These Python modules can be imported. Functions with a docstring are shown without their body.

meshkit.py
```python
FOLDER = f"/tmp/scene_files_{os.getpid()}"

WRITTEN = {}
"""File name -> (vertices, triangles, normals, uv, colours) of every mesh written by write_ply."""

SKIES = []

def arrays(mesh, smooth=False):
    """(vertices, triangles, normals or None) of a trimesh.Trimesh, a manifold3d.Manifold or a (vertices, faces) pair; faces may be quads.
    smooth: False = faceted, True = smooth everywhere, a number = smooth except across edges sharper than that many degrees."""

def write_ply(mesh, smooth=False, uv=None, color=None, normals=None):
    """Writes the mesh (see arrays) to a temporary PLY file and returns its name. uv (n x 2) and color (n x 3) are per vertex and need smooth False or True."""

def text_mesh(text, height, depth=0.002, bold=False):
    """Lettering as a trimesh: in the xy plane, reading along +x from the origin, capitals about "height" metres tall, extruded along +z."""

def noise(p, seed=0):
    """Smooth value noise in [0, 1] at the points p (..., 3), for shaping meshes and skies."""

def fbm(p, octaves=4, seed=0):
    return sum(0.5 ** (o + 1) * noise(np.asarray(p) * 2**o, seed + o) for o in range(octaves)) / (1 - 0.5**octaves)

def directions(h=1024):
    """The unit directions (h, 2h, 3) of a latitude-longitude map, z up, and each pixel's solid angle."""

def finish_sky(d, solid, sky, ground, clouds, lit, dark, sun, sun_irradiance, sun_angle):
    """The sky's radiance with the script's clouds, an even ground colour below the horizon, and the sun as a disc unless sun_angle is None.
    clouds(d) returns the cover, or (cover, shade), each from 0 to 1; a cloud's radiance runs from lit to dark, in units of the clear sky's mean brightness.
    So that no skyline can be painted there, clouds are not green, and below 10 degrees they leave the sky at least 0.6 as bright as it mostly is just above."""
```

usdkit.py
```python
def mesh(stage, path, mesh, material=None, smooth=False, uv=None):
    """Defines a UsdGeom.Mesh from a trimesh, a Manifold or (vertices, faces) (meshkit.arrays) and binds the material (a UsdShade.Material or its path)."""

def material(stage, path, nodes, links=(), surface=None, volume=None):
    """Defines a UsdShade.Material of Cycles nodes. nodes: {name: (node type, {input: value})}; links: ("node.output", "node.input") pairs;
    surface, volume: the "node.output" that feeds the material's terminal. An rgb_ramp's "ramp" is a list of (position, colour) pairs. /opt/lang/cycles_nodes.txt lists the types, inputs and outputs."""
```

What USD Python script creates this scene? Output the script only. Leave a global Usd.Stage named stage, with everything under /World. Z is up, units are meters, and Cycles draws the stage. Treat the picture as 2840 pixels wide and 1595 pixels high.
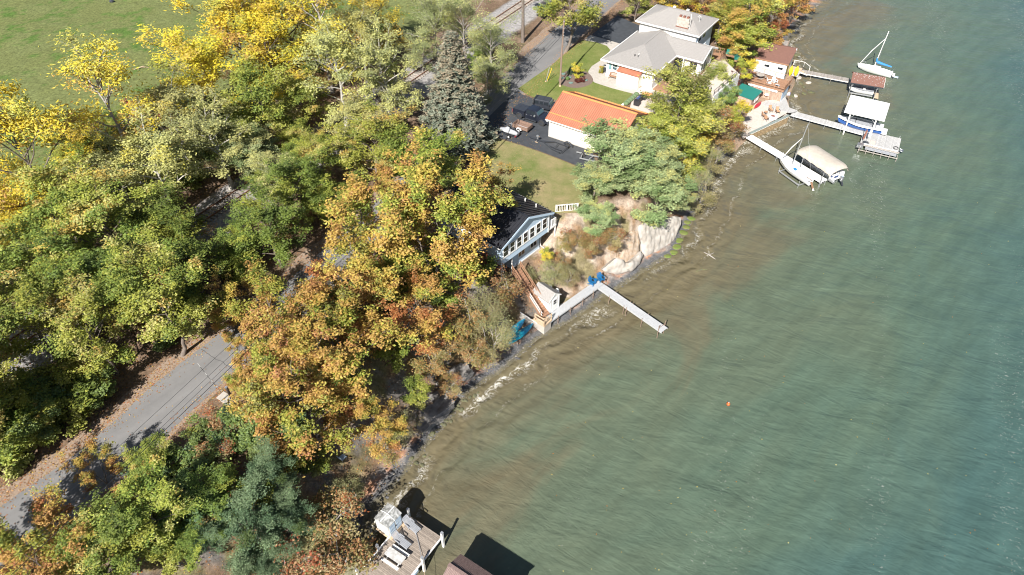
import math, random, numpy as np, trimesh, shapely, usdkit, meshkit
from shapely.geometry import Polygon, LineString
from pxr import Usd, UsdGeom, UsdLux, UsdShade, Sdf, Gf, Vt
stage = Usd.Stage.CreateInMemory()
UsdGeom.SetStageUpAxis(stage, UsdGeom.Tokens.z); UsdGeom.SetStageMetersPerUnit(stage, 1.0)
UsdGeom.Xform.Define(stage, '/World'); UsdGeom.Scope.Define(stage, '/World/Looks')
# ---------------------------------------------------------------- camera, sky, sun, exposure
CAM_H, PITCH, FPX = 60.0, math.radians(43.0), 1960.0        # the drone: height over the lake, tilt, focal length in photo pixels
SUN_AZ, SUN_EL = math.radians(22.0), math.radians(41.0)     # heading of the shadows (from +y towards +x), sun height
SUN_I, SKY_I, EXPOSURE = 1.25, 0.05, 0.95
cam = UsdGeom.Camera.Define(stage, '/World/camera')
cam.CreateHorizontalApertureAttr(36.0); cam.CreateVerticalApertureAttr(36.0*575/1024)
cam.CreateFocalLengthAttr(36.0*FPX/2840); cam.CreateClippingRangeAttr(Gf.Vec2f(0.5, 5000)); cam.CreateExposureAttr(EXPOSURE)
cam.AddTranslateOp().Set((0, 0, CAM_H)); cam.AddRotateXOp().Set(90-math.degrees(PITCH))
usdkit.material(stage, '/World/Looks/sky_air', {
    's': ('sky_texture', {'sky_type': 'single_scattering', 'sun_disc': False, 'sun_elevation': SUN_EL, 'sun_rotation': math.atan2(-math.sin(SUN_AZ), -math.cos(SUN_AZ)), 'altitude': 200.0}),
    'b': ('background_shader', {'strength': SKY_I})}, [('s.color', 'b.color')], surface='b.background')
dome = UsdLux.DomeLight.Define(stage, '/World/sky')
UsdShade.MaterialBindingAPI.Apply(dome.GetPrim()).Bind(UsdShade.Material.Get(stage, '/World/Looks/sky_air'))
dome.GetPrim().SetCustomDataByKey('kind', 'structure'); dome.GetPrim().SetCustomDataByKey('label', 'clear daylight sky over the lake'); dome.GetPrim().SetCustomDataByKey('category', 'sky')
sun = UsdLux.DistantLight.Define(stage, '/World/sun')
sun.CreateIntensityAttr(SUN_I); sun.CreateAngleAttr(0.53); sun.CreateNormalizeAttr(True); sun.CreateColorAttr(Gf.Vec3f(1.0, 0.965, 0.915))
sun.AddRotateZOp().Set(-math.degrees(SUN_AZ)); sun.AddRotateXOp().Set(90-math.degrees(SUN_EL))
# ---------------------------------------------------------------- survey: a photo pixel (2840 wide) and a known height give a point of the place
_F = np.array([0, math.cos(PITCH), -math.sin(PITCH)]); _U = np.array([0, math.sin(PITCH), math.cos(PITCH)])
def P(u, v, z=7.0):
    r = np.array([(u-1420)/FPX, 0, 0])+_F-(v-797.5)/FPX*_U
    t = (z-CAM_H)/r[2]
    return np.array([r[0]*t, r[1]*t, z])
def FP(x, y, z=7.0): return P(x*1.10248, y*1.10248, z)
def crop(x0, y0, w, n=2576):
    s = w/n
    return lambda x, y, z=7.0: P(x0+x*s, y0+y*s, z)
def depth(p): return float((np.asarray(p)-[0, 0, CAM_H]) @ _F)
c1, c2, c3 = crop(1370, 240, 360), crop(1660, 100, 360), crop(1760, 0, 360)
c4, c5, c6 = crop(2020, 100, 360), crop(2040, 200, 360), crop(2050, 330, 360)
c7, c8 = crop(2300, 60, 220, 1421), crop(2300, 260, 240, 1828)
h1, h2, h3, h4, h5 = crop(1370, 500, 270, 1550), crop(1380, 740, 320, 2105), crop(1620, 740, 260, 1013), crop(950, 1370, 300, 1091), crop(1200, 1430, 280, 1388)
q3 = crop(1420, 0, 710, 2568); q9 = crop(0, 800, 710, 2568); r7 = crop(1640, 560, 340, 1391); r8 = crop(1080, 900, 340, 695)
# ---------------------------------------------------------------- mesh building
class G:
    def __init__(s): s.v, s.f, s.n = [], [], 0
    def add(s, v, f):
        v = np.asarray(v, float).reshape(-1, 3); f = np.asarray(f, int)
        if f.shape[1] == 4: f = np.vstack([f[:, [0, 1, 2]], f[:, [0, 2, 3]]])
        s.v.append(v); s.f.append(f+s.n); s.n += len(v); return s
    def arr(s): return np.vstack(s.v), np.vstack(s.f)
    def hexa(s, b, t):
        return s.add(np.vstack([b, t]), [[3, 2, 1, 0], [4, 5, 6, 7], [0, 1, 5, 4], [1, 2, 6, 5], [2, 3, 7, 6], [3, 0, 4, 7]])
    def box(s, c, d, rz=0.0):
        x, y, z = np.array(d)/2.0; c_, s_ = math.cos(rz), math.sin(rz)
        q = np.array([[-x, -y], [x, -y], [x, y], [-x, y]]) @ np.array([[c_, s_], [-s_, c_]])
        b = np.column_stack([q, np.full(4, -z)])+c; t = np.column_stack([q, np.full(4, z)])+c
        return s.hexa(b, t)
    def beam(s, a, b, w, h, up=(0, 0, 1)):
        a, b = np.asarray(a, float), np.asarray(b, float); d = (b-a)/max(np.linalg.norm(b-a), 1e-9)
        x = np.cross(d, up); 
        if np.linalg.norm(x) < 1e-6: x = np.cross(d, (1, 0, 0))
        x /= np.linalg.norm(x); y = np.cross(x, d)
        o = [-x*w/2-y*h/2, x*w/2-y*h/2, x*w/2+y*h/2, -x*w/2+y*h/2]
        return s.hexa([a+k for k in o][::-1], [b+k for k in o][::-1])
    def tube(s, pts, rad, n=6, cap=True):
        pts = np.asarray(pts, float); rad = np.broadcast_to(rad, len(pts))
        d = np.gradient(pts, axis=0); d /= np.maximum(np.linalg.norm(d, axis=1, keepdims=True), 1e-9)
        ref = np.array([0, 0, 1.0]) if abs(d[0, 2]) < 0.9 else np.array([1.0, 0, 0])
        a = np.arange(n)*2*math.pi/n; V = []
        for p, k, r in zip(pts, d, rad):
            x = np.cross(k, ref); x /= max(np.linalg.norm(x), 1e-9); y = np.cross(k, x)
            V.append(p+r*(np.cos(a)[:, None]*x+np.sin(a)[:, None]*y))
        return s.loft(V, cap, True)
    def loft(s, rings, cap=True, closed=True):
        R = np.asarray(rings, float); m, n = R.shape[:2]; F = []
        for i in range(m-1):
            for j in range(n if closed else n-1):
                k = (j+1) % n; F.append([i*n+j, i*n+k, (i+1)*n+k, (i+1)*n+j])
        V = R.reshape(-1, 3); s.add(V, F)
        if cap:
            for ring, o in ((R[0], 1), (R[-1], 0)):
                c = ring.mean(0); idx = [[n, j, (j+1) % n] if not o else [n, (j+1) % n, j] for j in range(n)]
                s.add(np.vstack([ring, c]), idx)
        return s
    def lathe(s, prof, c=(0, 0, 0), n=16):
        a = np.arange(n)*2*math.pi/n
        return s.loft([np.column_stack([r*np.cos(a), r*np.sin(a), np.full(n, z)])+c for r, z in prof])
    def prism(s, poly, z0, z1):
        m = trimesh.creation.extrude_polygon(Polygon(poly).buffer(0), z1-z0, engine='earcut')
        return s.add(np.array(m.vertices)+[0, 0, z0], m.faces)
    def slab(s, quad, t, down=(0, 0, -1)):
        q = np.asarray(quad, float)
        if len(q) == 4: return s.hexa(q+np.array(down)*t, q)
        n = len(q); b = q+np.array(down)*t
        s.add(np.vstack([q, b]), [[j, j+n, (j+1) % n+n, (j+1) % n] for j in range(n)])
        s.add(q, [[0, j, j+1] for j in range(1, n-1)]); return s.add(b, [[0, j+1, j] for j in range(1, n-1)])
    def ball(s, c, r, k=(1, 1, 1), sub=2):
        m = trimesh.creation.icosphere(subdivisions=sub, radius=1.0)
        return s.add(np.array(m.vertices)*r*np.array(k)+c, m.faces)
    def join(s, o): v, f = o.arr(); return s.add(v, f)
# ---------------------------------------------------------------- scene prims
used, frames = {}, {}
def _name(parent, name):
    k = (parent, name); i = used.get(k, -1)+1; used[k] = i
    return f'{parent}/{name}' if i == 0 else f'{parent}/{name}_{i:03d}'
def data(prim, **kw):
    for k, v in kw.items():
        if v: prim.SetCustomDataByKey(k, v)
def thing(name, label, cat, loc=(0, 0, 0), rz=0.0, group=None, scale=None, src=None):
    """An Xform at the thing's base; rz in radians. src: another thing this one is a copy of."""
    path = _name('/World', name); x = UsdGeom.Xform.Define(stage, path)
    x.AddTranslateOp().Set(tuple(float(k) for k in loc)); x.AddRotateZOp().Set(math.degrees(rz)); x.AddScaleOp().Set(tuple(float(k) for k in (scale or (1, 1, 1))))
    data(x.GetPrim(), label=label, category=cat, group=group)
    if src: x.GetPrim().GetReferences().AddInternalReference(src); x.GetPrim().SetInstanceable(True)
    frames[path] = (np.array(loc, float), rz); return path
def part(parent, name, g, mat, label=None, stuff=False, smooth=False, world=False, tint=None):
    path = _name(parent, name); v, f = g.arr() if isinstance(g, G) else g
    if world and parent in frames:
        loc, rz = frames[parent]; c, s_ = math.cos(rz), math.sin(rz); w = v-loc
        v = np.column_stack([w[:, 0]*c+w[:, 1]*s_, -w[:, 0]*s_+w[:, 1]*c, w[:, 2]])
    m = usdkit.mesh(stage, path, (v, f), mat, smooth)
    if tint is not None:
        UsdGeom.PrimvarsAPI(m).CreatePrimvar('tint', Sdf.ValueTypeNames.Color3fArray, 'vertex').Set(Vt.Vec3fArray.FromNumpy(np.asarray(tint, np.float32)))
    data(m.GetPrim(), label=label, kind='stuff' if stuff else None)
    frames[path] = frames.get(parent, (np.zeros(3), 0.0)); return path
def single(name, g, mat, label=None, cat=None, kind=None, group=None, smooth=False, tint=None):
    p = part('/World', name, g, mat, smooth=smooth, tint=tint); data(stage.GetPrimAtPath(p), label=label, category=cat, kind=kind, group=group); return p
# ---------------------------------------------------------------- materials
def mat(name, c1, c2=None, scale=6.0, rough=0.6, metal=0.0, bump=0.0, coord='object', stretch=None, spec=0.5, vary=0.0, coat=0.0, detail=4.0, ramp=(0.35, 0.65), bdist=0.02):
    path = f'/World/Looks/{name}'; c2 = c2 or tuple(k*0.82 for k in c1)
    N = {'t': ('texture_coordinate', {}), 'm': ('mapping', {'scale': stretch or (1, 1, 1)}), 'n': ('noise_texture', {'scale': scale, 'detail': detail, 'roughness': 0.6}),
         'r': ('rgb_ramp', {'ramp': [(ramp[0], c2), (ramp[1], c1)]}), 'p': ('principled_bsdf', {'roughness': rough, 'metallic': metal, 'specular_ior_level': spec, 'coat_weight': coat})}
    L = [('m.vector', 'n.vector'), ('n.fac', 'r.fac')]
    if coord == 'object': L.append(('t.object', 'm.vector'))
    else: N['t'] = ('geometry', {}); L.append(('t.position', 'm.vector'))
    out = 'r.color'
    if vary:
        N['o'] = ('object_info', {}); N['vr'] = ('map_range', {'from_min': 0.0, 'from_max': 1.0, 'to_min': 1-vary, 'to_max': 1+vary}); N['h'] = ('hsv', {})
        L += [('o.random', 'vr.value'), ('vr.result', 'h.value'), ('r.color', 'h.color')]; out = 'h.color'
    L.append((out, 'p.base_color'))
    if bump: N['b'] = ('bump', {'strength': bump, 'distance': bdist}); L += [('n.fac', 'b.height'), ('b.normal', 'p.normal')]
    return usdkit.material(stage, path, N, L, surface='p.BSDF')
def glassy(name, c=(0.02, 0.025, 0.03)):
    return usdkit.material(stage, f'/World/Looks/{name}', {'p': ('principled_bsdf', {'base_color': c, 'roughness': 0.06, 'specular_ior_level': 0.8})}, surface='p.BSDF')
M = {}
M['white'] = mat('white_paint', (0.78, 0.77, 0.74), (0.70, 0.69, 0.66), 3, 0.45)
M['white_worn'] = mat('worn_white_paint', (0.74, 0.73, 0.70), (0.50, 0.49, 0.46), 5, 0.6, bump=0.1)
M['cream'] = mat('cream_siding', (0.76, 0.70, 0.60), (0.70, 0.64, 0.54), 2, 0.5)
M['gel'] = mat('white_gelcoat', (0.80, 0.80, 0.79), (0.74, 0.74, 0.73), 2, 0.18, coat=0.3)
M['blue_siding'] = mat('pale_blue_siding', (0.47, 0.58, 0.69), (0.43, 0.54, 0.65), 3, 0.5)
M['grey_metal'] = mat('grey_metal', (0.45, 0.46, 0.48), (0.38, 0.39, 0.41), 9, 0.35, 0.8)
M['galv'] = mat('galvanised_steel', (0.55, 0.56, 0.57), (0.42, 0.43, 0.44), 12, 0.4, 0.6)
M['dark_metal'] = mat('dark_metal', (0.06, 0.065, 0.075), (0.045, 0.05, 0.06), 8, 0.4, 0.2)
M['black'] = mat('black_plastic', (0.022, 0.022, 0.025), (0.03, 0.03, 0.032), 9, 0.5)
M['tyre'] = mat('tyre_rubber', (0.03, 0.03, 0.03), (0.04, 0.038, 0.036), 12, 0.8)
M['glass'] = glassy('window_glass'); M['blue_glass'] = glassy('sky_window_glass', (0.05, 0.09, 0.11))
M['black_paint'] = mat('black_car_paint', (0.018, 0.021, 0.032), (0.014, 0.017, 0.026), 2, 0.22, coat=0.8)
M['jeep_paint'] = mat('charcoal_car_paint', (0.036, 0.040, 0.050), (0.03, 0.033, 0.042), 2, 0.35, coat=0.4)
M['orange_roof'] = mat('copper_orange_metal', (0.45, 0.185, 0.112), (0.37, 0.15, 0.092), 0.7, 0.42, 0.1, vary=0.04)
M['orange_rib'] = mat('orange_roof_rib', (0.36, 0.13, 0.07), (0.31, 0.11, 0.06), 2, 0.5)
M['orange_trim'] = mat('bright_orange_trim', (0.78, 0.34, 0.12), (0.70, 0.30, 0.10), 3, 0.4)
M['black_roof'] = mat('black_metal_roof', (0.035, 0.036, 0.042), (0.028, 0.029, 0.034), 2, 0.38, 0.2)
M['brown_roof'] = mat('brown_shingle', (0.24, 0.125, 0.095), (0.17, 0.085, 0.065), 4, 0.85, bump=0.3, stretch=(1, 4, 4))
M['rust_roof'] = mat('weathered_brown_corrugated_metal', (0.24, 0.165, 0.145), (0.15, 0.10, 0.09), 3, 0.7, stretch=(6, 1, 1))
M['teal_roof'] = mat('teal_metal_roof', (0.03, 0.23, 0.19), (0.025, 0.19, 0.16), 3, 0.4, 0.1)
M['wood_brown'] = mat('stained_wood', (0.37, 0.21, 0.125), (0.24, 0.13, 0.078), 7, 0.7, vary=0.12, stretch=(1, 1, 6), bump=0.1)
M['wood_new'] = mat('new_lumber', (0.56, 0.43, 0.30), (0.46, 0.33, 0.21), 7, 0.7, vary=0.1)
M['wood_grey'] = mat('weathered_grey_wood', (0.38, 0.345, 0.31), (0.24, 0.21, 0.185), 5, 0.85, vary=0.16, bump=0.2)
M['plank'] = mat('weathered_deck_plank', (0.33, 0.275, 0.225), (0.19, 0.155, 0.125), 3.5, 0.85, vary=0.2, bump=0.25, stretch=(1, 6, 6))
M['moss_plank'] = mat('mossy_plank', (0.30, 0.27, 0.18), (0.15, 0.145, 0.075), 3.5, 0.9, vary=0.15, bump=0.25)
M['grey_plank'] = mat('grey_dock_plank', (0.50, 0.49, 0.47), (0.40, 0.39, 0.375), 5, 0.7, vary=0.1, bump=0.1)
M['white_dock'] = mat('pale_dock_panel', (0.44, 0.445, 0.45), (0.37, 0.375, 0.38), 4, 0.6, vary=0.03)
M['barn_wood'] = mat('streaked_barn_board', (0.50, 0.36, 0.27), (0.26, 0.175, 0.13), 2.5, 0.85, vary=0.22, stretch=(5, 5, 0.6), bump=0.2)
M['concrete'] = mat('concrete', (0.46, 0.42, 0.37), (0.38, 0.345, 0.30), 2.5, 0.85, coord='world', bump=0.1)
M['patio'] = mat('pale_patio', (0.56, 0.49, 0.43), (0.48, 0.41, 0.355), 3, 0.85, coord='world')
M['asphalt_new'] = mat('dark_sealed_asphalt', (0.055, 0.06, 0.068), (0.04, 0.044, 0.05), 1.6, 0.75, coord='world', bump=0.1)
M['beige_cloth'] = mat('beige_canvas', (0.48, 0.43, 0.36), (0.41, 0.365, 0.305), 2, 0.8)
M['blue_chair'] = mat('blue_resin', (0.012, 0.13, 0.30), (0.012, 0.11, 0.26), 6, 0.5)
M['blue_cover'] = mat('blue_sail_cover', (0.02, 0.22, 0.62), (0.02, 0.19, 0.54), 4, 0.6)
M['blue_hull'] = mat('blue_hull_paint', (0.015, 0.11, 0.40), (0.013, 0.10, 0.36), 2, 0.2, coat=0.4)
M['kayak_blue'] = mat('turquoise_kayak_plastic', (0.02, 0.36, 0.46), (0.015, 0.17, 0.34), 1.6, 0.3, detail=2)
M['red'] = mat('red_kayak_plastic', (0.42, 0.03, 0.045), (0.36, 0.025, 0.04), 3, 0.35)
M['yellow'] = mat('yellow_kayak_plastic', (0.80, 0.55, 0.02), (0.72, 0.49, 0.02), 3, 0.4)
M['orange'] = mat('orange_plastic', (0.72, 0.13, 0.03), (0.65, 0.12, 0.03), 4, 0.4)
M['tan_cushion'] = mat('tan_wicker', (0.46, 0.27, 0.16), (0.36, 0.21, 0.12), 8, 0.8)
M['navy'] = mat('navy_cushion', (0.05, 0.08, 0.20), (0.04, 0.065, 0.16), 6, 0.8)
M['lounge'] = mat('grey_slatted_resin', (0.34, 0.35, 0.37), (0.28, 0.29, 0.31), 6, 0.6)
M['stone_light'] = mat('pale_stone', (0.50, 0.45, 0.39), (0.34, 0.30, 0.26), 3, 0.9, bump=0.4)
M['moss_stone'] = mat('mossy_stone', (0.12, 0.125, 0.045), (0.085, 0.08, 0.06), 4, 0.9, bump=0.4, vary=0.2)
M['mulch'] = mat('brown_mulch', (0.20, 0.145, 0.115), (0.12, 0.085, 0.068), 12, 0.95, coord='world', bump=0.4)
M['grey_shingle'] = mat('grey_asphalt_shingle', (0.345, 0.325, 0.305), (0.235, 0.22, 0.205), 9, 0.9, vary=0.05, bump=0.3)
M['pole_wood'] = mat('utility_pole_wood', (0.27, 0.19, 0.145), (0.20, 0.14, 0.105), 4, 0.85, stretch=(4, 4, 0.4))
M['rail_rust'] = mat('rusty_rail', (0.22, 0.10, 0.055), (0.15, 0.075, 0.045), 6, 0.7, 0.2)
M['tie'] = mat('weathered_rail_tie', (0.33, 0.29, 0.25), (0.21, 0.18, 0.155), 4, 0.9, vary=0.25)
M['terracotta'] = mat('rusty_flue', (0.24, 0.10, 0.07), (0.18, 0.075, 0.05), 6, 0.8)
M['pile_rust'] = mat('rusty_sheet_pile', (0.30, 0.22, 0.12), (0.16, 0.11, 0.06), 3, 0.8, stretch=(1, 1, 1.5))
# ---------------------------------------------------------------- shoreline and terrain
SHORE_PX = [(2296, 0), (2263, 17), (2205, 75), (2180, 119), (2196, 150), (2197, 178), (2203, 205), (2200, 235), (2186, 262), (2184, 285), (2187, 318), (2150, 340), (2086, 375), (2062, 392), (2030, 425), (1985, 470), (1962, 520), (1950, 565),
            (1919, 602), (1897, 650), (1872, 700), (1840, 718), (1787, 748), (1753, 775), (1700, 805), (1669, 825), (1623, 862), (1593, 881), (1532, 915), (1486, 941), (1433, 992), (1373, 1040), (1340, 1058), (1290, 1092),
            (1250, 1160), (1205, 1208), (1168, 1252), (1139, 1288), (1105, 1330), (1075, 1368), (1030, 1410), (1005, 1470), (990, 1520), (950, 1586)]
shore = np.array([P(u, v, 0)[:2] for u, v in SHORE_PX])
shore = np.vstack([[shore[0]+np.array([60, 420.0])], [shore[0]+np.array([12, 45.0])], shore, [[-26, 18.0]], [[-60, -30.0]], [[-120, -160.0]]])
land = Polygon(list(shore)+[(-900, -160), (-900, 620), tuple(shore[0])]).buffer(0)
_a, _b = shore[:-1], shore[1:]
def shore_dist(x, y):
    """Metres inland from the water's edge (negative over the lake)."""
    sh = np.shape(x); x, y = np.ravel(np.asarray(x, float)), np.ravel(np.asarray(y, float)); best = np.full(len(x), 1e9)
    for a, b in zip(_a, _b):
        d = b-a; t = np.clip(((x-a[0])*d[0]+(y-a[1])*d[1])/(d@d), 0, 1)
        best = np.minimum(best, (x-a[0]-t*d[0])**2+(y-a[1]-t*d[1])**2)
    s = np.sqrt(best)*np.where(shapely.contains_xy(land, x, y), 1, -1)
    return s.reshape(sh)
def sstep(a, b, x): t = np.clip((x-a)/(b-a), 0, 1); return t*t*(3-2*t)
def nz(x, y, s, seed=0, o=3): return meshkit.fbm(np.stack([np.asarray(x)*s, np.asarray(y)*s, np.zeros(np.shape(x))+seed*7.3], -1), o, seed)
RAIL_A, RAIL_B = np.array([0.45, 133.4]), np.array([-50.8, 46.7])
rail_d = (RAIL_B-RAIL_A)/np.linalg.norm(RAIL_B-RAIL_A); rail_n = np.array([rail_d[1], -rail_d[0]])     # points to the field side
def rail_off(x, y): return (np.asarray(x)-RAIL_A[0])*rail_n[0]+(np.asarray(y)-RAIL_A[1])*rail_n[1]
terrace_poly = Polygon([tuple(c5(*p, 1.2)[:2]) for p in ((150, 1330), (300, 1225), (1060, 868), (1100, 790), (1000, 520), (640, 560), (330, 640), (200, 900), (60, 1200))])
_l, _r = h1(70, 1085, 9.6), h1(910, 490, 9.6); cot0, cot_w = _l[:2], float(np.linalg.norm((_r-_l)[:2])); cot_c, cot_s = (_r-_l)[0]/cot_w, (_r-_l)[1]/cot_w
def ground(x, y):
    x, y = np.asarray(x, float), np.asarray(y, float); s = shore_dist(x, y); al = (x+y)*0.7071
    W = 6.7+4.6*np.exp(-((al-47.5)/4.5)**2)-3.0*np.exp(-((al-64)/4.5)**2)
    z = 0.16*np.clip(s, -6, 2.0)+0.03+(6.97-0.35)*sstep(1.7, 1.7+W, s+0.9*(nz(x, y, 0.35, 3)-0.5))
    ter = 0.12*np.clip(s, -6, 0)+1.1*sstep(-0.2, 0.8, s)+5.9*sstep(8.5, 12.5, s)
    k = sstep(93, 97, y)*sstep(135, 128, y)
    z = z*(1-k)+ter*k
    lx, ly = (x-cot0[0])*cot_c+(y-cot0[1])*cot_s, -(x-cot0[0])*cot_s+(y-cot0[1])*cot_c      # the cottage is dug into the bluff
    dig = sstep(-2.2, -0.2, lx)*sstep(cot_w+1.6, cot_w+0.1, lx)*sstep(10.5, 9.5, ly)*sstep(-8.5, -6.5, ly)
    z = z*(1-dig)+np.minimum(z, 3.85+0.5*np.minimum(ly, 0))*dig
    rough = sstep(0.8, 2.5, s)*sstep(1.7+W, W-1, s)*(1-k)*(1-0.8*dig)
    g1 = nz(x*0.7071+y*0.7071, (y-x)*0.25, 0.55, 5, 4)      # gullies run down the bluff
    z = z+rough*(1.7*(g1-0.5)+0.9*(0.5-np.abs(nz(x, y, 0.8, 8, 4)-0.5)*2)-0.35+0.3*(nz(x, y, 2.4, 9, 2)-0.5))
    off = rail_off(x, y)
    z = z+0.30*sstep(4.2, 2.6, np.abs(off))+sstep(6, 60, off)*2.2+sstep(5, 9, off)*0.6*(nz(x, y, 0.1, 2)-0.4)
    return np.where(s > 12.5, np.maximum(z, 7.0), z)
def gz(x, y): return float(ground(np.array([x]), np.array([y]))[0])
def axis(lo, a, b, hi, fine):
    core = np.arange(a, b+fine/2, fine); up, dn, k = [], [], fine
    while (up[-1] if up else b) < hi: k *= 1.16; up.append((up[-1] if up else b)+k)
    k = fine
    while (dn[-1] if dn else a) > lo: k *= 1.16; dn.append((dn[-1] if dn else a)-k)
    return np.concatenate([dn[::-1], core, up])
def grid(xs, ys):
    X, Y = np.meshgrid(xs, ys); n, m = X.shape; i = np.arange(n*m).reshape(n, m)
    return X, Y, np.stack([i[:-1, :-1], i[:-1, 1:], i[1:, 1:], i[1:, :-1]], -1).reshape(-1, 4)
X, Y, Fq = grid(axis(-700, -112, 54, 130, 0.4), axis(-140, 25, 168, 640, 0.4))
S = shore_dist(X, Y); Z = ground(X, Y); al = (X+Y)*0.7071; off = rail_off(X, Y)
def mixc(c, d, w): return c*(1-w[..., None])+np.array(d)*w[..., None]
n1, n2, n3 = nz(X, Y, 0.12, 1), nz(X, Y, 0.5, 4), nz(X, Y, 1.4, 6)
C = np.zeros(X.shape+(3,))+np.array([0.15, 0.10, 0.065])
C = mixc(C, (0.21, 0.145, 0.10), sstep(0.4, 0.65, n2)); C = mixc(C, (0.08, 0.085, 0.035), 0.7*sstep(0.52, 0.68, n1)*sstep(0.4, 0.6, n3))
fld = sstep(7, 13, off+5*(n1-0.5))                                                          # the meadow
fc = mixc(np.zeros(X.shape+(3,))+np.array([0.135, 0.150, 0.052]), (0.140, 0.158, 0.058), sstep(0.36, 0.62, n1*0.5+n2*0.5)); fc = mixc(fc, (0.072, 0.135, 0.026), 0.9*sstep(0.53, 0.68, nz(X, Y, 0.21, 12)*0.6+n3*0.4))
C = C*(1-fld[..., None])+fc*fld[..., None]
bal = sstep(4.6, 3.4, np.abs(off+0.9)+1.0*(n3-0.5)); C = mixc(C, (0.29, 0.275, 0.265), bal)
W = 6.7+4.6*np.exp(-((al-47.5)/4.5)**2)-3.0*np.exp(-((al-64)/4.5)**2)
blf = sstep(0.8, 1.8, S)*sstep(3.2+W, 0.8+W, S)
tan = sstep(46, 50, al)*sstep(66, 62, al); lay = 0.5+0.5*np.sin(Z*7.0+4*nz(X, Y, 0.4, 19))
C = mixc(C, (0.165, 0.15, 0.135), blf*(1-tan)*sstep(0.33, 0.5, n2)); C = mixc(C, (0.38, 0.31, 0.245), blf*tan*sstep(0.25, 0.42, n2)); C = mixc(C, (0.26, 0.19, 0.135), blf*tan*0.6*sstep(0.55, 0.9, lay)*sstep(0.35, 0.6, n3)); C = mixc(C, (0.15, 0.13, 0.05), blf*0.8*sstep(0.54, 0.62, nz(X, Y, 0.7, 23))); C = mixc(C, (0.24, 0.15, 0.085), blf*0.85*sstep(0.5, 0.66, nz(X, Y, 0.9, 15)))
bch = sstep(2.6, 1.6, S+0.8*(n2-0.5)); C = mixc(C, (0.24, 0.215, 0.195), bch*sstep(-0.2, 0.6, S)); C = mixc(C, (0.40, 0.20, 0.11), bch*sstep(0.9, 1.3, S)*sstep(0.45, 0.6, n3)*0.9)
C = mixc(C, (0.105, 0.105, 0.108), sstep(1.3, 0.8, S+1.5*(n2-0.5)+0.7*(n3-0.5))); C = mixc(C, (0.13, 0.115, 0.075), sstep(0.45, 0.1, S+0.9*(n3-0.5))); C = C*(0.75+0.5*nz(X, Y, 3.2, 17))[..., None]
ter = sstep(94, 97, Y)*sstep(134, 128, Y)*sstep(12.0, 11.0, S); C = mixc(C, (0.30, 0.215, 0.15), ter)
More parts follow.
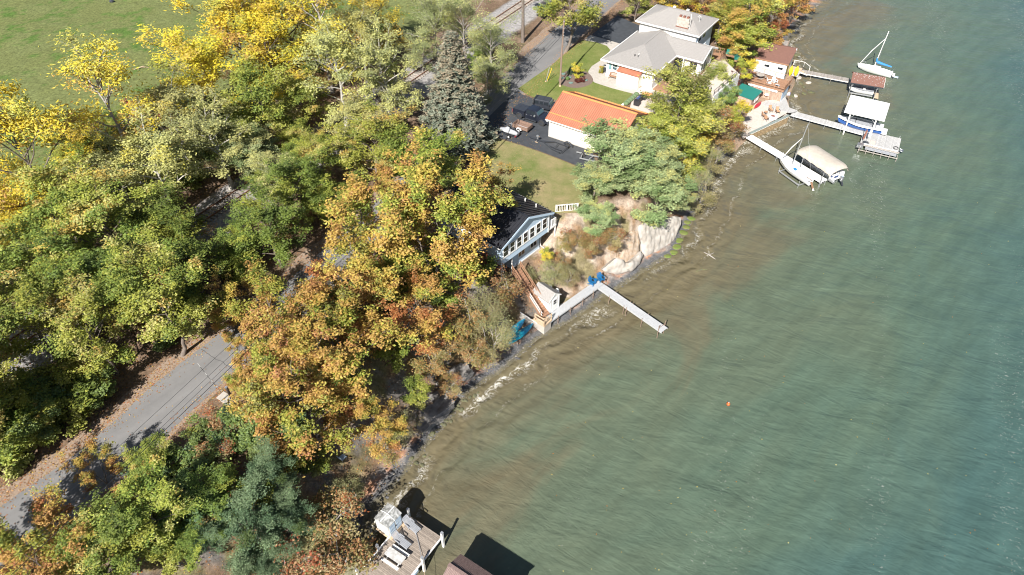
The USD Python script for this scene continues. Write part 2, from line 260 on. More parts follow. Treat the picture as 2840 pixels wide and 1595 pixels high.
terrain_mat = usdkit.material(stage, '/World/Looks/ground_cover', {
    'a': ('attribute', {'attribute': 'tint'}), 'g': ('geometry', {}), 'n': ('noise_texture', {'scale': 2.6, 'detail': 8.0, 'roughness': 0.72}), 'n2': ('noise_texture', {'scale': 16.0, 'detail': 3.0, 'roughness': 0.7}),
    'r': ('map_range', {'from_min': 0.3, 'from_max': 0.7, 'to_min': 0.55, 'to_max': 1.45}), 'r2': ('map_range', {'from_min': 0.3, 'from_max': 0.7, 'to_min': 0.72, 'to_max': 1.28}), 'mm': ('math', {'math_type': 'multiply'}),
    'h': ('hsv', {}), 'b': ('bump', {'strength': 0.7, 'distance': 0.12}), 'p': ('principled_bsdf', {'roughness': 0.95, 'specular_ior_level': 0.15})},
    [('g.position', 'n.vector'), ('g.position', 'n2.vector'), ('n.fac', 'r.value'), ('n2.fac', 'r2.value'), ('r.result', 'mm.value1'), ('r2.result', 'mm.value2'), ('mm.value', 'h.value'), ('a.color', 'h.color'), ('h.color', 'p.base_color'), ('n.fac', 'b.height'), ('b.normal', 'p.normal')], surface='p.BSDF')
Fq = Fq[(S.ravel()[Fq] > -9).any(1)]
keep = np.unique(Fq); remap = np.zeros(X.size, int); remap[keep] = np.arange(len(keep))
single('ground', (np.stack([X, Y, Z], -1).reshape(-1, 3)[keep], G().add(np.zeros((1, 3)), remap[Fq]).f[0]), terrain_mat, 'wooded bluff, meadow and shore ground beside the lake', 'ground', 'structure', smooth=True, tint=C.reshape(-1, 3)[keep])
# ---------------------------------------------------------------- the lake
X, Y, Fq = grid(axis(-60, -16, 84, 900, 0.8), axis(-200, 20, 150, 900, 0.8))
S = shore_dist(X, Y); Fq = Fq[(S.ravel()[Fq] < 1.5).any(1)]
keep = np.unique(Fq); remap = np.zeros(X.size, int); remap[keep] = np.arange(len(keep))
d = -S
lake_tint = np.stack([np.clip(d/60, 0, 1), np.clip(d/8, 0, 1), nz(X, Y, 0.05, 21)], -1)       # r: distance from shore over 60 m; g: over 8 m
LAKE = [(0.126, 0.107, 0.064), (0.112, 0.110, 0.070), (0.096, 0.118, 0.078), (0.076, 0.114, 0.082), (0.053, 0.099, 0.089)]
N, Lk = {}, []
def node(name, kind, **inp):
    """adds a node; an input given as 'node.output' is a link"""
    N[name] = (kind, {k: v for k, v in inp.items() if not (isinstance(v, str) and '.' in v)})
    Lk.extend((v, f'{name}.{k}') for k, v in inp.items() if isinstance(v, str) and '.' in v)
def wnoise(name, rot, sc, **kw):
    node(name+'q', 'mapping', vector='g.position', rotation=(0, 0, rot)); node(name+'m', 'mapping', vector=name+'q.vector', scale=sc); node(name, 'noise_texture', vector=name+'m.vector', scale=1.0, **kw)
node('a', 'attribute', attribute='tint'); node('sp', 'separate_color', color_type='rgb', color='a.color'); node('g', 'geometry')
# silt: brown by the shore, green farther out, in ragged plumes
wnoise('np', -0.75, (0.045, 0.10, 0.1), detail=7.0, roughness=0.58, distortion=0.9)
node('pl', 'math', math_type='multiply_add', value1='np.fac', value2=0.5, value3='sp.r')
node('cr', 'rgb_ramp', fac='pl.value', ramp=[(0.0, LAKE[0]), (0.30, LAKE[0]), (0.40, LAKE[1]), (0.47, LAKE[2]), (0.72, LAKE[3]), (1.0, LAKE[4])])
wnoise('nb', -0.75, (0.16, 0.5, 0.1), detail=6.0, roughness=0.65); node('rb', 'map_range', value='nb.fac', from_min=0.3, from_max=0.7, to_min=0.84, to_max=1.16); node('hv', 'hsv', color='cr.color', value='rb.result')
# ripples driven across the lake, and swell turning to surf near the shore
wnoise('w1', 0.42, (1.0, 2.0, 1.0), detail=4.0, roughness=0.6, distortion=0.4); wnoise('w2', 0.25, (0.10, 0.30, 1.0), detail=3.0, roughness=0.5, distortion=0.5)
node('b2', 'bump', height='w2.fac', strength=0.6, distance=0.5); wnoise('ln', -0.5, (0.012, 0.05, 0.1), detail=3.0, roughness=0.5); node('lm', 'map_range', value='ln.fac', from_min=0.35, from_max=0.65, to_min=0.15, to_max=1.5, clamp=True); node('w1h', 'math', math_type='multiply', value1='w1.fac', value2='lm.result'); wnoise('w4', 0.5, (0.22, 0.62, 1.0), detail=4.0, roughness=0.55, distortion=1.2); node('b4', 'bump', height='w4.fac', strength=0.6, distance=0.20, normal='b2.normal'); node('b1', 'bump', height='w1h.value', strength=0.8, distance=0.085, normal='b4.normal')
node('nf', 'noise_texture', vector='g.position', scale=0.22, detail=3.0, roughness=0.5)
node('swn', 'math', math_type='multiply', value1='nf.fac', value2=14.0); node('sw', 'math', math_type='multiply_add', value1='sp.g', value2=24.0, value3='swn.value'); node('sn', 'math', math_type='sine', value1='sw.value')
node('sh', 'map_range', value='sp.g', from_min=0.0, from_max=1.0, to_min=1.0, to_max=0.0, clamp=True); node('sm', 'math', math_type='multiply', value1='sn.value', value2='sh.result')
node('b3', 'bump', height='sm.value', strength=0.7, distance=0.20, normal='b1.normal')
# surf foam along the shore, and wind-blown flecks in long rows
wnoise('nf2', 0.0, (1.6, 1.6, 1.0), detail=7.0, roughness=0.7, distortion=1.8)
node('f1', 'math', math_type='multiply_add', value1='nf.fac', value2=0.55, value3='sp.g')
node('fr', 'rgb_ramp', fac='f1.value', ramp=[(0.0, (0, 0, 0)), (0.36, (0, 0, 0)), (0.40, (1, 1, 1)), (0.46, (0.8, 0.8, 0.8)), (0.56, (0.0, 0, 0)), (0.72, (0, 0, 0)), (0.74, (0.45, 0.45, 0.45)), (0.79, (0, 0, 0)), (1.0, (0, 0, 0))])
node('fb', 'rgb_to_bw', color='fr.color'); node('fn', 'map_range', value='nf2.fac', from_min=0.49, from_max=0.60, to_min=0.0, to_max=1.0, clamp=True); node('nk', 'noise_texture', vector='g.position', scale=0.075, detail=2.0); node('nkr', 'map_range', value='nk.fac', from_min=0.44, from_max=0.58, to_min=0.0, to_max=1.0, clamp=True); node('fm0', 'math', math_type='multiply', value1='fb.val', value2='fn.result'); node('fm', 'math', math_type='multiply', value1='fm0.value', value2='nkr.result')
wnoise('ns', -1.2, (0.014, 0.13, 0.1), detail=3.0, roughness=0.5, distortion=0.6); node('rs', 'map_range', value='ns.fac', from_min=0.51, from_max=0.62, to_min=0.0, to_max=1.0, clamp=True)
wnoise('ne', 0.5, (2.2, 4.5, 1.0), detail=4.0, roughness=0.7, distortion=1.2); node('re', 'map_range', value='ne.fac', from_min=0.62, from_max=0.66, to_min=0.0, to_max=0.5, clamp=True); node('se0', 'math', math_type='multiply', value1='rs.result', value2='re.result')
node('sd', 'map_range', value='sp.r', from_min=0.12, from_max=0.25, to_min=0.0, to_max=1.0, clamp=True); node('se', 'math', math_type='multiply', value1='se0.value', value2='sd.result')
node('fa', 'math', math_type='maximum', value1='fm.value', value2='se.value'); node('mx', 'mix', fac='fa.value', color1='hv.color', color2=(0.60, 0.58, 0.52))
node('rr', 'map_range', value='fa.value', from_min=0.0, from_max=1.0, to_min=0.14, to_max=0.7)
node('p', 'principled_bsdf', base_color='mx.color', roughness='rr.result', normal='b3.normal', ior=1.33, specular_ior_level=0.5)
lake_mat = usdkit.material(stage, '/World/Looks/lake_water', N, Lk, surface='p.BSDF')
single('lake', (np.stack([X, Y, 0*X], -1).reshape(-1, 3)[keep], G().add(np.zeros((1, 3)), remap[Fq]).f[0]), lake_mat, 'rippled green lake water turning muddy brown along the shore', 'lake', 'structure', smooth=True, tint=lake_tint.reshape(-1, 3)[keep])
# ---------------------------------------------------------------- road, railway, lawns, paving (sheets 4 mm apart on the flat bluff top)
def sheet(name, poly, z, m, label=None, cat='ground', kind='structure', parent=None):
    pg = Polygon(poly).buffer(0) if not isinstance(poly, (Polygon, shapely.MultiPolygon)) else poly
    g = G()
    for q in getattr(pg, 'geoms', [pg]):
        v, f = trimesh.creation.triangulate_polygon(q, engine='earcut'); g.add(np.column_stack([v, np.full(len(v), z)]), f)
    return single(name, g, m, label, cat, kind)
def spline(pts, n=80):
    from scipy.interpolate import CubicSpline
    pts = np.asarray(pts, float); t = np.r_[0, np.cumsum(np.linalg.norm(np.diff(pts, axis=0), axis=1))]
    return CubicSpline(t, pts)(np.linspace(0, t[-1], n))
road_mid = spline([P(*p)[:2] for p in ((1900, -160), (1760, -70), (1660, 12), (1495, 165), (1352, 305), (1075, 592), (868, 785), (652, 962), (462, 1118), (300, 1270), (90, 1425), (-150, 1600))], 140)
road_line = LineString(road_mid); road_poly = road_line.buffer(2.75, cap_style='flat')
road_mat = usdkit.material(stage, '/World/Looks/worn_asphalt', {'g': ('geometry', {}), 'n': ('noise_texture', {'scale': 0.7, 'detail': 6.0, 'roughness': 0.7}), 'n2': ('noise_texture', {'scale': 22.0, 'detail': 2.0}), 'm': ('mix', {'mix_type': 'mix', 'fac': 0.4}),
    'mq': ('mapping', {'rotation': (0, 0, -0.85)}), 'mp': ('mapping', {'scale': (0.05, 0.9, 1)}), 'n3': ('noise_texture', {'scale': 1.0, 'detail': 3.0}), 'm2': ('mix', {'mix_type': 'mix', 'fac': 0.45}),
    'r': ('rgb_ramp', {'ramp': [(0.32, (0.135, 0.132, 0.130)), (0.5, (0.185, 0.180, 0.176)), (0.68, (0.225, 0.218, 0.212))]}), 'b': ('bump', {'strength': 0.25, 'distance': 0.02}), 'p': ('principled_bsdf', {'roughness': 0.9, 'specular_ior_level': 0.25})},
    [('g.position', 'n.vector'), ('g.position', 'n2.vector'), ('n.color', 'm.color1'), ('n2.color', 'm.color2'), ('g.position', 'mq.vector'), ('mq.vector', 'mp.vector'), ('mp.vector', 'n3.vector'), ('m.color', 'm2.color1'), ('n3.color', 'm2.color2'), ('m2.color', 'r.fac'), ('r.color', 'p.base_color'), ('n2.fac', 'b.height'), ('b.normal', 'p.normal')], surface='p.BSDF')
shoulder = mat('leafy_gravel_shoulder', (0.30, 0.23, 0.175), (0.20, 0.135, 0.09), 5, 0.95, coord='world', bump=0.3)
rng = np.random.default_rng(5)
def ragged(line, off, amp, seed):
    t = np.linspace(0, 1, 260); p = np.array([line.interpolate(k, True).coords[0] for k in t]); d = np.gradient(p, axis=0); d /= np.linalg.norm(d, axis=1, keepdims=True)
    return p+np.column_stack([-d[:, 1], d[:, 0]])*(off+amp*(nz(t*90, 0*t, 1.0, seed)-0.5))[:, None]
sheet('road_shoulder', Polygon(list(ragged(road_line, -4.3, 1.0, 31))+list(ragged(road_line, 3.15, 0.5, 32)[::-1])), 7.004, shoulder, 'strip of gravel and fallen leaves beside the road', 'road shoulder')
sheet('road', Polygon(list(ragged(road_line, -2.75, 0.22, 33))+list(ragged(road_line, 2.75, 0.1, 34)[::-1])), 7.012, road_mat, 'narrow grey asphalt lane running along the wooded shore', 'road')
def pp(f, pts, z=7.0): return [tuple(f(*p, z)[:2]) for p in pts]
grass_mat = lambda nm, a, b, sc=0.5: usdkit.material(stage, f'/World/Looks/{nm}', {'g': ('geometry', {}), 'n': ('noise_texture', {'scale': sc, 'detail': 6.0, 'roughness': 0.7}), 'n2': ('noise_texture', {'scale': 9.0, 'detail': 4.0, 'roughness': 0.75}), 'r': ('rgb_ramp', {'ramp': [(0.34, a), (0.64, b)]}),
    'v': ('map_range', {'from_min': 0.3, 'from_max': 0.7, 'to_min': 0.6, 'to_max': 1.4}), 'h': ('hsv', {}), 'b': ('bump', {'strength': 0.8, 'distance': 0.05}), 'p': ('principled_bsdf', {'roughness': 0.95, 'specular_ior_level': 0.1})},
    [('g.position', 'n.vector'), ('g.position', 'n2.vector'), ('n.fac', 'r.fac'), ('n2.fac', 'v.value'), ('v.result', 'h.value'), ('r.color', 'h.color'), ('h.color', 'p.base_color'), ('n2.fac', 'b.height'), ('b.normal', 'p.normal')], surface='p.BSDF')
M['lawn'] = grass_mat('mown_lawn', (0.115, 0.150, 0.036), (0.185, 0.195, 0.066), 0.35); M['dry_lawn'] = grass_mat('dry_lawn', (0.122, 0.155, 0.043), (0.27, 0.22, 0.112), 0.22)
lawn_a = Polygon(pp(q3, [(60, 890), (220, 775), (390, 660), (550, 525), (705, 405), (850, 425), (950, 460), (985, 500), (960, 560), (900, 600), (800, 665), (765, 715), (772, 780), (830, 830), (1000, 885), (1210, 940), (1110, 1045), (1000, 1100), (600, 1090), (430, 1000), (240, 985), (150, 950)]))
sheet('lawn', lawn_a, 7.016, M['lawn'], 'mown green lawn between the road and the grey roofed house', 'lawn')
lawn_b = Polygon(pp(P, [(1330, 366), (1370, 380), (1388, 386), (1443, 403), (1496, 421), (1552, 442), (1640, 478), (1660, 560), (1600, 590), (1545, 592), (1440, 560), (1395, 520), (1360, 480), (1320, 420)]))
sheet('dry_lawn', lawn_b, 7.008, M['dry_lawn'], 'half dry lawn between the blue house and the orange roofed garage', 'lawn')
drive_a = Polygon(pp(P, [(1437, 250), (1448, 262), (1468, 269), (1482, 276), (1520, 292), (1620, 330), (1660, 480), (1640, 477), (1552, 440), (1496, 419), (1443, 401), (1388, 384), (1370, 378), (1335, 364), (1345, 335), (1395, 285)]))
sheet('driveway', drive_a, 7.020, M['asphalt_new'], 'dark sealed driveway beside the orange roofed garage', 'driveway')
drive_b = Polygon(pp(q3, [(790, 350), (850, 310), (1060, 155), (1180, 215), (1310, 270), (1200, 420), (1090, 440)]))
sheet('driveway', drive_b, 7.020, M['asphalt_new'], 'dark sealed driveway behind the grey roofed house', 'driveway')
sheet('concrete_walk', Polygon(pp(q3, [(715, 402), (788, 352), (1090, 440), (1200, 600), (1300, 780), (1262, 900), (1222, 942), (1000, 886), (830, 832), (775, 790), (760, 720), (790, 670), (900, 592), (985, 502), (950, 460)])).difference(lawn_a.buffer(-0.01)), 7.012, M['concrete'], 'pale concrete walk around the grey roofed house', 'walk')
bed = [(640+172*math.cos(t)*(1+0.06*math.sin(3*t)), 792+92*math.sin(t)) for t in np.linspace(0, 2*math.pi, 28)[:-1]]
sheet('mulch_bed', Polygon(pp(q3, bed)), 7.024, M['mulch'], 'round mulched planting bed at the foot of the utility pole', 'planting bed')
sheet('side_patio', Polygon(pp(q3, [(1262, 892), (1225, 940), (1180, 1085), (1330, 1150), (1600, 1080), (1700, 900), (1500, 760), (1430, 800)])), 7.008, M['patio'], 'paved patio under the tree beside the grey roofed house', 'patio')
crack = mat('tar_sealed_crack', (0.035, 0.035, 0.037), (0.05, 0.05, 0.052), 5, .8, coord='world'); cg = G()
for i in range(16):
    f0 = rng.uniform(.3, .98); o0 = rng.uniform(-2.2, 2.2); run = rng.uniform(.01, .05) if i % 3 else 0.0; n = 14; pts = []
    for k in range(n):
        f = min(.995, f0+run*k/n); c = np.array(road_line.interpolate(f, True).coords[0]); d = np.array(road_line.interpolate(min(f+.003, 1), True).coords[0])-c; d /= np.linalg.norm(d); pts.append(c+np.array([-d[1], d[0]])*((o0 if run else -2.6+5.2*k/(n-1))+.35*(nz(np.array(k*.6+i*9.), np.array(0.), 1.0, 44)-.5))+(d*.5*(nz(np.array(k*.5+i*5.), np.array(3.), 1.0, 45)-.5) if not run else 0))
    for q in getattr(LineString(pts).buffer(.022), 'geoms', [LineString(pts).buffer(.022)]): v, f_ = trimesh.creation.triangulate_polygon(q, engine='earcut'); cg.add(np.column_stack([v, np.full(len(v), 7.0165)]), f_)
single('road_crack', cg, crack, 'dark tar sealed cracks in the grey asphalt lane', 'road crack', 'structure')
# railway
nt = 200; rl = np.linalg.norm(RAIL_B-RAIL_A)+30; R0 = RAIL_A-rail_d*12
track = thing('railway_track', 'rusty single railway track running through the trees', 'railway track', (R0[0], R0[1], 7.3), math.atan2(rail_d[1], rail_d[0]))
for k in (-0.75, 0.75):
    part(track, 'rail', G().beam((0, k, 0.26), (rl, k, 0.26), 0.09, 0.15), M['rail_rust'])
k = 0
for i in range(int(rl/0.62)):
    if k >= 240: break
    k += 1; part(track, 'tie', G().box((i*0.62+0.2, rng.normal(0, 0.03), 0.10), (0.24, 2.5, 0.17), rng.normal(0, 0.015)), M['tie'])
# ---------------------------------------------------------------- trees: a tapered trunk with limbs, and a crown of separate leaves
M['bark'] = mat('grey_brown_bark', (0.20, 0.165, 0.135), (0.12, 0.095, 0.08), 4, 0.9, stretch=(3, 3, 0.6), bump=0.3)
M['pale_bark'] = mat('pale_poplar_bark', (0.52, 0.49, 0.43), (0.30, 0.28, 0.24), 2.5, 0.85, stretch=(1, 1, 2))
M['twig'] = mat('bare_grey_twigs', (0.36, 0.33, 0.30), (0.24, 0.215, 0.195), 5, 0.9)
M['violet'] = mat('violet_cloth', (0.30, 0.26, 0.50)); M['teal_cap'] = mat('grey_green_steel_cap', (0.24, 0.28, 0.26), (0.19, 0.22, 0.20), 4, 0.6)
def leaf_material(name, trans=0.27, gloss=0.4):
    return usdkit.material(stage, f'/World/Looks/{name}', {'a': ('attribute', {'attribute': 'tint'}), 'o': ('object_info', {}), 'vr': ('map_range', {'from_min': 0.0, 'from_max': 1.0, 'to_min': 0.88, 'to_max': 1.12}), 'hr': ('map_range', {'from_min': 0.0, 'from_max': 1.0, 'to_min': 0.488, 'to_max': 0.512}), 'h': ('hsv', {}),
        'p': ('principled_bsdf', {'roughness': 0.55, 'specular_ior_level': gloss}), 't': ('translucent_bsdf', {}), 'm': ('mix_closure', {'fac': trans})},
        [('a.color', 'h.color'), ('o.random', 'vr.value'), ('vr.result', 'h.value'), ('o.random', 'hr.value'), ('hr.result', 'h.hue'), ('h.color', 'p.base_color'), ('h.color', 't.color'), ('p.BSDF', 'm.closure1'), ('t.BSDF', 'm.closure2')], surface='m.closure')
M['leaf'] = leaf_material('foliage'); M['needle'] = leaf_material('needle_foliage', 0.12, 0.25)
def rot_about(d, ang, az):
    a = np.array([0, 0, 1.0]) if abs(d[2]) < 0.9 else np.array([1.0, 0, 0]); x = np.cross(d, a); x /= np.linalg.norm(x); y = np.cross(d, x)
    return d*math.cos(ang)+math.sin(ang)*(math.cos(az)*x+math.sin(az)*y)
def leaves(rng, cen, spread, n, size, up, pal, clump_tone, aspect=0.75, flat=0.6):
    """n leaves round every centre; each is a small folded kite. Colours: pal rows mixed by clump."""
    m = len(cen); k = m*n
    c = np.repeat(cen, n, 0)+rng.normal(size=(k, 3))*np.array([spread, spread, spread*flat])
    nn = rng.normal(size=(k, 3))*0.5+up*1.25+0.35*np.repeat(cen-cen.mean(0), n, 0)/max(np.abs(cen-cen.mean(0)).max(), 1e-6); nn /= np.linalg.norm(nn, axis=1, keepdims=True)
    t = np.cross(nn, rng.normal(size=(k, 3))); t /= np.linalg.norm(t, axis=1, keepdims=True); b = np.cross(nn, t)
    s = size*rng.uniform(0.6, 1.3, (k, 1)); fold = 0.18*s*nn
    V = np.stack([c+t*s*0.6, c+b*s*0.5*aspect-fold, c-t*s*0.6, c-b*s*0.5*aspect-fold], 1).reshape(-1, 3)
    i = np.arange(k)[:, None]*4; Fc = np.vstack([i+[0, 1, 2], i+[0, 2, 3]])
    pal = np.array(pal); ct = np.repeat(clump_tone, n)+rng.normal(0, 0.09, k); j = np.clip(ct, 0, 0.999)*(len(pal)-1); j0 = j.astype(int); w = (j-j0)[:, None]
    col = pal[j0]*(1-w)+pal[np.minimum(j0+1, len(pal)-1)]*w; col = col*rng.uniform(0.75, 1.25, (k, 1))
    return V, Fc, np.repeat(col, 4, 0)
def broadleaf(seed, h, r, bare, pal, per, size, spread, prim=15, sec=8, bias=0.0, stems=1, profile=None, droop=0.15, wood=True, up=(0, 0, 0.8), steep=1.0, gap=1.0, rough_out=0.35, aspect=0.75, tonefreq=0.28):
    rng = np.random.default_rng(seed); W, cen = G(), []
    profile = profile or (lambda t: math.sqrt(max(0.0, 1-((t-0.42)/0.62)**2)))
    for s_ in range(stems):
        az = 2*math.pi*s_/stems+rng.uniform(0, 1); lean = 0 if stems == 1 else rng.uniform(0.12, 0.22)
        top = h*rng.uniform(0.80, 0.9); ts = np.linspace(0, 1, 9)
        L = np.column_stack([np.cos(az)*lean*h*ts**1.3+np.cumsum(rng.normal(0, 0.012*h, 9))*(ts > 0), np.sin(az)*lean*h*ts**1.3+np.cumsum(rng.normal(0, 0.012*h, 9))*(ts > 0), ts*top])
        r0 = 0.021*h*(1 if stems == 1 else 0.75); W.tube(L, r0*(1-0.88*ts)*np.where(ts == 0, 1.35, 1), 7)
        n = max(3, int(prim/stems)); a0 = rng.uniform(0, 6)
        for i in range(n):
            t = bare+(0.97-bare)*((i+rng.uniform(0, 0.8))/n)**0.85
            st = np.array([np.interp(t*h/top if t*h < top else 1, ts, L[:, k]) for k in range(3)])
            a = a0+i*2.4+rng.normal(0, 0.3)
            if stems > 1: a = az+rng.uniform(-1.6, 1.6)
            el = (0.25+1.0*t)*steep+rng.normal(0, 0.12); d = np.array([math.cos(a)*math.cos(el), math.sin(a)*math.cos(el), math.sin(el)])
            env = r*profile(t)*rng.uniform(1-rough_out, 1+0.4*rough_out)+0.06*r; ln = max(env/max(math.cos(el), 0.45)-np.hypot(st[0], st[1])*0.6, 0.25*r)
            u = np.linspace(0, 1, 6); Lp = st+np.outer(u*ln, d)+np.outer(u*u*ln*droop, [0, 0, -1])+np.cumsum(rng.normal(0, 0.02*ln, (6, 3)), 0)*(u > 0)[:, None]
            rb = max(r0*0.42*(1-0.55*t), 0.025); W.tube(Lp, rb*(1-0.85*u)+0.008, 5)
            cen.append(Lp[-1]); 
            for j in range(sec):
                v = 0.28+0.72*(j+rng.uniform(0.1, 0.9))/sec
                s2 = np.array([np.interp(v, u, Lp[:, k]) for k in range(3)]); d2 = rot_about(d, rng.uniform(0.5, 1.15), rng.uniform(0, 6.28)); d2[2] += 0.18; d2 /= np.linalg.norm(d2)
                l2 = ln*rng.uniform(0.22, 0.42)*(1.15-0.5*v); e2 = s2+d2*l2+rng.normal(0, 0.05*l2, 3)
                if j % 2 == 0 or wood == 'full': W.tube([s2, (s2+e2)/2+rng.normal(0, 0.06*l2, 3), e2], [rb*0.36, rb*0.22, 0.008], 4, False)
                for q in (0.55, 1.0):
                    if rng.uniform() < gap: cen.append(s2+(e2-s2)*q+rng.normal(0, 0.12, 3))
    cen = np.array(cen); cen[:, 2] = np.maximum(cen[:, 2], 0.3)
    tone = meshkit.fbm(cen*tonefreq+seed*3.1, 2, seed)
    tone = np.clip((tone-0.5)*2.1+0.5+bias+0.10*rng.normal(size=len(cen)), 0, 1)
    V, Fc, col = leaves(rng, cen, spread, per, size, np.array(up), pal, tone, aspect)
    return W, V, Fc, col
def conifer(seed, h, r, pal, per=9, size=0.22):
    rng = np.random.default_rng(seed); W, cen, tone = G(), [], []
    W.tube([(0, 0, 0), (0, 0, h*0.5), (0, 0, h)], [0.018*h, 0.011*h, 0.01], 7)
    z = 0.07*h
    while z < h*0.985:
        t = z/h; ln = r*(1-t)**0.82*rng.uniform(0.82, 1.1)+0.12; nb = max(4, int(9*(1-t)+4)); a0 = rng.uniform(0, 6)
        for i in range(nb):
            a = a0+i*6.28/nb+rng.normal(0, 0.15); l = ln*rng.uniform(0.78, 1.15); u = np.linspace(0, 1, 5)
            Lp = np.column_stack([math.cos(a)*u*l, math.sin(a)*u*l, z+l*(0.12*u-0.42*u*u+0.16*u**3)]); W.tube(Lp, 0.03*(1-0.8*u)*(0.4+ln/r), 4, False)
            m = max(2, int(l/0.28)); uu = np.linspace(0.25, 1, m)
            for v in uu:
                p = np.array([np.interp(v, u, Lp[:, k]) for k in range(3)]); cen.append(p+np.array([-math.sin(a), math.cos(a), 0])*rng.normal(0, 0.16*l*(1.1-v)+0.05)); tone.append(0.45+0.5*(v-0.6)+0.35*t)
        z += 0.16*math.sqrt(h*0.07)*(1.15-0.55*t)*1.9
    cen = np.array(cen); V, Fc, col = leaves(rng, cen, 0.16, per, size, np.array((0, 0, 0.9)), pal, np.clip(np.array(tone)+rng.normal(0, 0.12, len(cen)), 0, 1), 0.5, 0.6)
    return W, V, Fc, col
G_ = dict(green=(0.16, 0.215, 0.04), deep=(0.085, 0.125, 0.03), lime=(0.33, 0.345, 0.058), gold=(0.48, 0.33, 0.075), amber=(0.42, 0.245, 0.075), orange=(0.38, 0.18, 0.07), rust=(0.30, 0.095, 0.035), yellow=(0.66, 0.51, 0.045), lemon=(0.56, 0.48, 0.09), pale=(0.45, 0.44, 0.16), sage=(0.26, 0.285, 0.125), teal=(0.085, 0.145, 0.07), tealhi=(0.17, 0.24, 0.12), maroon=(0.10, 0.03, 0.028), straw=(0.38, 0.31, 0.15), olive=(0.21, 0.205, 0.065), oak=(0.18, 0.25, 0.095), oakhi=(0.31, 0.37, 0.175))
K = lambda *n: [G_[k] for k in n]
tall = lambda t: math.sqrt(max(0.0, 1-((t-0.5)/0.56)**2))*(1 if t < .5 else 1-0.35*(t-.5))
round_ = lambda t: math.sqrt(max(0.0, 1-((t-0.5)/0.52)**2))
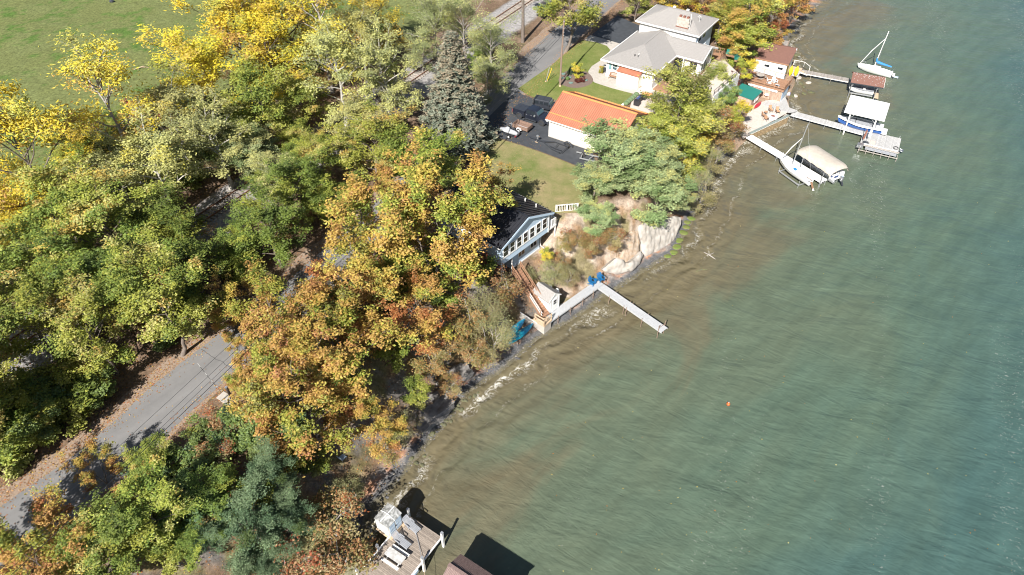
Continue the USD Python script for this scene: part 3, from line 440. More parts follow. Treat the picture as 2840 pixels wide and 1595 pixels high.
SPEC = {  # species: list of variants (builder args), height over crown diameter
 'orange_maple': [broadleaf, [(11, K('green', 'lime', 'lime', 'gold', 'amber', 'gold', 'orange'), .0), (12, K('olive', 'lime', 'gold', 'amber', 'amber', 'orange', 'rust'), -.03), (13, K('olive', 'lime', 'gold', 'gold', 'amber', 'orange'), .0)], dict(h=11, r=5, bare=.2, per=20, size=.27, spread=.38, prim=17, sec=9, stems=2), 1.1],
 'green_maple': [broadleaf, [(21, K('green', 'green', 'lime', 'lime', 'pale', 'gold'), -.05), (22, K('green', 'lime', 'lime', 'pale', 'gold', 'orange'), -.12), (23, K('deep', 'green', 'green', 'lime', 'lime'), .0)], dict(h=12, r=5, bare=.25, per=20, size=.26, spread=.38, prim=18, sec=9), 1.25],
 'poplar': [broadleaf, [(31, K('sage', 'pale', 'pale', 'lemon'), .0), (32, K('olive', 'sage', 'pale', 'pale'), .05)], dict(h=13, r=4, bare=.28, per=17, size=.22, spread=.36, prim=20, sec=8, profile=tall, steep=.9, rough_out=.45, wood='full', gap=.85), 1.7],
 'yellow_ash': [broadleaf, [(41, K('olive', 'lime', 'yellow', 'yellow', 'gold'), .12), (42, K('lime', 'lemon', 'yellow', 'yellow', 'amber'), .1)], dict(h=12, r=4.2, bare=.2, per=17, size=.27, spread=.40, prim=18, sec=8, profile=tall, rough_out=.45, aspect=.5), 1.4],
 'sparse_ash': [broadleaf, [(45, K('olive', 'lemon', 'yellow', 'amber'), .12)], dict(h=13, r=4.2, bare=.15, per=9, size=.24, spread=.42, prim=20, sec=8, profile=tall, wood='full', rough_out=.5, aspect=.5), 1.4],
 'oak': [broadleaf, [(51, K('oak', 'oak', 'oakhi', 'oakhi', 'pale'), .0), (52, K('deep', 'oak', 'oakhi', 'lime', 'gold'), -.12)], dict(h=9.5, r=5, bare=.15, per=26, size=.26, spread=.36, prim=18, sec=10, profile=round_), 1.0],
 'shore_tree': [broadleaf, [(61, K('green', 'lime', 'lime', 'pale', 'yellow', 'gold'), -.05), (62, K('olive', 'green', 'lime', 'pale', 'lime'), .0)], dict(h=11, r=4.5, bare=.2, per=18, size=.25, spread=.36, prim=18, sec=9), 1.25],
 'locust': [broadleaf, [(71, K('deep', 'teal', 'teal', 'tealhi', 'tealhi'), .05)], dict(h=10, r=4, bare=.12, per=30, size=.20, spread=.36, prim=20, sec=9, profile=tall, aspect=.6), 1.3],
 'sage_tree': [broadleaf, [(81, K('olive', 'sage', 'sage', 'pale'), .05)], dict(h=10, r=4, bare=.15, per=13, size=.20, spread=.40, prim=20, sec=9, wood='full', rough_out=.5, profile=tall), 1.3],
 'green_shrub': [broadleaf, [(91, K('deep', 'green', 'lime', 'pale'), .0), (92, K('teal', 'green', 'oak', 'lime'), .0)], dict(h=2.6, r=1.5, bare=.05, per=16, size=.17, spread=.20, prim=12, sec=6, profile=round_, stems=3), .85],
 'dry_shrub': [broadleaf, [(93, K('rust', 'straw', 'orange', 'olive', 'straw'), .0)], dict(h=2.6, r=1.6, bare=.05, per=9, size=.14, spread=.26, prim=14, sec=7, profile=round_, stems=3, wood='full'), .8],
 'red_shrub': [broadleaf, [(94, K('maroon', 'maroon', 'rust', 'maroon'), -.05)], dict(h=2.4, r=1.4, bare=.05, per=14, size=.17, spread=.22, prim=12, sec=6, profile=round_, stems=3), .9],
 'willow_shrub': [broadleaf, [(95, K('olive', 'straw', 'sage', 'straw'), .05)], dict(h=3, r=1.6, bare=.05, per=14, size=.12, spread=.26, prim=16, sec=7, profile=round_, stems=4, wood='full', aspect=.4), .9],
 'yellow_shrub': [broadleaf, [(96, K('lime', 'lime', 'yellow', 'gold'), .0)], dict(h=2.6, r=1.4, bare=.05, per=15, size=.2, spread=.22, prim=12, sec=6, profile=round_, stems=3, aspect=.45), .9],
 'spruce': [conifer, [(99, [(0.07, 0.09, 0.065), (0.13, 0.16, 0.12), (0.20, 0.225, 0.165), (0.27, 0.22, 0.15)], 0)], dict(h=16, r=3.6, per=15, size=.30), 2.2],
 'cedar': [conifer, [(98, [(0.03, 0.05, 0.03), (0.05, 0.085, 0.045), (0.085, 0.12, 0.055)], 0)], dict(h=5, r=1.5, per=8, size=.2), 1.6]}
kinds = {'spruce': 'spruce_tree', 'cedar': 'cedar_tree', 'locust': 'locust_tree', 'oak': 'oak_tree', 'orange_maple': 'maple_tree', 'green_maple': 'maple_tree', 'poplar': 'poplar_tree', 'yellow_ash': 'ash_tree', 'sparse_ash': 'ash_tree', 'shore_tree': 'shore_tree', 'sage_tree': 'willow_tree'}
protos, turns = {}, {}
trng = np.random.default_rng(77)
def plant(sp, pos, diam, height, label, group=None, var=None, turn=None):
    """One tree or shrub with its own trunk and crown; later ones of a kind are copies of the first."""
    fn, vs, kw, hd = SPEC[sp]; i = turns.get(sp, 0); turns[sp] = i+1; v = i % len(vs) if var is None else var
    name = kinds.get(sp, sp); cat = 'shrub' if sp.endswith('shrub') else 'tree'
    sc = (diam/(2*kw['r']), diam/(2*kw['r']), height/kw['h']); rz = trng.uniform(0, 6.28) if turn is None else turn
    if (sp, v) in protos: return thing(name, label, cat, pos, rz, group, sc, protos[sp, v])
    t = thing(name, label, cat, pos, rz, group, sc); protos[sp, v] = t
    seed, pal, bias = vs[v]
    W, V, Fc, col = fn(seed, pal=pal, bias=bias, **{**kw, 'per': int(kw['per']*(1.9 if sp in ('poplar', 'green_maple', 'sage_tree') else 1.6)), 'size': kw['size']*(.98 if sp in ('poplar', 'green_maple', 'sage_tree') else 1.08), 'spread': kw['spread']*.95}) if fn is broadleaf else fn(seed, pal=pal, **kw)
    V = np.asarray(V); rad = np.percentile(np.hypot(V[:, 0]-np.median(V[:, 0]), V[:, 1]-np.median(V[:, 1])), 93); kx, kz = kw['r']/rad, kw['h']/np.percentile(V[:, 2], 99)
    V = V*[kx, kx, kz]; W.v = [q*[kx, kx, kz] for q in W.v]
    bark = M['pale_bark'] if sp == 'poplar' else M['twig'] if sp in ('willow_shrub', 'dry_shrub', 'sparse_ash', 'sage_tree') else M['bark']
    part(t, 'trunk', W, bark, smooth=True); part(t, 'crown', (V, Fc), M['needle' if fn is conifer else 'leaf'], tint=col); return t
def tree(sp, x, y, wpx, label, hk=1.0, var=None, base=None, group=None, lift=0.60, turn=None):
    """x, y: the crown's middle in the 2576-pixel photo, wpx its width there."""
    wpx = wpx*(1.0 if sp in ('spruce', 'cedar') else 1.12 if sp in ('poplar', 'green_maple', 'sage_tree') else 1.2); hd = SPEC[sp][3]; z0 = 7.0 if base is None else base; p = FP(x, y, z0+5)
    for _ in range(4):
        D = wpx*depth(p)/(FPX/1.10248); h = D*hd*hk; p = FP(x, y, z0+lift*h)
        if base is None: z0 = gz(p[0], p[1])
    return plant(sp, (p[0], p[1], z0-0.1), D, h, label, group, var, turn)
# meadow edge, upper left
tree('yellow_ash', 40, 385, 250, 'golden yellow tree at the meadow edge, leftmost in the photo', 1.2, 1)
tree('yellow_ash', 30, 520, 150, 'amber yellow tree below the golden one at the left edge', .9, 1)
tree('sparse_ash', 250, 265, 215, 'thin pale yellow tree standing out against the open meadow', 1.15)
tree('yellow_ash', 210, 350, 110, 'small yellow tree at the foot of the thin pale one', .8, 0)
tree('yellow_ash', 500, 170, 170, 'bright yellow tree on the meadow edge left of the dark cedar', 1, 0)
tree('yellow_ash', 590, 60, 190, 'tall bright yellow tree at the top edge beside the meadow', 1, 1)
tree('yellow_ash', 660, 130, 170, 'yellow tree behind the dark blue-green cedar', 1, 0)
tree('yellow_ash', 720, 30, 190, 'large yellow tree at the top of the photo right of the meadow', 1, 0)
tree('sparse_ash', 800, 60, 170, 'thinning yellow tree with bare grey limbs at the top edge', 1.1)
tree('yellow_ash', 930, 40, 120, 'dark gold tree at the top edge left of the bare trunk', 1.0, 0)
tree('locust', 690, 185, 85, 'dark blue-green bushy tree among the yellow ones', .8)
tree('red_shrub', 385, 275, 95, 'dark maroon bush on the meadow edge', 1.1)
tree('green_maple', 300, 330, 120, 'dark green small tree under the meadow edge', .7, 2)
tree('green_maple', 200, 370, 120, 'shaded green tree at the lower rim of the meadow', .7, 2)
# poplars and pale trees along the railway
tree('poplar', 845, 175, 160, 'pale yellow-green poplar with white limbs left of its twin', 1, 0)
tree('poplar', 968, 185, 150, 'pale yellow-green poplar with a straight white trunk beside the track', 1, 1)
tree('poplar', 905, 90, 110, 'slim pale poplar behind the pair of white trunked poplars', 1, 0)
tree('poplar', 1000, 245, 90, 'light green poplar on the lake side of the rails', .8, 1)
tree('poplar', 900, 300, 120, 'low pale poplar between the rails and the green maple', .7, 0)
tree('sage_tree', 1090, 50, 130, 'thin sage green tree at the top edge near the rails', 1)
tree('sage_tree', 1170, 60, 130, 'grey-green airy tree right of the railway gap', 1)
tree('sage_tree', 1240, 110, 120, 'pale sage tree with bare twigs left of the road', 1)
tree('sage_tree', 1230, 190, 90, 'low sage green tree beside the spruce and the road', .9)
tree('sage_tree', 1060, 130, 80, 'small grey-green tree behind the spruce top', .8)
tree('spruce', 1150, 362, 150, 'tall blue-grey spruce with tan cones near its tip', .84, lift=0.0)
tree('green_maple', 1430, 8, 150, 'green maple with orange tips shading the road at the top edge', 1, 1)
tree('oak', 1370, -5, 60, 'small green tree at the top edge left of the road maple', 1.1)
# middle wood
tree('poplar', 440, 300, 170, 'pale lemon-green tree right of the maroon bush', .75, 0)
tree('poplar', 540, 350, 170, 'broad pale tree with white twigs in the middle of the wood', .8, 1)
tree('poplar', 400, 420, 190, 'wide pale green tree left of the railway gravel', .75, 0)
tree('poplar', 290, 420, 130, 'pale green tree below the small dark ones', .8, 1)
tree('green_maple', 660, 270, 170, 'green maple with rusty sprigs below the cedar', 1, 1)
tree('green_maple', 750, 255, 130, 'olive green maple next to the white poplars', 1, 0)
tree('green_maple', 730, 330, 100, 'small green maple at the edge of the rails', .8, 1)
tree('oak', 630, 395, 110, 'grey-green tree standing over the railway gravel', 1.1, 0)
tree('poplar', 700, 445, 115, 'pale silver-green tree right of the gravel bank', .8, 1)
tree('green_maple', 150, 520, 210, 'leafy green maple under the amber tree', 1, 0)
tree('green_maple', 270, 560, 210, 'green maple dotted with yellow, left of the gravel bank', 1, 0)
tree('green_maple', 400, 560, 170, 'mid green maple just left of the rails', .9, 2)
tree('green_maple', 90, 660, 190, 'green maple with a few orange leaves at the left edge', 1, 1)
tree('green_maple', 220, 690, 210, 'broad green maple in the lower left wood', 1, 2)
tree('green_maple', 360, 690, 190, 'green maple with yellow sprigs over the track', 1, 0)
tree('green_maple', 470, 640, 170, 'dark leaved maple right of the track', .9, 2)
tree('green_maple', 90, 800, 210, 'yellow-green maple spreading at the left edge over the track', 1, 1)
tree('green_maple', 230, 830, 190, 'gold tipped maple with twin grey trunks over the bank', 1.05, 0)
tree('green_maple', 400, 770, 210, 'large maple with a thick forked trunk beside the road', 1.05, 1)
tree('green_maple', 680, 560, 170, 'shaded green maple on the bank above the road', 1, 2)
tree('green_maple', 740, 460, 150, 'deep green maple behind the silver-green tree', 1, 2)
tree('green_maple', 610, 610, 110, 'dark green maple between the track and the road', .9, 2)
tree('green_maple', 790, 400, 130, 'dark maple beside the shaded part of the rails', .9, 0)
tree('green_maple', 940, 370, 170, 'bright green maple left of the spruce', .95, 0)
tree('green_maple', 1055, 412, 185, 'wide bright green maple with orange tips below the spruce', .7, 1)
# big autumn maples over the road
tree('orange_maple', 950, 560, 220, 'golden maple overhanging the road, nearest to the spruce', 1, 0)
tree('orange_maple', 1120, 520, 250, 'orange maple leaning over the black roof of the blue house', 1, 2)
tree('orange_maple', 1090, 680, 250, 'amber maple with rusty lower boughs left of the beach stairs', 1, 0)
tree('orange_maple', 920, 680, 210, 'yellow and orange maple in the middle of the group over the road', 1, 2)
tree('orange_maple', 1030, 790, 190, 'rust red maple at the edge of the bluff', .9, 1, base=5)
tree('orange_maple', 690, 800, 190, 'gold and green maple beside the sunlit stretch of road', 1, 0)
tree('orange_maple', 820, 850, 230, 'golden maple above the rocky shore', 1, 2)
tree('orange_maple', 730, 980, 240, 'amber maple overhanging the road edge and yard', 1, 2)
tree('orange_maple', 900, 980, 220, 'bright gold maple hanging over the shaded bluff', .95, 0)
tree('orange_maple', 800, 1110, 220, 'orange-brown maple above the blue chair', .9, 0)
tree('orange_maple', 570, 790, 80, 'thin orange sapling at the road edge', 1.1, 0)
# bottom left
tree('orange_maple', 235, 1170, 95, 'sparse gold maple reaching over the asphalt', 1.2, 2)
tree('orange_maple', 55, 1345, 175, 'orange maple in the bottom left corner', 1, 1)
tree('orange_maple', 345, 1235, 85, 'yellow-green maple leaning over the road edge', 1.2, 0)
tree('green_maple', 260, 1375, 165, 'olive maple near the bottom edge', 1, 0)
tree('green_maple', 425, 1375, 190, 'large yellow-green maple at the bottom edge', 1, 1)
tree('orange_maple', 130, 1430, 200, 'gold maple cut off by the bottom left edge', 1, 0)
tree('green_maple', 330, 1440, 200, 'green maple cut off by the bottom edge', 1, 2)
tree('locust', 690, 1235, 105, 'blue-green locust tree below the orange maples', 1)
tree('locust', 625, 1345, 150, 'big blue-green locust tree at the bottom edge', 1)
tree('locust', 730, 1330, 110, 'blue-green locust with a dead grey limb', 1)
tree('dry_shrub', 830, 1290, 130, 'rusty brown thicket above the shore deck', 1.3)
tree('dry_shrub', 850, 1390, 150, 'brown thicket beside the mossy boardwalk', 1.2)
tree('dry_shrub', 770, 1420, 110, 'russet bush at the bottom edge left of the boardwalk', 1.2)
tree('willow_shrub', 880, 1240, 70, 'olive bush at the foot of the shaded bluff', 1.2)
tree('orange_maple', 620, 750, 130, 'small gold maple at the left rim of the group over the road', 1, 2)
tree('orange_maple', 700, 900, 170, 'gold maple spreading over the road kerb', 1, 0)
tree('orange_maple', 960, 1060, 130, 'bright gold bough low over the shaded bluff', .8, 2, base=5)
tree('orange_maple', 860, 740, 170, 'gold and olive maple over the middle of the road', 1, 1)
tree('orange_maple', 1010, 470, 130, 'olive gold maple next to the bright green one', 1, 0)
tree('orange_maple', 1225, 555, 145, 'orange maple touching the cottage gable', .9, 2)
tree('dry_shrub', 690, 1435, 120, 'brown thicket at the bottom edge under the locusts', 1.2)
tree('locust', 690, 1400, 90, 'small blue-green locust beside the brown thicket', .9)
tree('willow_shrub', 790, 1350, 90, 'olive thicket between the locust and the shore deck', 1.2)
tree('green_shrub', 560, 1230, 110, 'dark bush in the shaded yard above the locusts', 1)
tree('green_shrub', 470, 1180, 90, 'dark bush on the shaded grass beside the road', .7)
for (x, y, w) in ((-150, 820, 230), (-170, 960, 240), (-190, 680, 230), (-130, 1380, 230)): tree('green_maple', x, y, w, 'green maple of the wood beyond the left edge of the photo', 1.15, 0, group='wood left of the photo')
for (x, y, w) in ((20, 985, 120), (80, 1060, 120), (20, 1110, 130), (130, 985, 90), (170, 1010, 110), (230, 985, 90)): tree('green_shrub', x, y, w, 'dark green bush in the shade between track and road', .9, group='bushes between track and road')
tree('orange_maple', 632, 955, 95, 'gold maple hiding the top of the dark pole', .9, 0)
tree('orange_maple', 598, 860, 60, 'slim gold maple at the kerb of the sunlit road', 1.1, 2)
tree('locust', 645, 1430, 100, 'low blue-green locust at the bottom edge', .9)
tree('locust', 560, 1400, 85, 'blue-green locust next to the yellow-green maple at the bottom edge', .9)
tree('green_shrub', 800, 1180, 70, 'dark bush above the rusty brown thicket', 1)
for (x, y, w) in ((-120, 1090, 220), (-70, 1000, 190)): tree('green_maple', x, y, w, 'green maple of the wood beyond the left edge of the photo', 1.15, 0, group='wood left of the photo')
tree('oak', 1510, 548, 80, 'small oak at the top of the tan slope', .8, 0, base=6)
tree('shore_tree', 1785, 215, 80, 'light green tree in front of the white terrace wall', .9, 1)
tree('shore_tree', 1755, 285, 95, 'yellow-green tree between the terrace and the bank', .9, 1)
tree('green_maple', 520, 1425, 115, 'small green maple between the locusts and the big maple at the bottom edge', .9, 2)
tree('dry_shrub', 640, 1250, 80, 'brown bush left of the upper locust', .9)
# lake side of the houses
tree('oak', 1555, 505, 180, 'big grey-green oak above the pale rock', .85, 0)
tree('oak', 1660, 490, 150, 'green oak at the lakeside tip of the bluff', .85, 0)
tree('oak', 1630, 420, 130, 'pale green oak beside the garage', .85, 0)
tree('oak', 1490, 525, 110, 'low green oak beside the white railing', .8, 0)
tree('oak', 1700, 492, 75, 'low grey-green tree just above the rock face', .8, 0, base=5)
tree('shore_tree', 1712, 252, 145, 'yellow-green tree in front of the grey roofed house', .9, 1)
tree('shore_tree', 1665, 345, 95, 'gold tinged tree between the garage and the shore', 1, 0)
tree('shore_tree', 1750, 330, 130, 'green and yellow tree over the steep bank', 1, 0)
tree('shore_tree', 1720, 400, 120, 'amber green tree at the water side of the bank', .9, 0)
tree('shore_tree', 1660, 292, 55, 'light green small tree at the patio corner', 1, 1)
tree('yellow_shrub', 1855, 280, 52, 'yellow leaved bush hanging over the stone patio', 1.2, base=2.5)
tree('dry_shrub', 1800, 290, 80, 'reddish bush on the bank above the patio', 1.1, base=4)
tree('green_shrub', 1830, 240, 50, 'green bush by the retaining wall', 1.1, base=4)
tree('dry_shrub', 1850, 320, 60, 'brown scrub beside the stone patio', 1.1, base=2)
tree('willow_shrub', 1765, 470, 70, 'feathery olive shrub leaning over the water', 1.6, base=1.5)
tree('willow_shrub', 1240, 840, 100, 'feathery straw coloured shrub leaning over the beach', 1.3, base=2)
tree('dry_shrub', 1270, 720, 80, 'grey brown scrub left of the wooden stairs', 1.1, base=4)
tree('dry_shrub', 1455, 595, 52, 'orange leaved scrub under the white railing', .9, base=5)
tree('dry_shrub', 1490, 630, 38, 'grey scrub on the tan slope', .8, base=3.5)
tree('willow_shrub', 1390, 680, 60, 'yellow-green scrub behind the white beach shed', .9, base=3)
tree('yellow_shrub', 1378, 640, 32, 'bright yellow sumac at the corner of the blue house', 1.1, base=4)
tree('red_shrub', 1180, 660, 70, 'dark red bush beside the blue house', 1.2, base=6)
for (x, y, w, sp, lb, b) in ((1080, 905, 80, 'dry_shrub', 'brown scrub on the shaded bluff below the rust red maple', 4), (1130, 960, 60, 'dry_shrub', 'low brown scrub in the middle of the shaded bluff', 2.5), (1190, 880, 80, 'dry_shrub', 'brown scrub beside the feathery straw shrub', 3.5), (1050, 985, 60, 'green_shrub', 'dark green bush under the bright gold maple', 4.5), (1130, 860, 80, 'dry_shrub', 'dull red bush high on the shaded bluff', 5), (1000, 1070, 80, 'willow_shrub', 'olive scrub on the bluff below the gold maple', 4), (965, 1130, 70, 'dry_shrub', 'russet scrub near the foot of the shaded bluff', 3), (1220, 780, 90, 'willow_shrub', 'grey olive scrub above the turquoise kayaks', 4.5), (1170, 790, 90, 'dry_shrub', 'rusty scrub behind the grey olive scrub', 6), (1415, 655, 42, 'dry_shrub', 'brown scrub in the middle of the tan slope', 3.5), (1430, 690, 50, 'willow_shrub', 'pale grey scrub behind the beach dock', 2.5), (1500, 600, 60, 'dry_shrub', 'amber scrub below the low oak', 4.5), (1425, 605, 45, 'dry_shrub', 'tawny scrub below the white side deck', 5), (1330, 690, 34, 'willow_shrub', 'olive scrub at the foot of the cottage wall', 2.8), (1540, 590, 60, 'dry_shrub', 'red brown scrub under the oak at the top of the rock', 5), (1790, 400, 60, 'willow_shrub', 'olive scrub on the bank by the sea wall', 2.5), (1815, 355, 60, 'dry_shrub', 'straw scrub at the end of the sea wall', 2)):
    tree(sp, x, y, w, lb, 1, base=b)
# top right
tree('orange_maple', 1850, 70, 120, 'orange and green maple right of the grey roofed house', 1, 0)
tree('shore_tree', 1900, 40, 130, 'yellow-green maple at the top edge near the lake', 1, 0)
tree('orange_maple', 1950, 20, 110, 'orange maple at the shore along the top edge', 1, 1)
tree('orange_maple', 1930, 90, 90, 'rusty maple above the brown roofed boathouse', 1, 1)
tree('shore_tree', 1800, 110, 90, 'green maple against the tall part of the house', 1, 0)
tree('shore_tree', 1850, 130, 90, 'olive maple over the upper terrace', .9, 0)
tree('orange_maple', 1780, -10, 110, 'orange tree behind the hipped roof', 1, 1)
tree('yellow_ash', 1720, -10, 80, 'yellow tree behind the hipped roof', 1, 0)
tree('shore_tree', 1600, 5, 70, 'bright green tree left of the hipped roof', .8, 1)
tree('orange_maple', 2010, -20, 100, 'rusty tree at the top edge beside the lake', 1, 1)
tree('shore_tree', 1680, -30, 90, 'green tree cut off by the top edge behind the house', 1, 0)
tree('yellow_shrub', 1880, 165, 40, 'yellow-green bush beside the boathouse roof', 1.2, base=5)
tree('red_shrub', 1845, 195, 36, 'purple leaved bush beside the boathouse deck', 1.3, base=4)
tree('cedar', 580, 1050, 70, 'small bright green yew beside the pole', .9)
# shaded undergrowth of the wood (single bushes, nothing tells them apart)
srng = np.random.default_rng(9); k = 0
while k < 110:
    u, v = srng.uniform(-60, 1250), srng.uniform(40, 1400); p = FP(u, v, 7.0); off = float(rail_off(p[0], p[1])); s = float(shore_dist(p[0], p[1]))
    dr = road_line.distance(shapely.Point(p[0], p[1]))
    if s < 6 or dr < 4.6 or abs(off) < 3.5 or off > 24 or lawn_b.buffer(2).contains(shapely.Point(p[0], p[1])) or lawn_a.buffer(6).contains(shapely.Point(p[0], p[1])) or (p[0] > -3 and off < -12 and p[1] < 110): continue
    sp = ('green_shrub', 'dry_shrub', 'green_shrub', 'green_maple')[k % 4]; D = srng.uniform(2.2, 4.2) if sp != 'green_maple' else srng.uniform(3, 4.5)
    lab = {'green_shrub': 'low green bush in the shaded undergrowth of the wood', 'dry_shrub': 'low brown bush in the shaded undergrowth of the wood', 'green_maple': 'young green maple in the undergrowth of the wood'}[sp]
    plant(sp, (p[0], p[1], gz(p[0], p[1])-0.05), D, D*SPEC[sp][3]*srng.uniform(.8, 1.1), lab, 'undergrowth of the wood'); k += 1
# ---------------------------------------------------------------- buildings
def frame(p, rz):
    c, s = math.cos(rz), math.sin(rz)
    def to(q): d = np.asarray(q, float)-p; return np.array([d[0]*c+d[1]*s, -d[0]*s+d[1]*c, d[2]])
    return to
def poly3(pts, t, down=(0, 0, -1)): return G().slab(pts, t, down)
def window(t, c, w, h, out, frame_mat, pane='glass', d=0.05, mull=(0, 1), name='window'):
    """A window standing on a wall: c centre, out the wall's outward normal (horizontal). mull: vertical and horizontal bars."""
    out = np.array(out, float); side = np.array([-out[1], out[0], 0]); up = np.array([0, 0, 1.0]); c = np.array(c, float)
    g = G()
    for a, b, ww in ((-1, 0, h), (1, 0, h)):
        g.beam(c+side*a*w/2-up*h/2, c+side*a*w/2+up*h/2, 0.09, d*2.4, out)
    for b in (-1, 1): g.beam(c-side*(w/2+.045)+up*b*h/2, c+side*(w/2+.045)+up*b*h/2, 0.09, d*2.4, up=out) if False else g.beam(c-side*(w/2+.045)+up*b*h/2, c+side*(w/2+.045)+up*b*h/2, d*2.4, 0.09)
    for i in range(mull[0]): x = (i+1)/(mull[0]+1)-.5; g.beam(c+side*x*w-up*h/2, c+side*x*w+up*h/2, 0.045, d*2, out)
    for i in range(mull[1]): z = (i+1)/(mull[1]+1)-.5; g.beam(c-side*w/2+up*z*h, c+side*w/2+up*z*h, d*2, 0.045)
    f = part(t, name, g, frame_mat)
    part(f, 'pane', G().beam(c-side*w/2, c+side*w/2, d*1.2, h-0.02), M[pane]); return f
def siding(a, b, z0, z1, out, step=0.2, t=0.02):
    """Lap boards on a wall from a to b."""
    g = G(); z = z0; out = np.array([out[0], out[1], 0.0])
    a, b = np.array([a[0], a[1], 0.0]), np.array([b[0], b[1], 0.0])
    while z < z1-0.01:
        e = min(z+step, z1); q0, q1 = out*t*1.0, out*t*0.25
        g.add([a+q0+[0, 0, z], b+q0+[0, 0, z], b+q1+[0, 0, e], a+q1+[0, 0, e]], [[0, 1, 2, 3]]); g.add([a+[0, 0, z], b+[0, 0, z], b+q0+[0, 0, z], a+q0+[0, 0, z]], [[3, 2, 1, 0]]); z = e
    return g
def seams(p0, p1, up_vec, step, w=0.05, h=0.06):
    """Standing ribs up a roof slope from the eave line p0-p1 along up_vec."""
    p0, p1, u = map(lambda k: np.asarray(k, float), (p0, p1, up_vec)); n = int(np.linalg.norm(p1-p0)/step); nrm = np.cross(p1-p0, u); nrm /= np.linalg.norm(nrm); nrm *= np.sign(nrm[2])
    for i in range(n+1):
        a = p0+(p1-p0)*i/max(n, 1); yield G().beam(a+nrm*h/2, a+u+nrm*h/2, w, h, nrm)
def railing(t, pts, h, m, step=0.12, rail=(0.09, 0.06), bal=0.03, post=0.1, every=1.8, low=0.1, mids=0, cap=None, name='railing'):
    """Posts, rails and balusters along pts (3-D, floor level), each a part."""
    for a, b in zip(pts[:-1], pts[1:]):
        a, b = np.array(a, float), np.array(b, float); L = np.linalg.norm(b-a); n = max(1, int(round(L/every))); up = np.array([0, 0, h])
        part(t, 'top_rail', G().beam(a+up, b+up, *rail), m)
        if low: part(t, 'bottom_rail', G().beam(a+[0, 0, low], b+[0, 0, low], rail[0]*.7, rail[1]), m)
        for k in range(mids): part(t, 'middle_rail', G().beam(a+up*(k+1)/(mids+1), b+up*(k+1)/(mids+1), rail[1]*.6, rail[0]*1.2), m)
        for i in range(n+1): q = a+(b-a)*i/n; part(t, 'post', G().box(q+[0, 0, h*.53], (post, post, h*1.06)), m)
        if step:
            for i in range(1, int(L/step)): q = a+(b-a)*i*step/L; part(t, 'baluster', G().beam(q+[0, 0, low], q+up, bal, bal), m)
def gable_solid(x0, x1, y0, y1, ze, zr, axis='x'):
    if axis == 'x': ym = (y0+y1)/2; return [(x0, y0, ze), (x1, y0, ze), (x1, ym, zr), (x0, ym, zr)], [(x1, y1, ze), (x0, y1, ze), (x0, ym, zr), (x1, ym, zr)]
A34 = math.radians(-33.7)
# --- garage with the orange metal roof
ge = c1(1025, 640, 9.89); g0 = np.array([ge[0], ge[1], 7.0]); rzg = math.radians(-33.2)
t = thing('garage', 'cream garage with an orange ribbed metal roof beside the dark driveway', 'garage', g0, rzg)
LX, LY, ZE, ZR = 11.6, 9.2, 2.86, 5.0; ym = LY/2
wl = G().prism([(.35, .4), (LX-.35, .4), (LX-.35, LY-.4), (.35, LY-.4)], 0, ZE-.03)
wl.hexa([(.35, .4, ZE-.03), (LX-.35, .4, ZE-.03), (LX-.35, LY-.4, ZE-.03), (.35, LY-.4, ZE-.03)], [(.35, ym-.1, ZR-.2), (LX-.35, ym-.1, ZR-.2), (LX-.35, ym+.1, ZR-.2), (.35, ym+.1, ZR-.2)])
part(t, 'wall', wl, M['cream']); part(t, 'siding', siding((.35, .4), (LX-.35, .4), 0.15, ZE-.1, (0, -1), .25, .015), M['cream'])
part(t, 'footing', G().box((LX/2, .39, .07), (LX-.66, .08, .14)), M['concrete'])
for s_, nm in ((0, 'front'), (1, 'back')):
    y0, y1 = (0, ym) if not s_ else (LY, ym)
    q = [(0, y0, ZE), (LX, y0, ZE), (LX, y1, ZR), (0, y1, ZR)]; q = q if not s_ else [q[1], q[0], q[3], q[2]]
    rf = part(t, 'roof', G().slab(q, .1), M['orange_roof'])
    for g in seams((0.05, y0, ZE), (LX-.05, y0, ZE), (0, y1-y0, ZR-ZE), 0.30, .055, .05): part(rf, 'roof_rib', g, M['orange_rib'])
    part(rf, 'snow_guard', G().beam((.02, y0+(y1-y0)*.23, ZE+(ZR-ZE)*.23+.07), (LX-.02, y0+(y1-y0)*.23, ZE+(ZR-ZE)*.23+.07), .14, .06), M['orange_trim'])
    part(rf, 'gutter', G().beam((-.02, y0+(-.08 if not s_ else .08), ZE-.05), (LX+.02, y0+(-.08 if not s_ else .08), ZE-.05), .13, .11), M['white'] if not s_ else M['orange_trim'])
part(t, 'ridge_cap', G().beam((-.02, ym, ZR+.05), (LX+.02, ym, ZR+.05), .36, .07), M['orange_trim'])
part(t, 'rake_trim', G().beam((0, 0, ZE+.02), (0, ym, ZR+.02), .06, .2), M['orange_roof']); part(t, 'rake_trim', G().beam((0, LY, ZE+.02), (0, ym, ZR+.02), .06, .2), M['orange_trim'])
for k in (2.5, 6.5):
    d_ = part(t, 'garage_door', G().box((.32, k-.3+.4, 1.2), (.06, 2.7, 2.4)), M['white'])
    for j in range(1, 4): part(d_, 'panel_joint', G().box((.285, k+.1, j*.6), (.02, 2.66, .03)), M['white_worn'])
part(t, 'downpipe', G().tube([(.42, .33, ZE-.1), (.42, .33, .1)], .04, 6), M['white'])
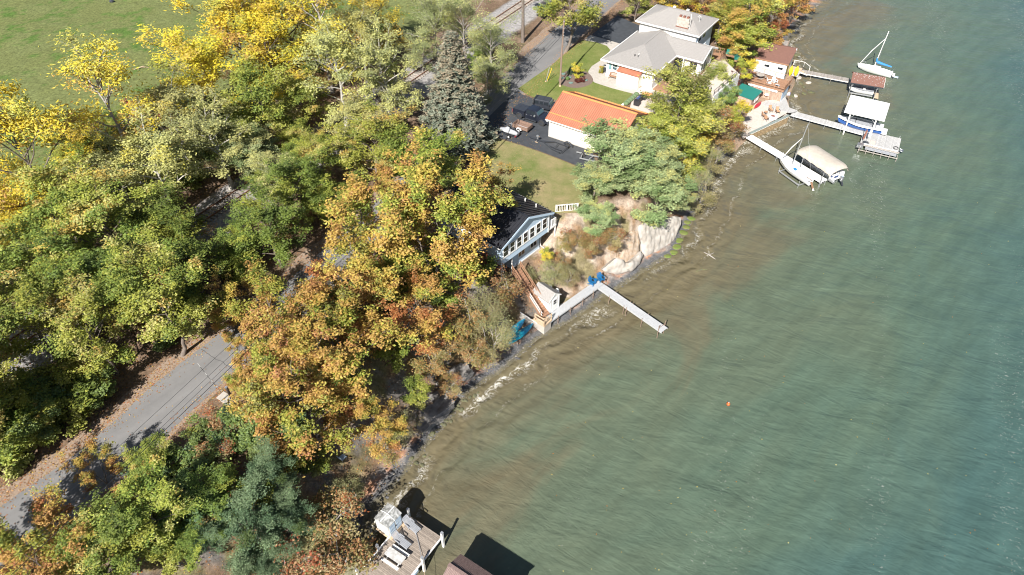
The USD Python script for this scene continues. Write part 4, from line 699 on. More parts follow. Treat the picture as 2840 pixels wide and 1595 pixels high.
# --- grey roofed house
hA = c2(45, 460, 9.9); h0 = np.array([hA[0], hA[1], 7.0])
t = thing('house', 'low white house with broad grey shingle hipped roofs and a taller rear block', 'house', h0, A34)
def shingles(par, e0, e1, up, rows, seed):
    """Courses of shingles: each course laps the one below."""
    e0, e1, up = (np.asarray(k, float) for k in (e0, e1, up)); g = G(); n = np.cross(e1-e0, up); n /= np.linalg.norm(n)
    for i in range(rows):
        a, b = i/rows, (i+1)/rows; l0, l1 = e0(a) if callable(e0) else None, None
def roof_plane(t, poly, m, rows=0.28):
    """A roof plane (eave first two points, any convex polygon) with lapped courses."""
    P_ = [np.array(p, float) for p in poly]; rf = part(t, 'roof', G().slab(P_, .14), m)
    e = P_[1]-P_[0]; e /= np.linalg.norm(e); n = np.cross(P_[1]-P_[0], P_[2]-P_[1]); n /= np.linalg.norm(n); n *= np.sign(n[2]); u = np.cross(n, e)
    co = [((p-P_[0]) @ e, (p-P_[0]) @ u) for p in P_]; pg = Polygon(co).buffer(0); k = 0; g = G(); x0, y0, x1, y1 = pg.bounds; v = y0+.01
    while v < y1-.05:
        b = pg.intersection(shapely.box(x0-1, v, x1+1, min(v+rows, y1))).buffer(-.004)
        for q in getattr(b, 'geoms', [b]):
            if q.is_empty or q.area < .02: continue
            c = list(q.exterior.coords)[:-1]; top = [P_[0]+e*a+u*w_+n*(0.03-0.026*(w_-v)/rows) for a, w_ in c]
            g.slab(top, .012, -n)
        v += rows
    part(rf, 'shingle_course', g, m, stuff=True); return rf
Y1 = 13.0; rz_ = 1.62; rs, rw = 5.4, 4.77
sh = M['grey_shingle']
wy0, wy1, wx = 7.9, 14.2, 14.0; wr = 1.35; wym = (wy0+wy1)/2
for pl in ([(0, 0, 2.9), (9.55, 0, 2.9), (rw, rs, 2.9+rz_)], [(9.55, 0, 2.9), (9.55, Y1, 2.9), (rw, Y1, 2.9+rz_), (rw, rs, 2.9+rz_)], [(0, Y1, 2.9), (0, 0, 2.9), (rw, rs, 2.9+rz_), (rw, Y1, 2.9+rz_)],
           [(9.3, wy0, 2.902), (wx, wy0, 2.902), (wx-.1, wym, 2.9+wr), (5.9, wym, 2.9+wr)], [(wx, wy1, 2.9), (6.0, wy1, 2.9), (6.0, wym, 2.9+wr), (wx-.1, wym, 2.9+wr)]): roof_plane(t, pl, sh)
part(t, 'ridge_cap', G().beam((rw, rs-.1, 2.93+rz_), (rw, 11.9, 2.93+rz_), .28, .06), M['grey_shingle']); part(t, 'ridge_cap', G().beam((7, wym, 2.93+wr), (wx-.1, wym, 2.93+wr), .25, .05), M['grey_shingle'])
for a, b in (((0, 0), (9.55, 0)), ((9.55, 0), (9.55, wy0)), ((9.55, wy0), (wx, wy0)), ((0, 0), (0, Y1)), ((wx, wy1), (11.5, wy1))):
    part(t, 'fascia', G().beam((*a, 2.84), (*b, 2.84), .13, .22), M['white'])
part(t, 'fascia', G().beam((wx, wy0, 2.82), (wx-.05, wym, 2.82+wr), .1, .22), M['white']); part(t, 'fascia', G().beam((wx, wy1, 2.82), (wx-.05, wym, 2.82+wr), .1, .22), M['white'])
part(t, 'wall', G().prism([(.75, .75), (8.9, .75), (8.9, 8.6), (10.9, 8.6), (10.9, wy1-.5), (13.4, wy1-.5), (13.4, wy1-.5), (13.4, 8.6), (12.2, 8.6), (10.9, 8.6), (10.9, wy1-.4), (.75, wy1-.4)][:2]+[(8.9, 8.6), (13.4, 8.6), (13.4, wy1-.5), (.75, wy1-.5)], -0.2, 2.86), M['white'])
part(t, 'gable_wall', G().hexa([(13.3, 8.6, 2.8), (13.4, 8.6, 2.8), (13.4, wy1-.5, 2.8), (13.3, wy1-.5, 2.8)], [(13.3, wym-.2, 2.72+wr), (13.4, wym-.2, 2.72+wr), (13.4, wym+.2, 2.72+wr), (13.3, wym+.2, 2.72+wr)]), M['white'])
part(t, 'siding', siding((.75, .75), (8.9, .75), 0, 2.8, (0, -1), .22), M['white']); part(t, 'siding', siding((8.9, .75), (8.9, 8.6), 0, 2.8, (1, 0), .22), M['white'])
window(t, (2.25, .73, 1.9), .85, 1.05, (0, -1, 0), M['white'], 'blue_glass')
part(t, 'shutter', G().box((1.45, .70, 1.9), (.4, .06, 1.1)), mat('teal_shutter', (0.16, 0.30, 0.31)))
for y, w_ in ((1.9, .9), (3.4, 1.2), (5.2, 1.1), (6.9, .9)): window(t, (8.93, y, 1.75), w_, 1.1, (1, 0, 0), M['white'], 'glass')
part(t, 'patio_door', G().box((9.9, 8.56, 1.1), (1.7, .06, 2.1)), M['glass']); window(t, (12.3, 8.58, 1.6), 1.3, 1.3, (0, -1, 0), M['white'], 'glass', mull=(1, 0))
part(t, 'post', G().box((10.75, 8.0, 1.4), (.16, .16, 2.7)), M['white'])
for i, y in enumerate((9.5, 10.5, 11.5, 12.5)): window(t, (13.43, y, 1.75), .9, 1.9+.25*(i in (1, 2)), (1, 0, 0), M['white'], 'blue_glass', mull=(0, 0))
part(t, 'skirting', G().box((13.45, 11.1, -.6), (.12, 5.2, 1.6)), M['terracotta'])
# closet with its own little roof
x0, x1 = 3.4, 7.1
part(t, 'closet', G().prism([(x0, -.7), (x1, -.7), (x1, .76), (x0, .76)], -.02, 2.12), M['white']); part(t, 'closet_siding', siding((x1, -.7), (x1, .75), 0, 2.1, (1, 0), .12, .02), M['cream'])
rf = part(t, 'closet_roof', G().slab([(x0-.1, -.85, 2.16), (x1+.12, -.85, 2.16), (x1+.12, .7, 2.60), (x0-.1, .7, 2.60)], .06), M['orange_roof'])
for g in seams((x0-.08, -.85, 2.16), (x1+.1, -.85, 2.16), (0, 1.55, .44), .23, .04, .035): part(rf, 'roof_rib', g, M['orange_roof'])
for k in (0, 1):
    d_ = part(t, 'closet_door', G().box((x0+1.1+k*.82, -.725, 1.0), (.79, .05, 1.9)), M['white'])
    for z in (.35, 1.65): part(d_, 'hinge', G().box((x0+1.1+k*.82+(-.33 if not k else .33), -.757, z), (.16, .02, .05)), M['dark_metal'])
    part(d_, 'handle', G().box((x0+1.43+k*.16, -.76, 1.0), (.05, .03, .16)), M['dark_metal'])
# taller rear block
U0, U1, V0, V1, ZU = .1, 11.4, 11.5, 19.8, 5.2
um = (V0+V1)/2; ra, rb, zu = 4.1, 7.5, ZU+1.75
for pl in ([(U0, V0, ZU), (U1, V0, ZU), (rb, um, zu), (ra, um, zu)], [(U1, V0, ZU), (U1, V1, ZU), (rb, um, zu)], [(U1, V1, ZU), (U0, V1, ZU), (ra, um, zu), (rb, um, zu)], [(U0, V1, ZU), (U0, V0, ZU), (ra, um, zu)]): roof_plane(t, pl, sh)
for a, b in (((U0, V0), (U1, V0)), ((U1, V0), (U1, V1)), ((U1, V1), (U0, V1)), ((U0, V1), (U0, V0))): part(t, 'fascia', G().beam((*a, ZU-.07), (*b, ZU-.07), .13, .22), M['white'])
for a, b in (((U0, V0, ZU), (ra, um, zu)), ((U1, V0, ZU), (rb, um, zu)), ((ra, um, zu), (rb, um, zu)), ((U0, V1, ZU), (ra, um, zu)), ((U1, V1, ZU), (rb, um, zu))): part(t, 'hip_cap', G().beam(np.array(a)+[0, 0, .04], np.array(b)+[0, 0, .04], .24, .05), M['grey_shingle'])
part(t, 'upper_wall', G().prism([(.7, V0+.6), (U1-.6, V0+.6), (U1-.6, V1-.6), (.7, V1-.6)], -.3, ZU-.05), M['white'])
part(t, 'siding', siding((.7, V0+.6), (U1-.6, V0+.6), 2.4, ZU-.1, (0, -1), .22), M['white']); part(t, 'siding', siding((U1-.6, V0+.6), (U1-.6, V1-.6), 0, ZU-.1, (1, 0), .22), M['blue_siding'])
for y in (13.6, 15.4): window(t, (U1-.57, y, 4.1), 1.3, 1.25, (1, 0, 0), M['white'], 'blue_glass')
window(t, (U1-.57, 16.3, 1.4), 1.4, 1.2, (1, 0, 0), M['white'], 'glass', mull=(1, 0))
ch = part(t, 'chimney', G().box((8.0, 12.15+.6, 6.35), (2.0, .8, 1.5)), M['stone_light'])
for i in range(3): part(ch, 'flue', G().box((7.35+i*.65, 12.75, 7.2), (.36, .42, .3)), M['terracotta'])
for i in range(5):
    for k in range(6): part(ch, 'brick', G().box((7.18+k*.33+(.16 if i % 2 else 0), 12.335, 5.78+i*.28), (.30, .05, .24)), M['stone_light'])
part(t, 'flashing', G().box((8.0, 12.3, 5.63), (2.15, .2, .12)), M['terracotta'])
part(t, 'antenna_pole', G().tube([(9.25, 12.35, 5.6), (9.25, 12.35, 8.1)], .035, 6), M['white'])
for x, y in ((4.6, 16.6), (7.0, 16.6)): part(t, 'roof_vent', G().box((x, y, zu-.15), (.45, .35, .25)), M['white'])
for x, m in ((4.65, 'black'), (5.24, 'black')): part(t, 'roof_vent', G().tube([(x, 2.5, 3.6), (x, 2.5, 3.95)], .09, 8), M[m])
part(t, 'roof_vent', G().tube([(5.3, 2.55, 3.6), (5.3, 2.55, 4.25)], .05, 8), M['white'])
# satellite dish on the rear roof
dl = np.array([9.7, 15.1, 6.0]); cw, sw = math.cos(A34), math.sin(A34)
dp = h0+np.array([dl[0]*cw-dl[1]*sw, dl[0]*sw+dl[1]*cw, dl[2]])
d_ = thing('satellite_dish', 'small white satellite dish standing on the rear hipped roof', 'satellite dish', dp, math.radians(-60))
rr = np.array([[r*math.cos(a), r*math.sin(a), .22*r*r/.16*.4] for r in (.02, .2, .42) for a in np.linspace(0, 6.283, 19)[:-1]]).reshape(3, 18, 3)
ca, sa = math.cos(-.9), math.sin(-.9); R_ = np.array([[1, 0, 0], [0, ca, -sa], [0, sa, ca]])
rr = rr @ R_.T+[0, 0, .75]; part(d_, 'dish', G().loft(rr, False), M['white'], smooth=True); part(d_, 'mast', G().tube([(0, 0, -.25), (0, .05, .45), (0, 0, .7)], .03, 6), M['white'])
part(d_, 'arm', G().tube([(0, .1, .45), (0, -.35, .9)], .02, 5), M['white']); part(d_, 'receiver', G().box((0, -.38, .93), (.1, .1, .08)), M['white'])
def houseP(x, y, z): return h0+np.array([x*cw-y*sw, x*sw+y*cw, z])
# deck and pale terrace on the lake side
t = thing('wooden_deck', 'red brown wooden deck in the angle of the grey roofed house', 'deck', houseP(9.2, .6, 0), A34)
for i in range(28): part(t, 'plank', G().box((2.4, .15+i*.27, .28), (4.6, .25, .06)), M['wood_brown'])
part(t, 'rim', G().box((4.75, 3.9, .15), (.08, 7.6, .3)), M['wood_brown']); part(t, 'rim', G().box((2.4, -.02, .15), (4.7, .06, .3)), M['wood_brown'])
# --- blue house on the bluff
bL, bR = h1(70, 1085, 9.6), h1(910, 490, 9.6); ax = math.atan2(bR[1]-bL[1], bR[0]-bL[0]); b0 = np.array([bL[0], bL[1], 4.0]); WD = float(np.linalg.norm((bR-bL)[:2]))
t = thing('cottage', 'pale blue two storey cottage with a black metal roof under the orange maple', 'house', b0, ax)
ZE, ZR, DP = 5.6, 7.5, 10.5; xm = WD/2
for s_ in (0, 1):
    xe = 0 if not s_ else WD; q = [(xe, DP, ZE), (xe, -.45, ZE), (xm, -.45, ZR), (xm, DP, ZR)]
    rf = part(t, 'roof', G().slab(q if not s_ else [q[1], q[0], q[3], q[2]], .1), M['black_roof'])
    for g in seams((xe, -.4, ZE), (xe, DP, ZE), (xm-xe, 0, ZR-ZE), .40, .045, .07): part(rf, 'roof_seam', g, M['black_roof'])
    part(t, 'barge_board', G().beam((xe, -.47, ZE-.08), (xm, -.47, ZR-.08), .06, .26), M['blue_siding'])
    part(rf, 'gutter', G().beam((xe, -.3, ZE-.08), (xe, DP, ZE-.08), .1, .1), M['white'])
part(t, 'ridge_cap', G().beam((xm, -.45, ZR+.05), (xm, DP, ZR+.05), .3, .06), M['black_roof'])
for k in (1.5, 3.2): part(t, 'roof_vent', G().tube([(WD-1.0, k, ZE+.35), (WD-1.0, k, ZE+.85)], .09, 8), M['white'])
part(t, 'upper_wall', G().prism([(.4, 0), (WD-.4, 0), (WD-.4, DP-.4), (.4, DP-.4)], 2.75, ZE+.05).hexa([(.4, 0, ZE+.05), (WD-.4, 0, ZE+.05), (WD-.4, DP-.4, ZE+.05), (.4, DP-.4, ZE+.05)], [(xm-.2, 0, ZR-.18), (xm+.2, 0, ZR-.18), (xm+.2, DP-.4, ZR-.18), (xm-.2, DP-.4, ZR-.18)]), M['blue_siding'])
part(t, 'lower_wall', G().prism([(WD-6.0, .9), (WD-.9, .9), (WD-.9, DP-.4), (WD-6.0, DP-.4)], -.4, 2.75), M['blue_siding']); part(t, 'rear_wall', G().prism([(.4, 3.2), (WD-5.8, 3.2), (WD-5.8, DP-.4), (.4, DP-.4)], -.4, 2.75), M['wood_brown'])
part(t, 'siding', siding((.4, 0), (WD-.4, 0), 2.78, 3.6, (0, -1), .13, .022), M['blue_siding']); part(t, 'siding', siding((WD-6.0, .9), (WD-.9, .9), 0, 2.7, (0, -1), .13, .022), M['blue_siding'])
part(t, 'corner_board', G().box((WD-.42, .0, 4.15), (.14, .14, 2.9)), M['white']); part(t, 'sill_band', G().box((WD/2, -.03, 3.62), (WD-.8, .1, .09)), M['white'])
nw = 7; sp_ = (WD-1.2)/nw
for i in range(nw): window(t, (.6+sp_*(i+.5), -.02, 4.45), sp_-.32, 1.45, (0, -1, 0), M['white'], 'glass')
for x in (WD-4.3, WD-2.1): window(t, (x, .87, 1.55), 1.15, 1.15, (0, -1, 0), M['white'], 'glass', mull=(1, 0))
part(t, 'base_trim', G().box((WD-3.45, .86, -.02), (5.1, .1, .16)), M['white_worn'])
part(t, 'downpipe', G().tube([(WD-.3, .1, 5.5), (WD-.3, .1, 3.0), (WD-.75, .8, 2.5), (WD-.8, .8, .3)], .045, 6), M['white'])
for x in (.8, 2.6): part(t, 'post', G().box((x, .3, 1.2), (.14, .14, 3.3)), M['white_worn'])
part(t, 'downpipe_extension', G().tube([(WD-.8, .75, .35), (WD-.1, -.6, -.6)], .05, 6), M['white'])
# its side deck with white railings
t = thing('side_deck', 'narrow white railed deck along the right side of the blue cottage', 'deck', b0, ax)
for i in range(26): part(t, 'plank', G().box((WD+.38, .15+i*.16, 2.98), (1.5, .145, .05)), M['white_worn'])
part(t, 'rim', G().box((WD+1.15, 2.2, 2.88), (.08, 4.3, .22)), M['white']); part(t, 'rim', G().box((WD+.38, .04, 2.88), (1.6, .07, .22)), M['white'])
railing(t, [(WD-.35, .1, 3.0), (WD+1.1, .1, 3.0), (WD+1.1, 1.6, 3.0)], 1.0, M['white'], .13, post=.13, every=.8)
for p in ((WD+1.08, .1), (WD+1.08, 2.2)): part(t, 'support', G().box((*p, 1.6), (.13, .13, 2.8)), M['white'])
part(t, 'brace', G().beam((WD-.3, .3, 2.4), (WD+.3, .3, 2.85), .09, .09), M['white'])
fa, fb = h1(985, 500, 7.0), h1(1330, 470, 7.0)
t = thing('picket_railing', 'white picket railing at the lawn edge next to the big oak', 'railing', (fa[0], fa[1], 7.0), 0)
railing(t, [(0, 0, -.1), tuple((fb-fa)[:2])+(-.1,)], 1.05, M['white'], .21, bal=.045, post=.12, every=1.6)
# ---------------------------------------------------------------- shore: docks, boathouses, boats
def wpt(p, z=None): p = np.array(p, float); return p if z is None else np.array([p[0], p[1], z])
def ang(a, b): return math.atan2(b[1]-a[1], b[0]-a[0])
def hull(L, B, D, n=14, fine=1.7, sheer=.25, transom=.75, keel=.35, m=9):
    """Open-topped boat hull, bow at x=L, stern at x=0; rings run gunwale - keel - gunwale."""
    R = []
    for i in range(n):
        t = i/(n-1); x = L*t; b = B/2*(transom+(1-transom)*math.sin(min(t/.55, 1)*math.pi/2))*(1 if t < .5 else max(0.012, (1-((t-.5)/.5)**fine)))
        top = D+sheer*D*max(0, t-.3)**2*2; bot = keel*D*max(0, (t-.6)/.4)**2.2
        a = np.linspace(-1, 1, m); zz = bot+(top-bot)*np.abs(a)**2.2; yy = b*np.sign(a)*np.abs(a)**.62
        R.append(np.column_stack([np.full(m, x)+0.06*L*(t**6)*(zz-bot)/D, yy, zz]))
    return R
def hull_g(R): g = G(); g.loft(R, False, False); n = len(R[0]); g.add(np.vstack([R[0], R[0].mean(0)]), [[n, j+1, j] for j in range(n-1)]); return g
def deck_g(R, inset=0.0, dz=0.0):
    a = np.array([[r[0], r[-1]] for r in R]); V = a.reshape(-1, 3)+[0, 0, dz]; k = len(R)
    V = V.copy(); mid = a.mean(1); V[0::2] = mid+[0, 0, dz]+(a[:, 0]-mid)*(1-inset); V[1::2] = mid+[0, 0, dz]+(a[:, 1]-mid)*(1-inset)
    return G().add(V, [[2*i, 2*i+2, 2*i+3, 2*i+1][::-1] for i in range(k-1)])
def dock(name, label, a, b, w, z, m, pieces=0, across=True, board=.14, posts=(), edge=None, post_m=None, group=None, gap=.012, th=.05, postlen=1.6, cross=True):
    """A dock from a to b (centre line): boards (each a part when there are few), edge beams and post pairs."""
    L = float(np.hypot(*(np.array(b)-a)[:2])); t = thing(name, label, 'dock', (a[0], a[1], z), ang(a, b), group); edge = edge or m
    if across:
        n = int(L/board)
        for i in range(n): part(t, 'plank', G().box((board*(i+.5), 0, -th/2), (board-gap, w, th)), m)
    else:
        n = int(w/board); sec = max(1, int(round(L/3.0)))
        for s_ in range(sec):
            for i in range(n): part(t, 'plank', G().box((L*(s_+.5)/sec, -w/2+board*(i+.5), -th/2), (L/sec-.02, board-gap, th)), m)
    for s_ in (-1, 1): part(t, 'side_beam', G().box((L/2, s_*(w/2-.03), -th-.09), (L, .06, .16)), edge)
    for x in posts:
        for s_ in (-1, 1): part(t, 'post', G().tube([(x, s_*(w/2+.03), -z-postlen+1), (x, s_*(w/2+.03), .12)], .04, 6), post_m or M['pole_wood'])
        if cross: part(t, 'cross_bar', G().beam((x, -w/2, -.55), (x, w/2, -.55), .05, .07), post_m or M['pole_wood'])
    return t
# --- central dock: one leg along the beach, one out into the lake
d0, d1, d2 = wpt(h2(900, 900, 1.3)), wpt((10.45, 62.9, 1.3)), None
u1 = np.array([math.cos(math.radians(43.6)), math.sin(math.radians(43.6))]); v1 = np.array([-u1[1], u1[0]])
corner = h2(1830, 390, 1.3)[:2]                   # inner lake-side corner of the two legs
s0 = corner-u1*8.2+v1*.55
dock('beach_dock', 'pale dock leg running along the beach from the wooden stairs to the blue chairs', (*s0, 0), (*(corner+u1*1.1+v1*.55), 0), 1.1, 1.30, M['white_dock'], across=False, board=.18, posts=(1.2, 3.3, 5.5, 7.4), post_m=M['pole_wood'])
e0, e1 = corner+u1*.02-v1*.02, h3(835, 715, 1.2)[:2]; w_ = (e1-e0)/np.linalg.norm(e1-e0); wn = np.array([-w_[1], w_[0]])
lk = dock('lake_dock', 'pale dock leg reaching out into the lake below the pale rock', (*(e0+wn*.56), 0), (*(e1+wn*.56), 0), 1.1, 1.295, M['white_dock'], across=False, board=.18, posts=(1.9, 4.2, 4.6, 7.0), post_m=M['pole_wood'], postlen=2.0)
Lk_ = float(np.linalg.norm(e1-e0))
for s_ in (-1, 1): part(lk, 'end_post', G().tube([(Lk_-.45, s_*.56, -2.2), (Lk_-.45, s_*.56, .75)], .045, 6), M['pole_wood'])
part(lk, 'end_bar', G().beam((Lk_-.45, -.56, .35), (Lk_-.45, .56, .35), .04, .05), M['pole_wood'])
def adirondack(name, label, pos, rz, m, group=None):
    t = thing(name, label, 'chair', pos, rz, group)
    for i in range(5): part(t, 'seat_slat', G().beam((.28-.11*i, -.26, .36-.025*i), (.28-.11*i, .26, .36-.025*i), .10, .025), m)
    for i in range(5): y = (i-2)*.115; part(t, 'back_slat', G().beam((-.2, y, .26), (-.52, y*1.25, 1.02-.04*abs(i-2)), .105, .022, (1, 0, .3)), m)
    for s_ in (-1, 1):
        part(t, 'arm', G().box((0, s_*.36, .58), (.72, .13, .025)), m); part(t, 'front_leg', G().box((.3, s_*.31, .29), (.1, .03, .58)), m); part(t, 'rear_leg', G().beam((.36, s_*.28, .34), (-.5, s_*.28, .03), .03, .12), m)
    part(t, 'back_rail', G().beam((-.42, -.33, .56), (-.42, .33, .56), .06, .06), m)
    return t
cz = 1.305; ca_ = h2(1725, 320, cz); cb_ = h2(1880, 255, cz); cc_ = h2(1785, 285, cz)
adirondack('adirondack_chair', 'blue slatted chair nearer the beach shed on the dock corner', ca_, math.radians(-38), M['blue_chair'], None)
adirondack('adirondack_chair', 'blue slatted chair farther from the beach shed, right of the round table', cb_, math.radians(-60), M['blue_chair'], None)
t = thing('side_table', 'small round blue table between the two blue chairs', 'table', cc_); part(t, 'table_top', G().lathe([(0.01, .44), (.25, .44), (.25, .48), (.01, .48)], n=16), M['blue_chair'])
for k in range(3): a = k*2.1; part(t, 'leg', G().beam((.16*math.cos(a), .16*math.sin(a), 0), (.12*math.cos(a), .12*math.sin(a), .45), .05, .05), M['blue_chair'])
# --- beach shed
sb = h2(925, 865, 1.45); rzs = math.radians(44.5)
t = thing('beach_shed', 'small white shed with a grey shingle roof beside the wooden stairs', 'shed', sb, rzs)
part(t, 'wall', G().prism([(0, 0), (1.85, 0), (1.85, 2.5), (0, 2.5)], -.1, 2.05).hexa([(0, 0, 2.05), (1.85, 0, 2.05), (1.85, 2.5, 2.05), (0, 2.5, 2.05)], [(.85, 0, 2.72), (1.0, 0, 2.72), (1.0, 2.5, 2.72), (.85, 2.5, 2.72)]), M['white'])
for q in ([(-.15, 2.62, 2.0), (-.15, -.12, 2.0), (.925, -.12, 2.82), (.925, 2.62, 2.82)], [(2.0, -.12, 2.0), (2.0, 2.62, 2.0), (.925, 2.62, 2.82), (.925, -.12, 2.82)]): roof_plane(t, q, M['grey_shingle'], .24)
part(t, 'siding', siding((0, 2.5), (0, 0), 0, 2.0, (-1, 0), .14, .015), M['white'])
d_ = part(t, 'door', G().box((1.0, -.03, .95), (.78, .06, 1.85)), M['white']); part(d_, 'door_pane', G().box((1.0, -.065, 1.35), (.46, .02, .62)), M['glass']); part(d_, 'glazing_bar', G().box((1.0, -.08, 1.35), (.46, .015, .04)), M['white'])
for x in (.3, 1.7): part(t, 'corner_board', G().box((x, -.025, 1.0), (.14, .05, 2.0)), M['white'])
for a, b in (((-.12, 1.95), (.925, 2.75)), ((1.97, 1.95), (.925, 2.75))): part(t, 'barge_board', G().beam((a[0], -.13, a[1]), (b[0], -.13, b[1]), .03, .13), M['white'])
part(t, 'skid', G().box((.92, 1.25, -.35), (1.9, 2.4, .55)), M['concrete'])
for i, (px, py, lb) in enumerate(((955, 325, 'white upright drum behind the beach shed, farther from the lake'), (1085, 400, 'white upright drum behind the beach shed, nearer the lake'))):
    q = h2(px, py, 2.7); q[2] = max(gz(q[0], q[1]), 1.2)
    t = thing('barrel', lb, 'barrel', q); part(t, 'body', G().lathe([(.01, 0), (.27, 0), (.28, .1), (.28, 1.05), (.26, 1.3), (.15, 1.48), (.01, 1.52)], n=14), M['gel'], smooth=40)
q = h2(1180, 650, 1.0); t = thing('dinghy_bow', 'upturned grey dinghy end beside the beach dock', 'boat', (q[0], q[1], gz(q[0], q[1])), .8); part(t, 'hull', G().ball((0, 0, .05), .5, (1, .7, .5)), M['galv'], smooth=True)
# --- wooden stairs up the bluff, with a landing on a concrete base
st0, st1 = h2(880, 905, 1.65), h2(345, 60, 5.2); du = (st1-st0)[:2]; Ls = float(np.linalg.norm(du)); rzt = math.atan2(du[1], du[0]); ns = 19
t = thing('beach_stairs', 'long brown wooden stairs climbing from the dock to the blue cottage', 'stairs', st0, rzt)
for i in range(ns):
    f = (i+.5)/ns; part(t, 'tread', G().box((Ls*f, .0, (5.2-1.65)*(i+1)/ns), (Ls/ns+.05, 1.05, .05)), M['wood_brown'])
    part(t, 'riser', G().box((Ls*i/ns+.02, 0, (5.2-1.65)*(i+.5)/ns), (.03, 1.0, .15)), M['wood_brown'])
for s_ in (-1, 1):
    part(t, 'stringer', G().beam((0, s_*.55, -.05), (Ls, s_*.55, 3.5), .06, .28), M['wood_brown'])
    for h_ in (.5, .92):
        if s_ > 0: part(t, 'handrail', G().beam((0, s_*.6, h_), (Ls*.42, s_*.6, h_+3.55*.42), .05, .12), M['white_worn']); part(t, 'handrail', G().beam((Ls*.42, s_*.6, h_+3.55*.42), (Ls, s_*.6, h_+3.55), .05, .12), M['wood_brown'])
        else: part(t, 'handrail', G().beam((Ls*.25, s_*.6, h_+3.55*.25), (Ls, s_*.6, h_+3.55), .05, .12), M['wood_brown'])
    for k in (.05, .42, .72, 1.0) if s_ > 0 else (.25, .6, 1.0): part(t, 'post', G().box((Ls*k, s_*.6, 3.55*k+.25), (.1, .1, 1.5)), M['wood_brown'])
lc = [h2(850, 1215, .2)[:2], h2(985, 1095, .2)[:2]]; lw = lc[1]-lc[0]; la = math.atan2(lw[1], lw[0])
t = thing('stair_landing', 'wooden railed landing on a concrete block at the foot of the stairs', 'landing', (*lc[0], 0), la)
part(t, 'concrete_base', G().box((.62, .85, .55), (1.3, 1.7, 1.3)), M['concrete'])
for i in range(10): part(t, 'plank', G().box((.62, .08+i*.17, 1.47), (1.35, .155, .05)), M['wood_new'])
part(t, 'fascia', G().box((.62, -.03, 1.38), (1.4, .05, .2)), M['wood_new']); part(t, 'fascia', G().box((-.07, .85, 1.38), (.05, 1.75, .2)), M['wood_new'])
railing(t, [(1.25, .0, 1.5), (0, .0, 1.5), (0, 1.4, 1.5)], .95, M['wood_new'], 0, rail=(.12, .05), mids=1, low=0, post=.1, every=1.3)
part(t, 'retaining_wall', G().beam((-.05, 1.7, .6), (-.3, 3.4, 1.1), .2, 1.0), M['concrete']); part(t, 'wall_cap', G().beam((-.12, 1.0, 1.28), (-.3, 3.4, 1.68), .1, .08), M['white_worn'])
# --- two turquoise kayaks on a low rack
def kayak(name, label, a, b, z, m, B=.75, H=.32, tilt=0, group=None, cat='kayak', cock=True):
    L = float(np.linalg.norm((np.array(b)-a)[:2])); t = thing(name, label, cat, (a[0], a[1], z), ang(a, b), group); R = []
    for i in range(17):
        s_ = i/16; w = B/2*max(.02, math.sin(math.pi*s_)**.75); h = H*(.35+.65*math.sin(math.pi*s_)**.5); r = np.linspace(0, 2*math.pi, 13)[:-1]; z0 = .16*(2*s_-1)**4
        R.append(np.column_stack([np.full(12, L*s_), w*np.cos(r), z0+h/2+h/2*np.sin(r)*(1 if True else 0)]))
    part(t, 'hull', G().loft(R), m, smooth=50)
    if cock:
        g = G().lathe([(.0, 0), (.2, 0.0), (.24, .03), (.26, 0)], n=16); v, f = g.arr(); v = v*[2.2, 1, 1]+[L*.48, 0, H+.01]; part(t, 'cockpit', (v, f), M['black'])
    return t
kA, kB = h2(500, 955, 1.0), h2(120, 1335, 1.0); kC, kD = h2(648, 1035, .95), h2(195, 1412, .95)
kayak('kayak', 'turquoise kayak nearer the bluff on the low beach rack', kB, kA, .85, M['kayak_blue'], .95, .4, cock=False)
kayak('kayak', 'turquoise kayak nearer the water on the low beach rack', kD, kC, .75, M['kayak_blue'], .95, .4, cock=False)
t = thing('kayak_rack', 'low weathered wooden rack under the two turquoise kayaks', 'rack', (0, 0, 0))
for f in (.25, .75):
    a, b = kB+(kA-kB)*f, kD+(kC-kD)*f; n_ = (b-a)[:2]/np.linalg.norm((b-a)[:2])
    part(t, 'beam', G().beam((*(a[:2]-n_*.5), .80), (*(b[:2]+n_*.5), .68), .09, .1), M['wood_new'])
    for q, z in ((a[:2]-n_*.45, .8), (b[:2]+n_*.45, .68)): part(t, 'post', G().box((*q, z/2-.1), (.09, .09, z+.2)), M['wood_grey'])
# --- the near deck with its shed (bottom of the photo)
k0 = h4(670, 215, 1.5); rzd = math.radians(-34.0)
t = thing('swim_deck', 'weathered plank deck on white posts over the water at the bottom edge', 'deck', k0, rzd)
LX, LY = 3.72, 7.2
for i in range(int(LY/.145)):
    y = -.145*(i+.5); part(t, 'plank', G().box((LX/2 if y > -4.9 else LX/2, y, -.02), (LX, .132, .045)), M['plank'] if y > -3.9 or True else M['moss_plank'])
part(t, 'edge_beam', G().box((LX+.05, -3.0, -.02), (.12, 6.0, .14)), M['white']); part(t, 'edge_beam', G().box((-.06, -4.4, .03), (.14, 3.6, .14)), M['white']); part(t, 'edge_beam', G().box((-.06, -.35, .03), (.12, .75, .14)), M['white'])
for i in range(4): part(t, 'joist', G().box((.4+i*1.0, -3.6, -.18), (.06, 7.2, .2)), M['wood_grey'])
for x, y, z1 in ((LX+.16, -.05, .95), (LX+.16, -2.75, .95), (LX+.16, -5.6, .9), (-.12, .1, .8), (-.2, -3.95, .6), (-.2, -6.5, .6)):
    p_ = part(t, 'post', G().box((x, y, -.6), (.2, .2, 2*abs(z1)+.0)) if False else G().box((x, y, (z1-2.6)/2), (.2, .2, z1+2.6)), M['white']); part(p_, 'post_cap', G().box((x, y, z1+.03), (.24, .24, .06)), M['galv'])
part(t, 'step', G().box((LX+.14, -3.9, -.25), (.06, 1.0, .35)), M['blue_siding'])
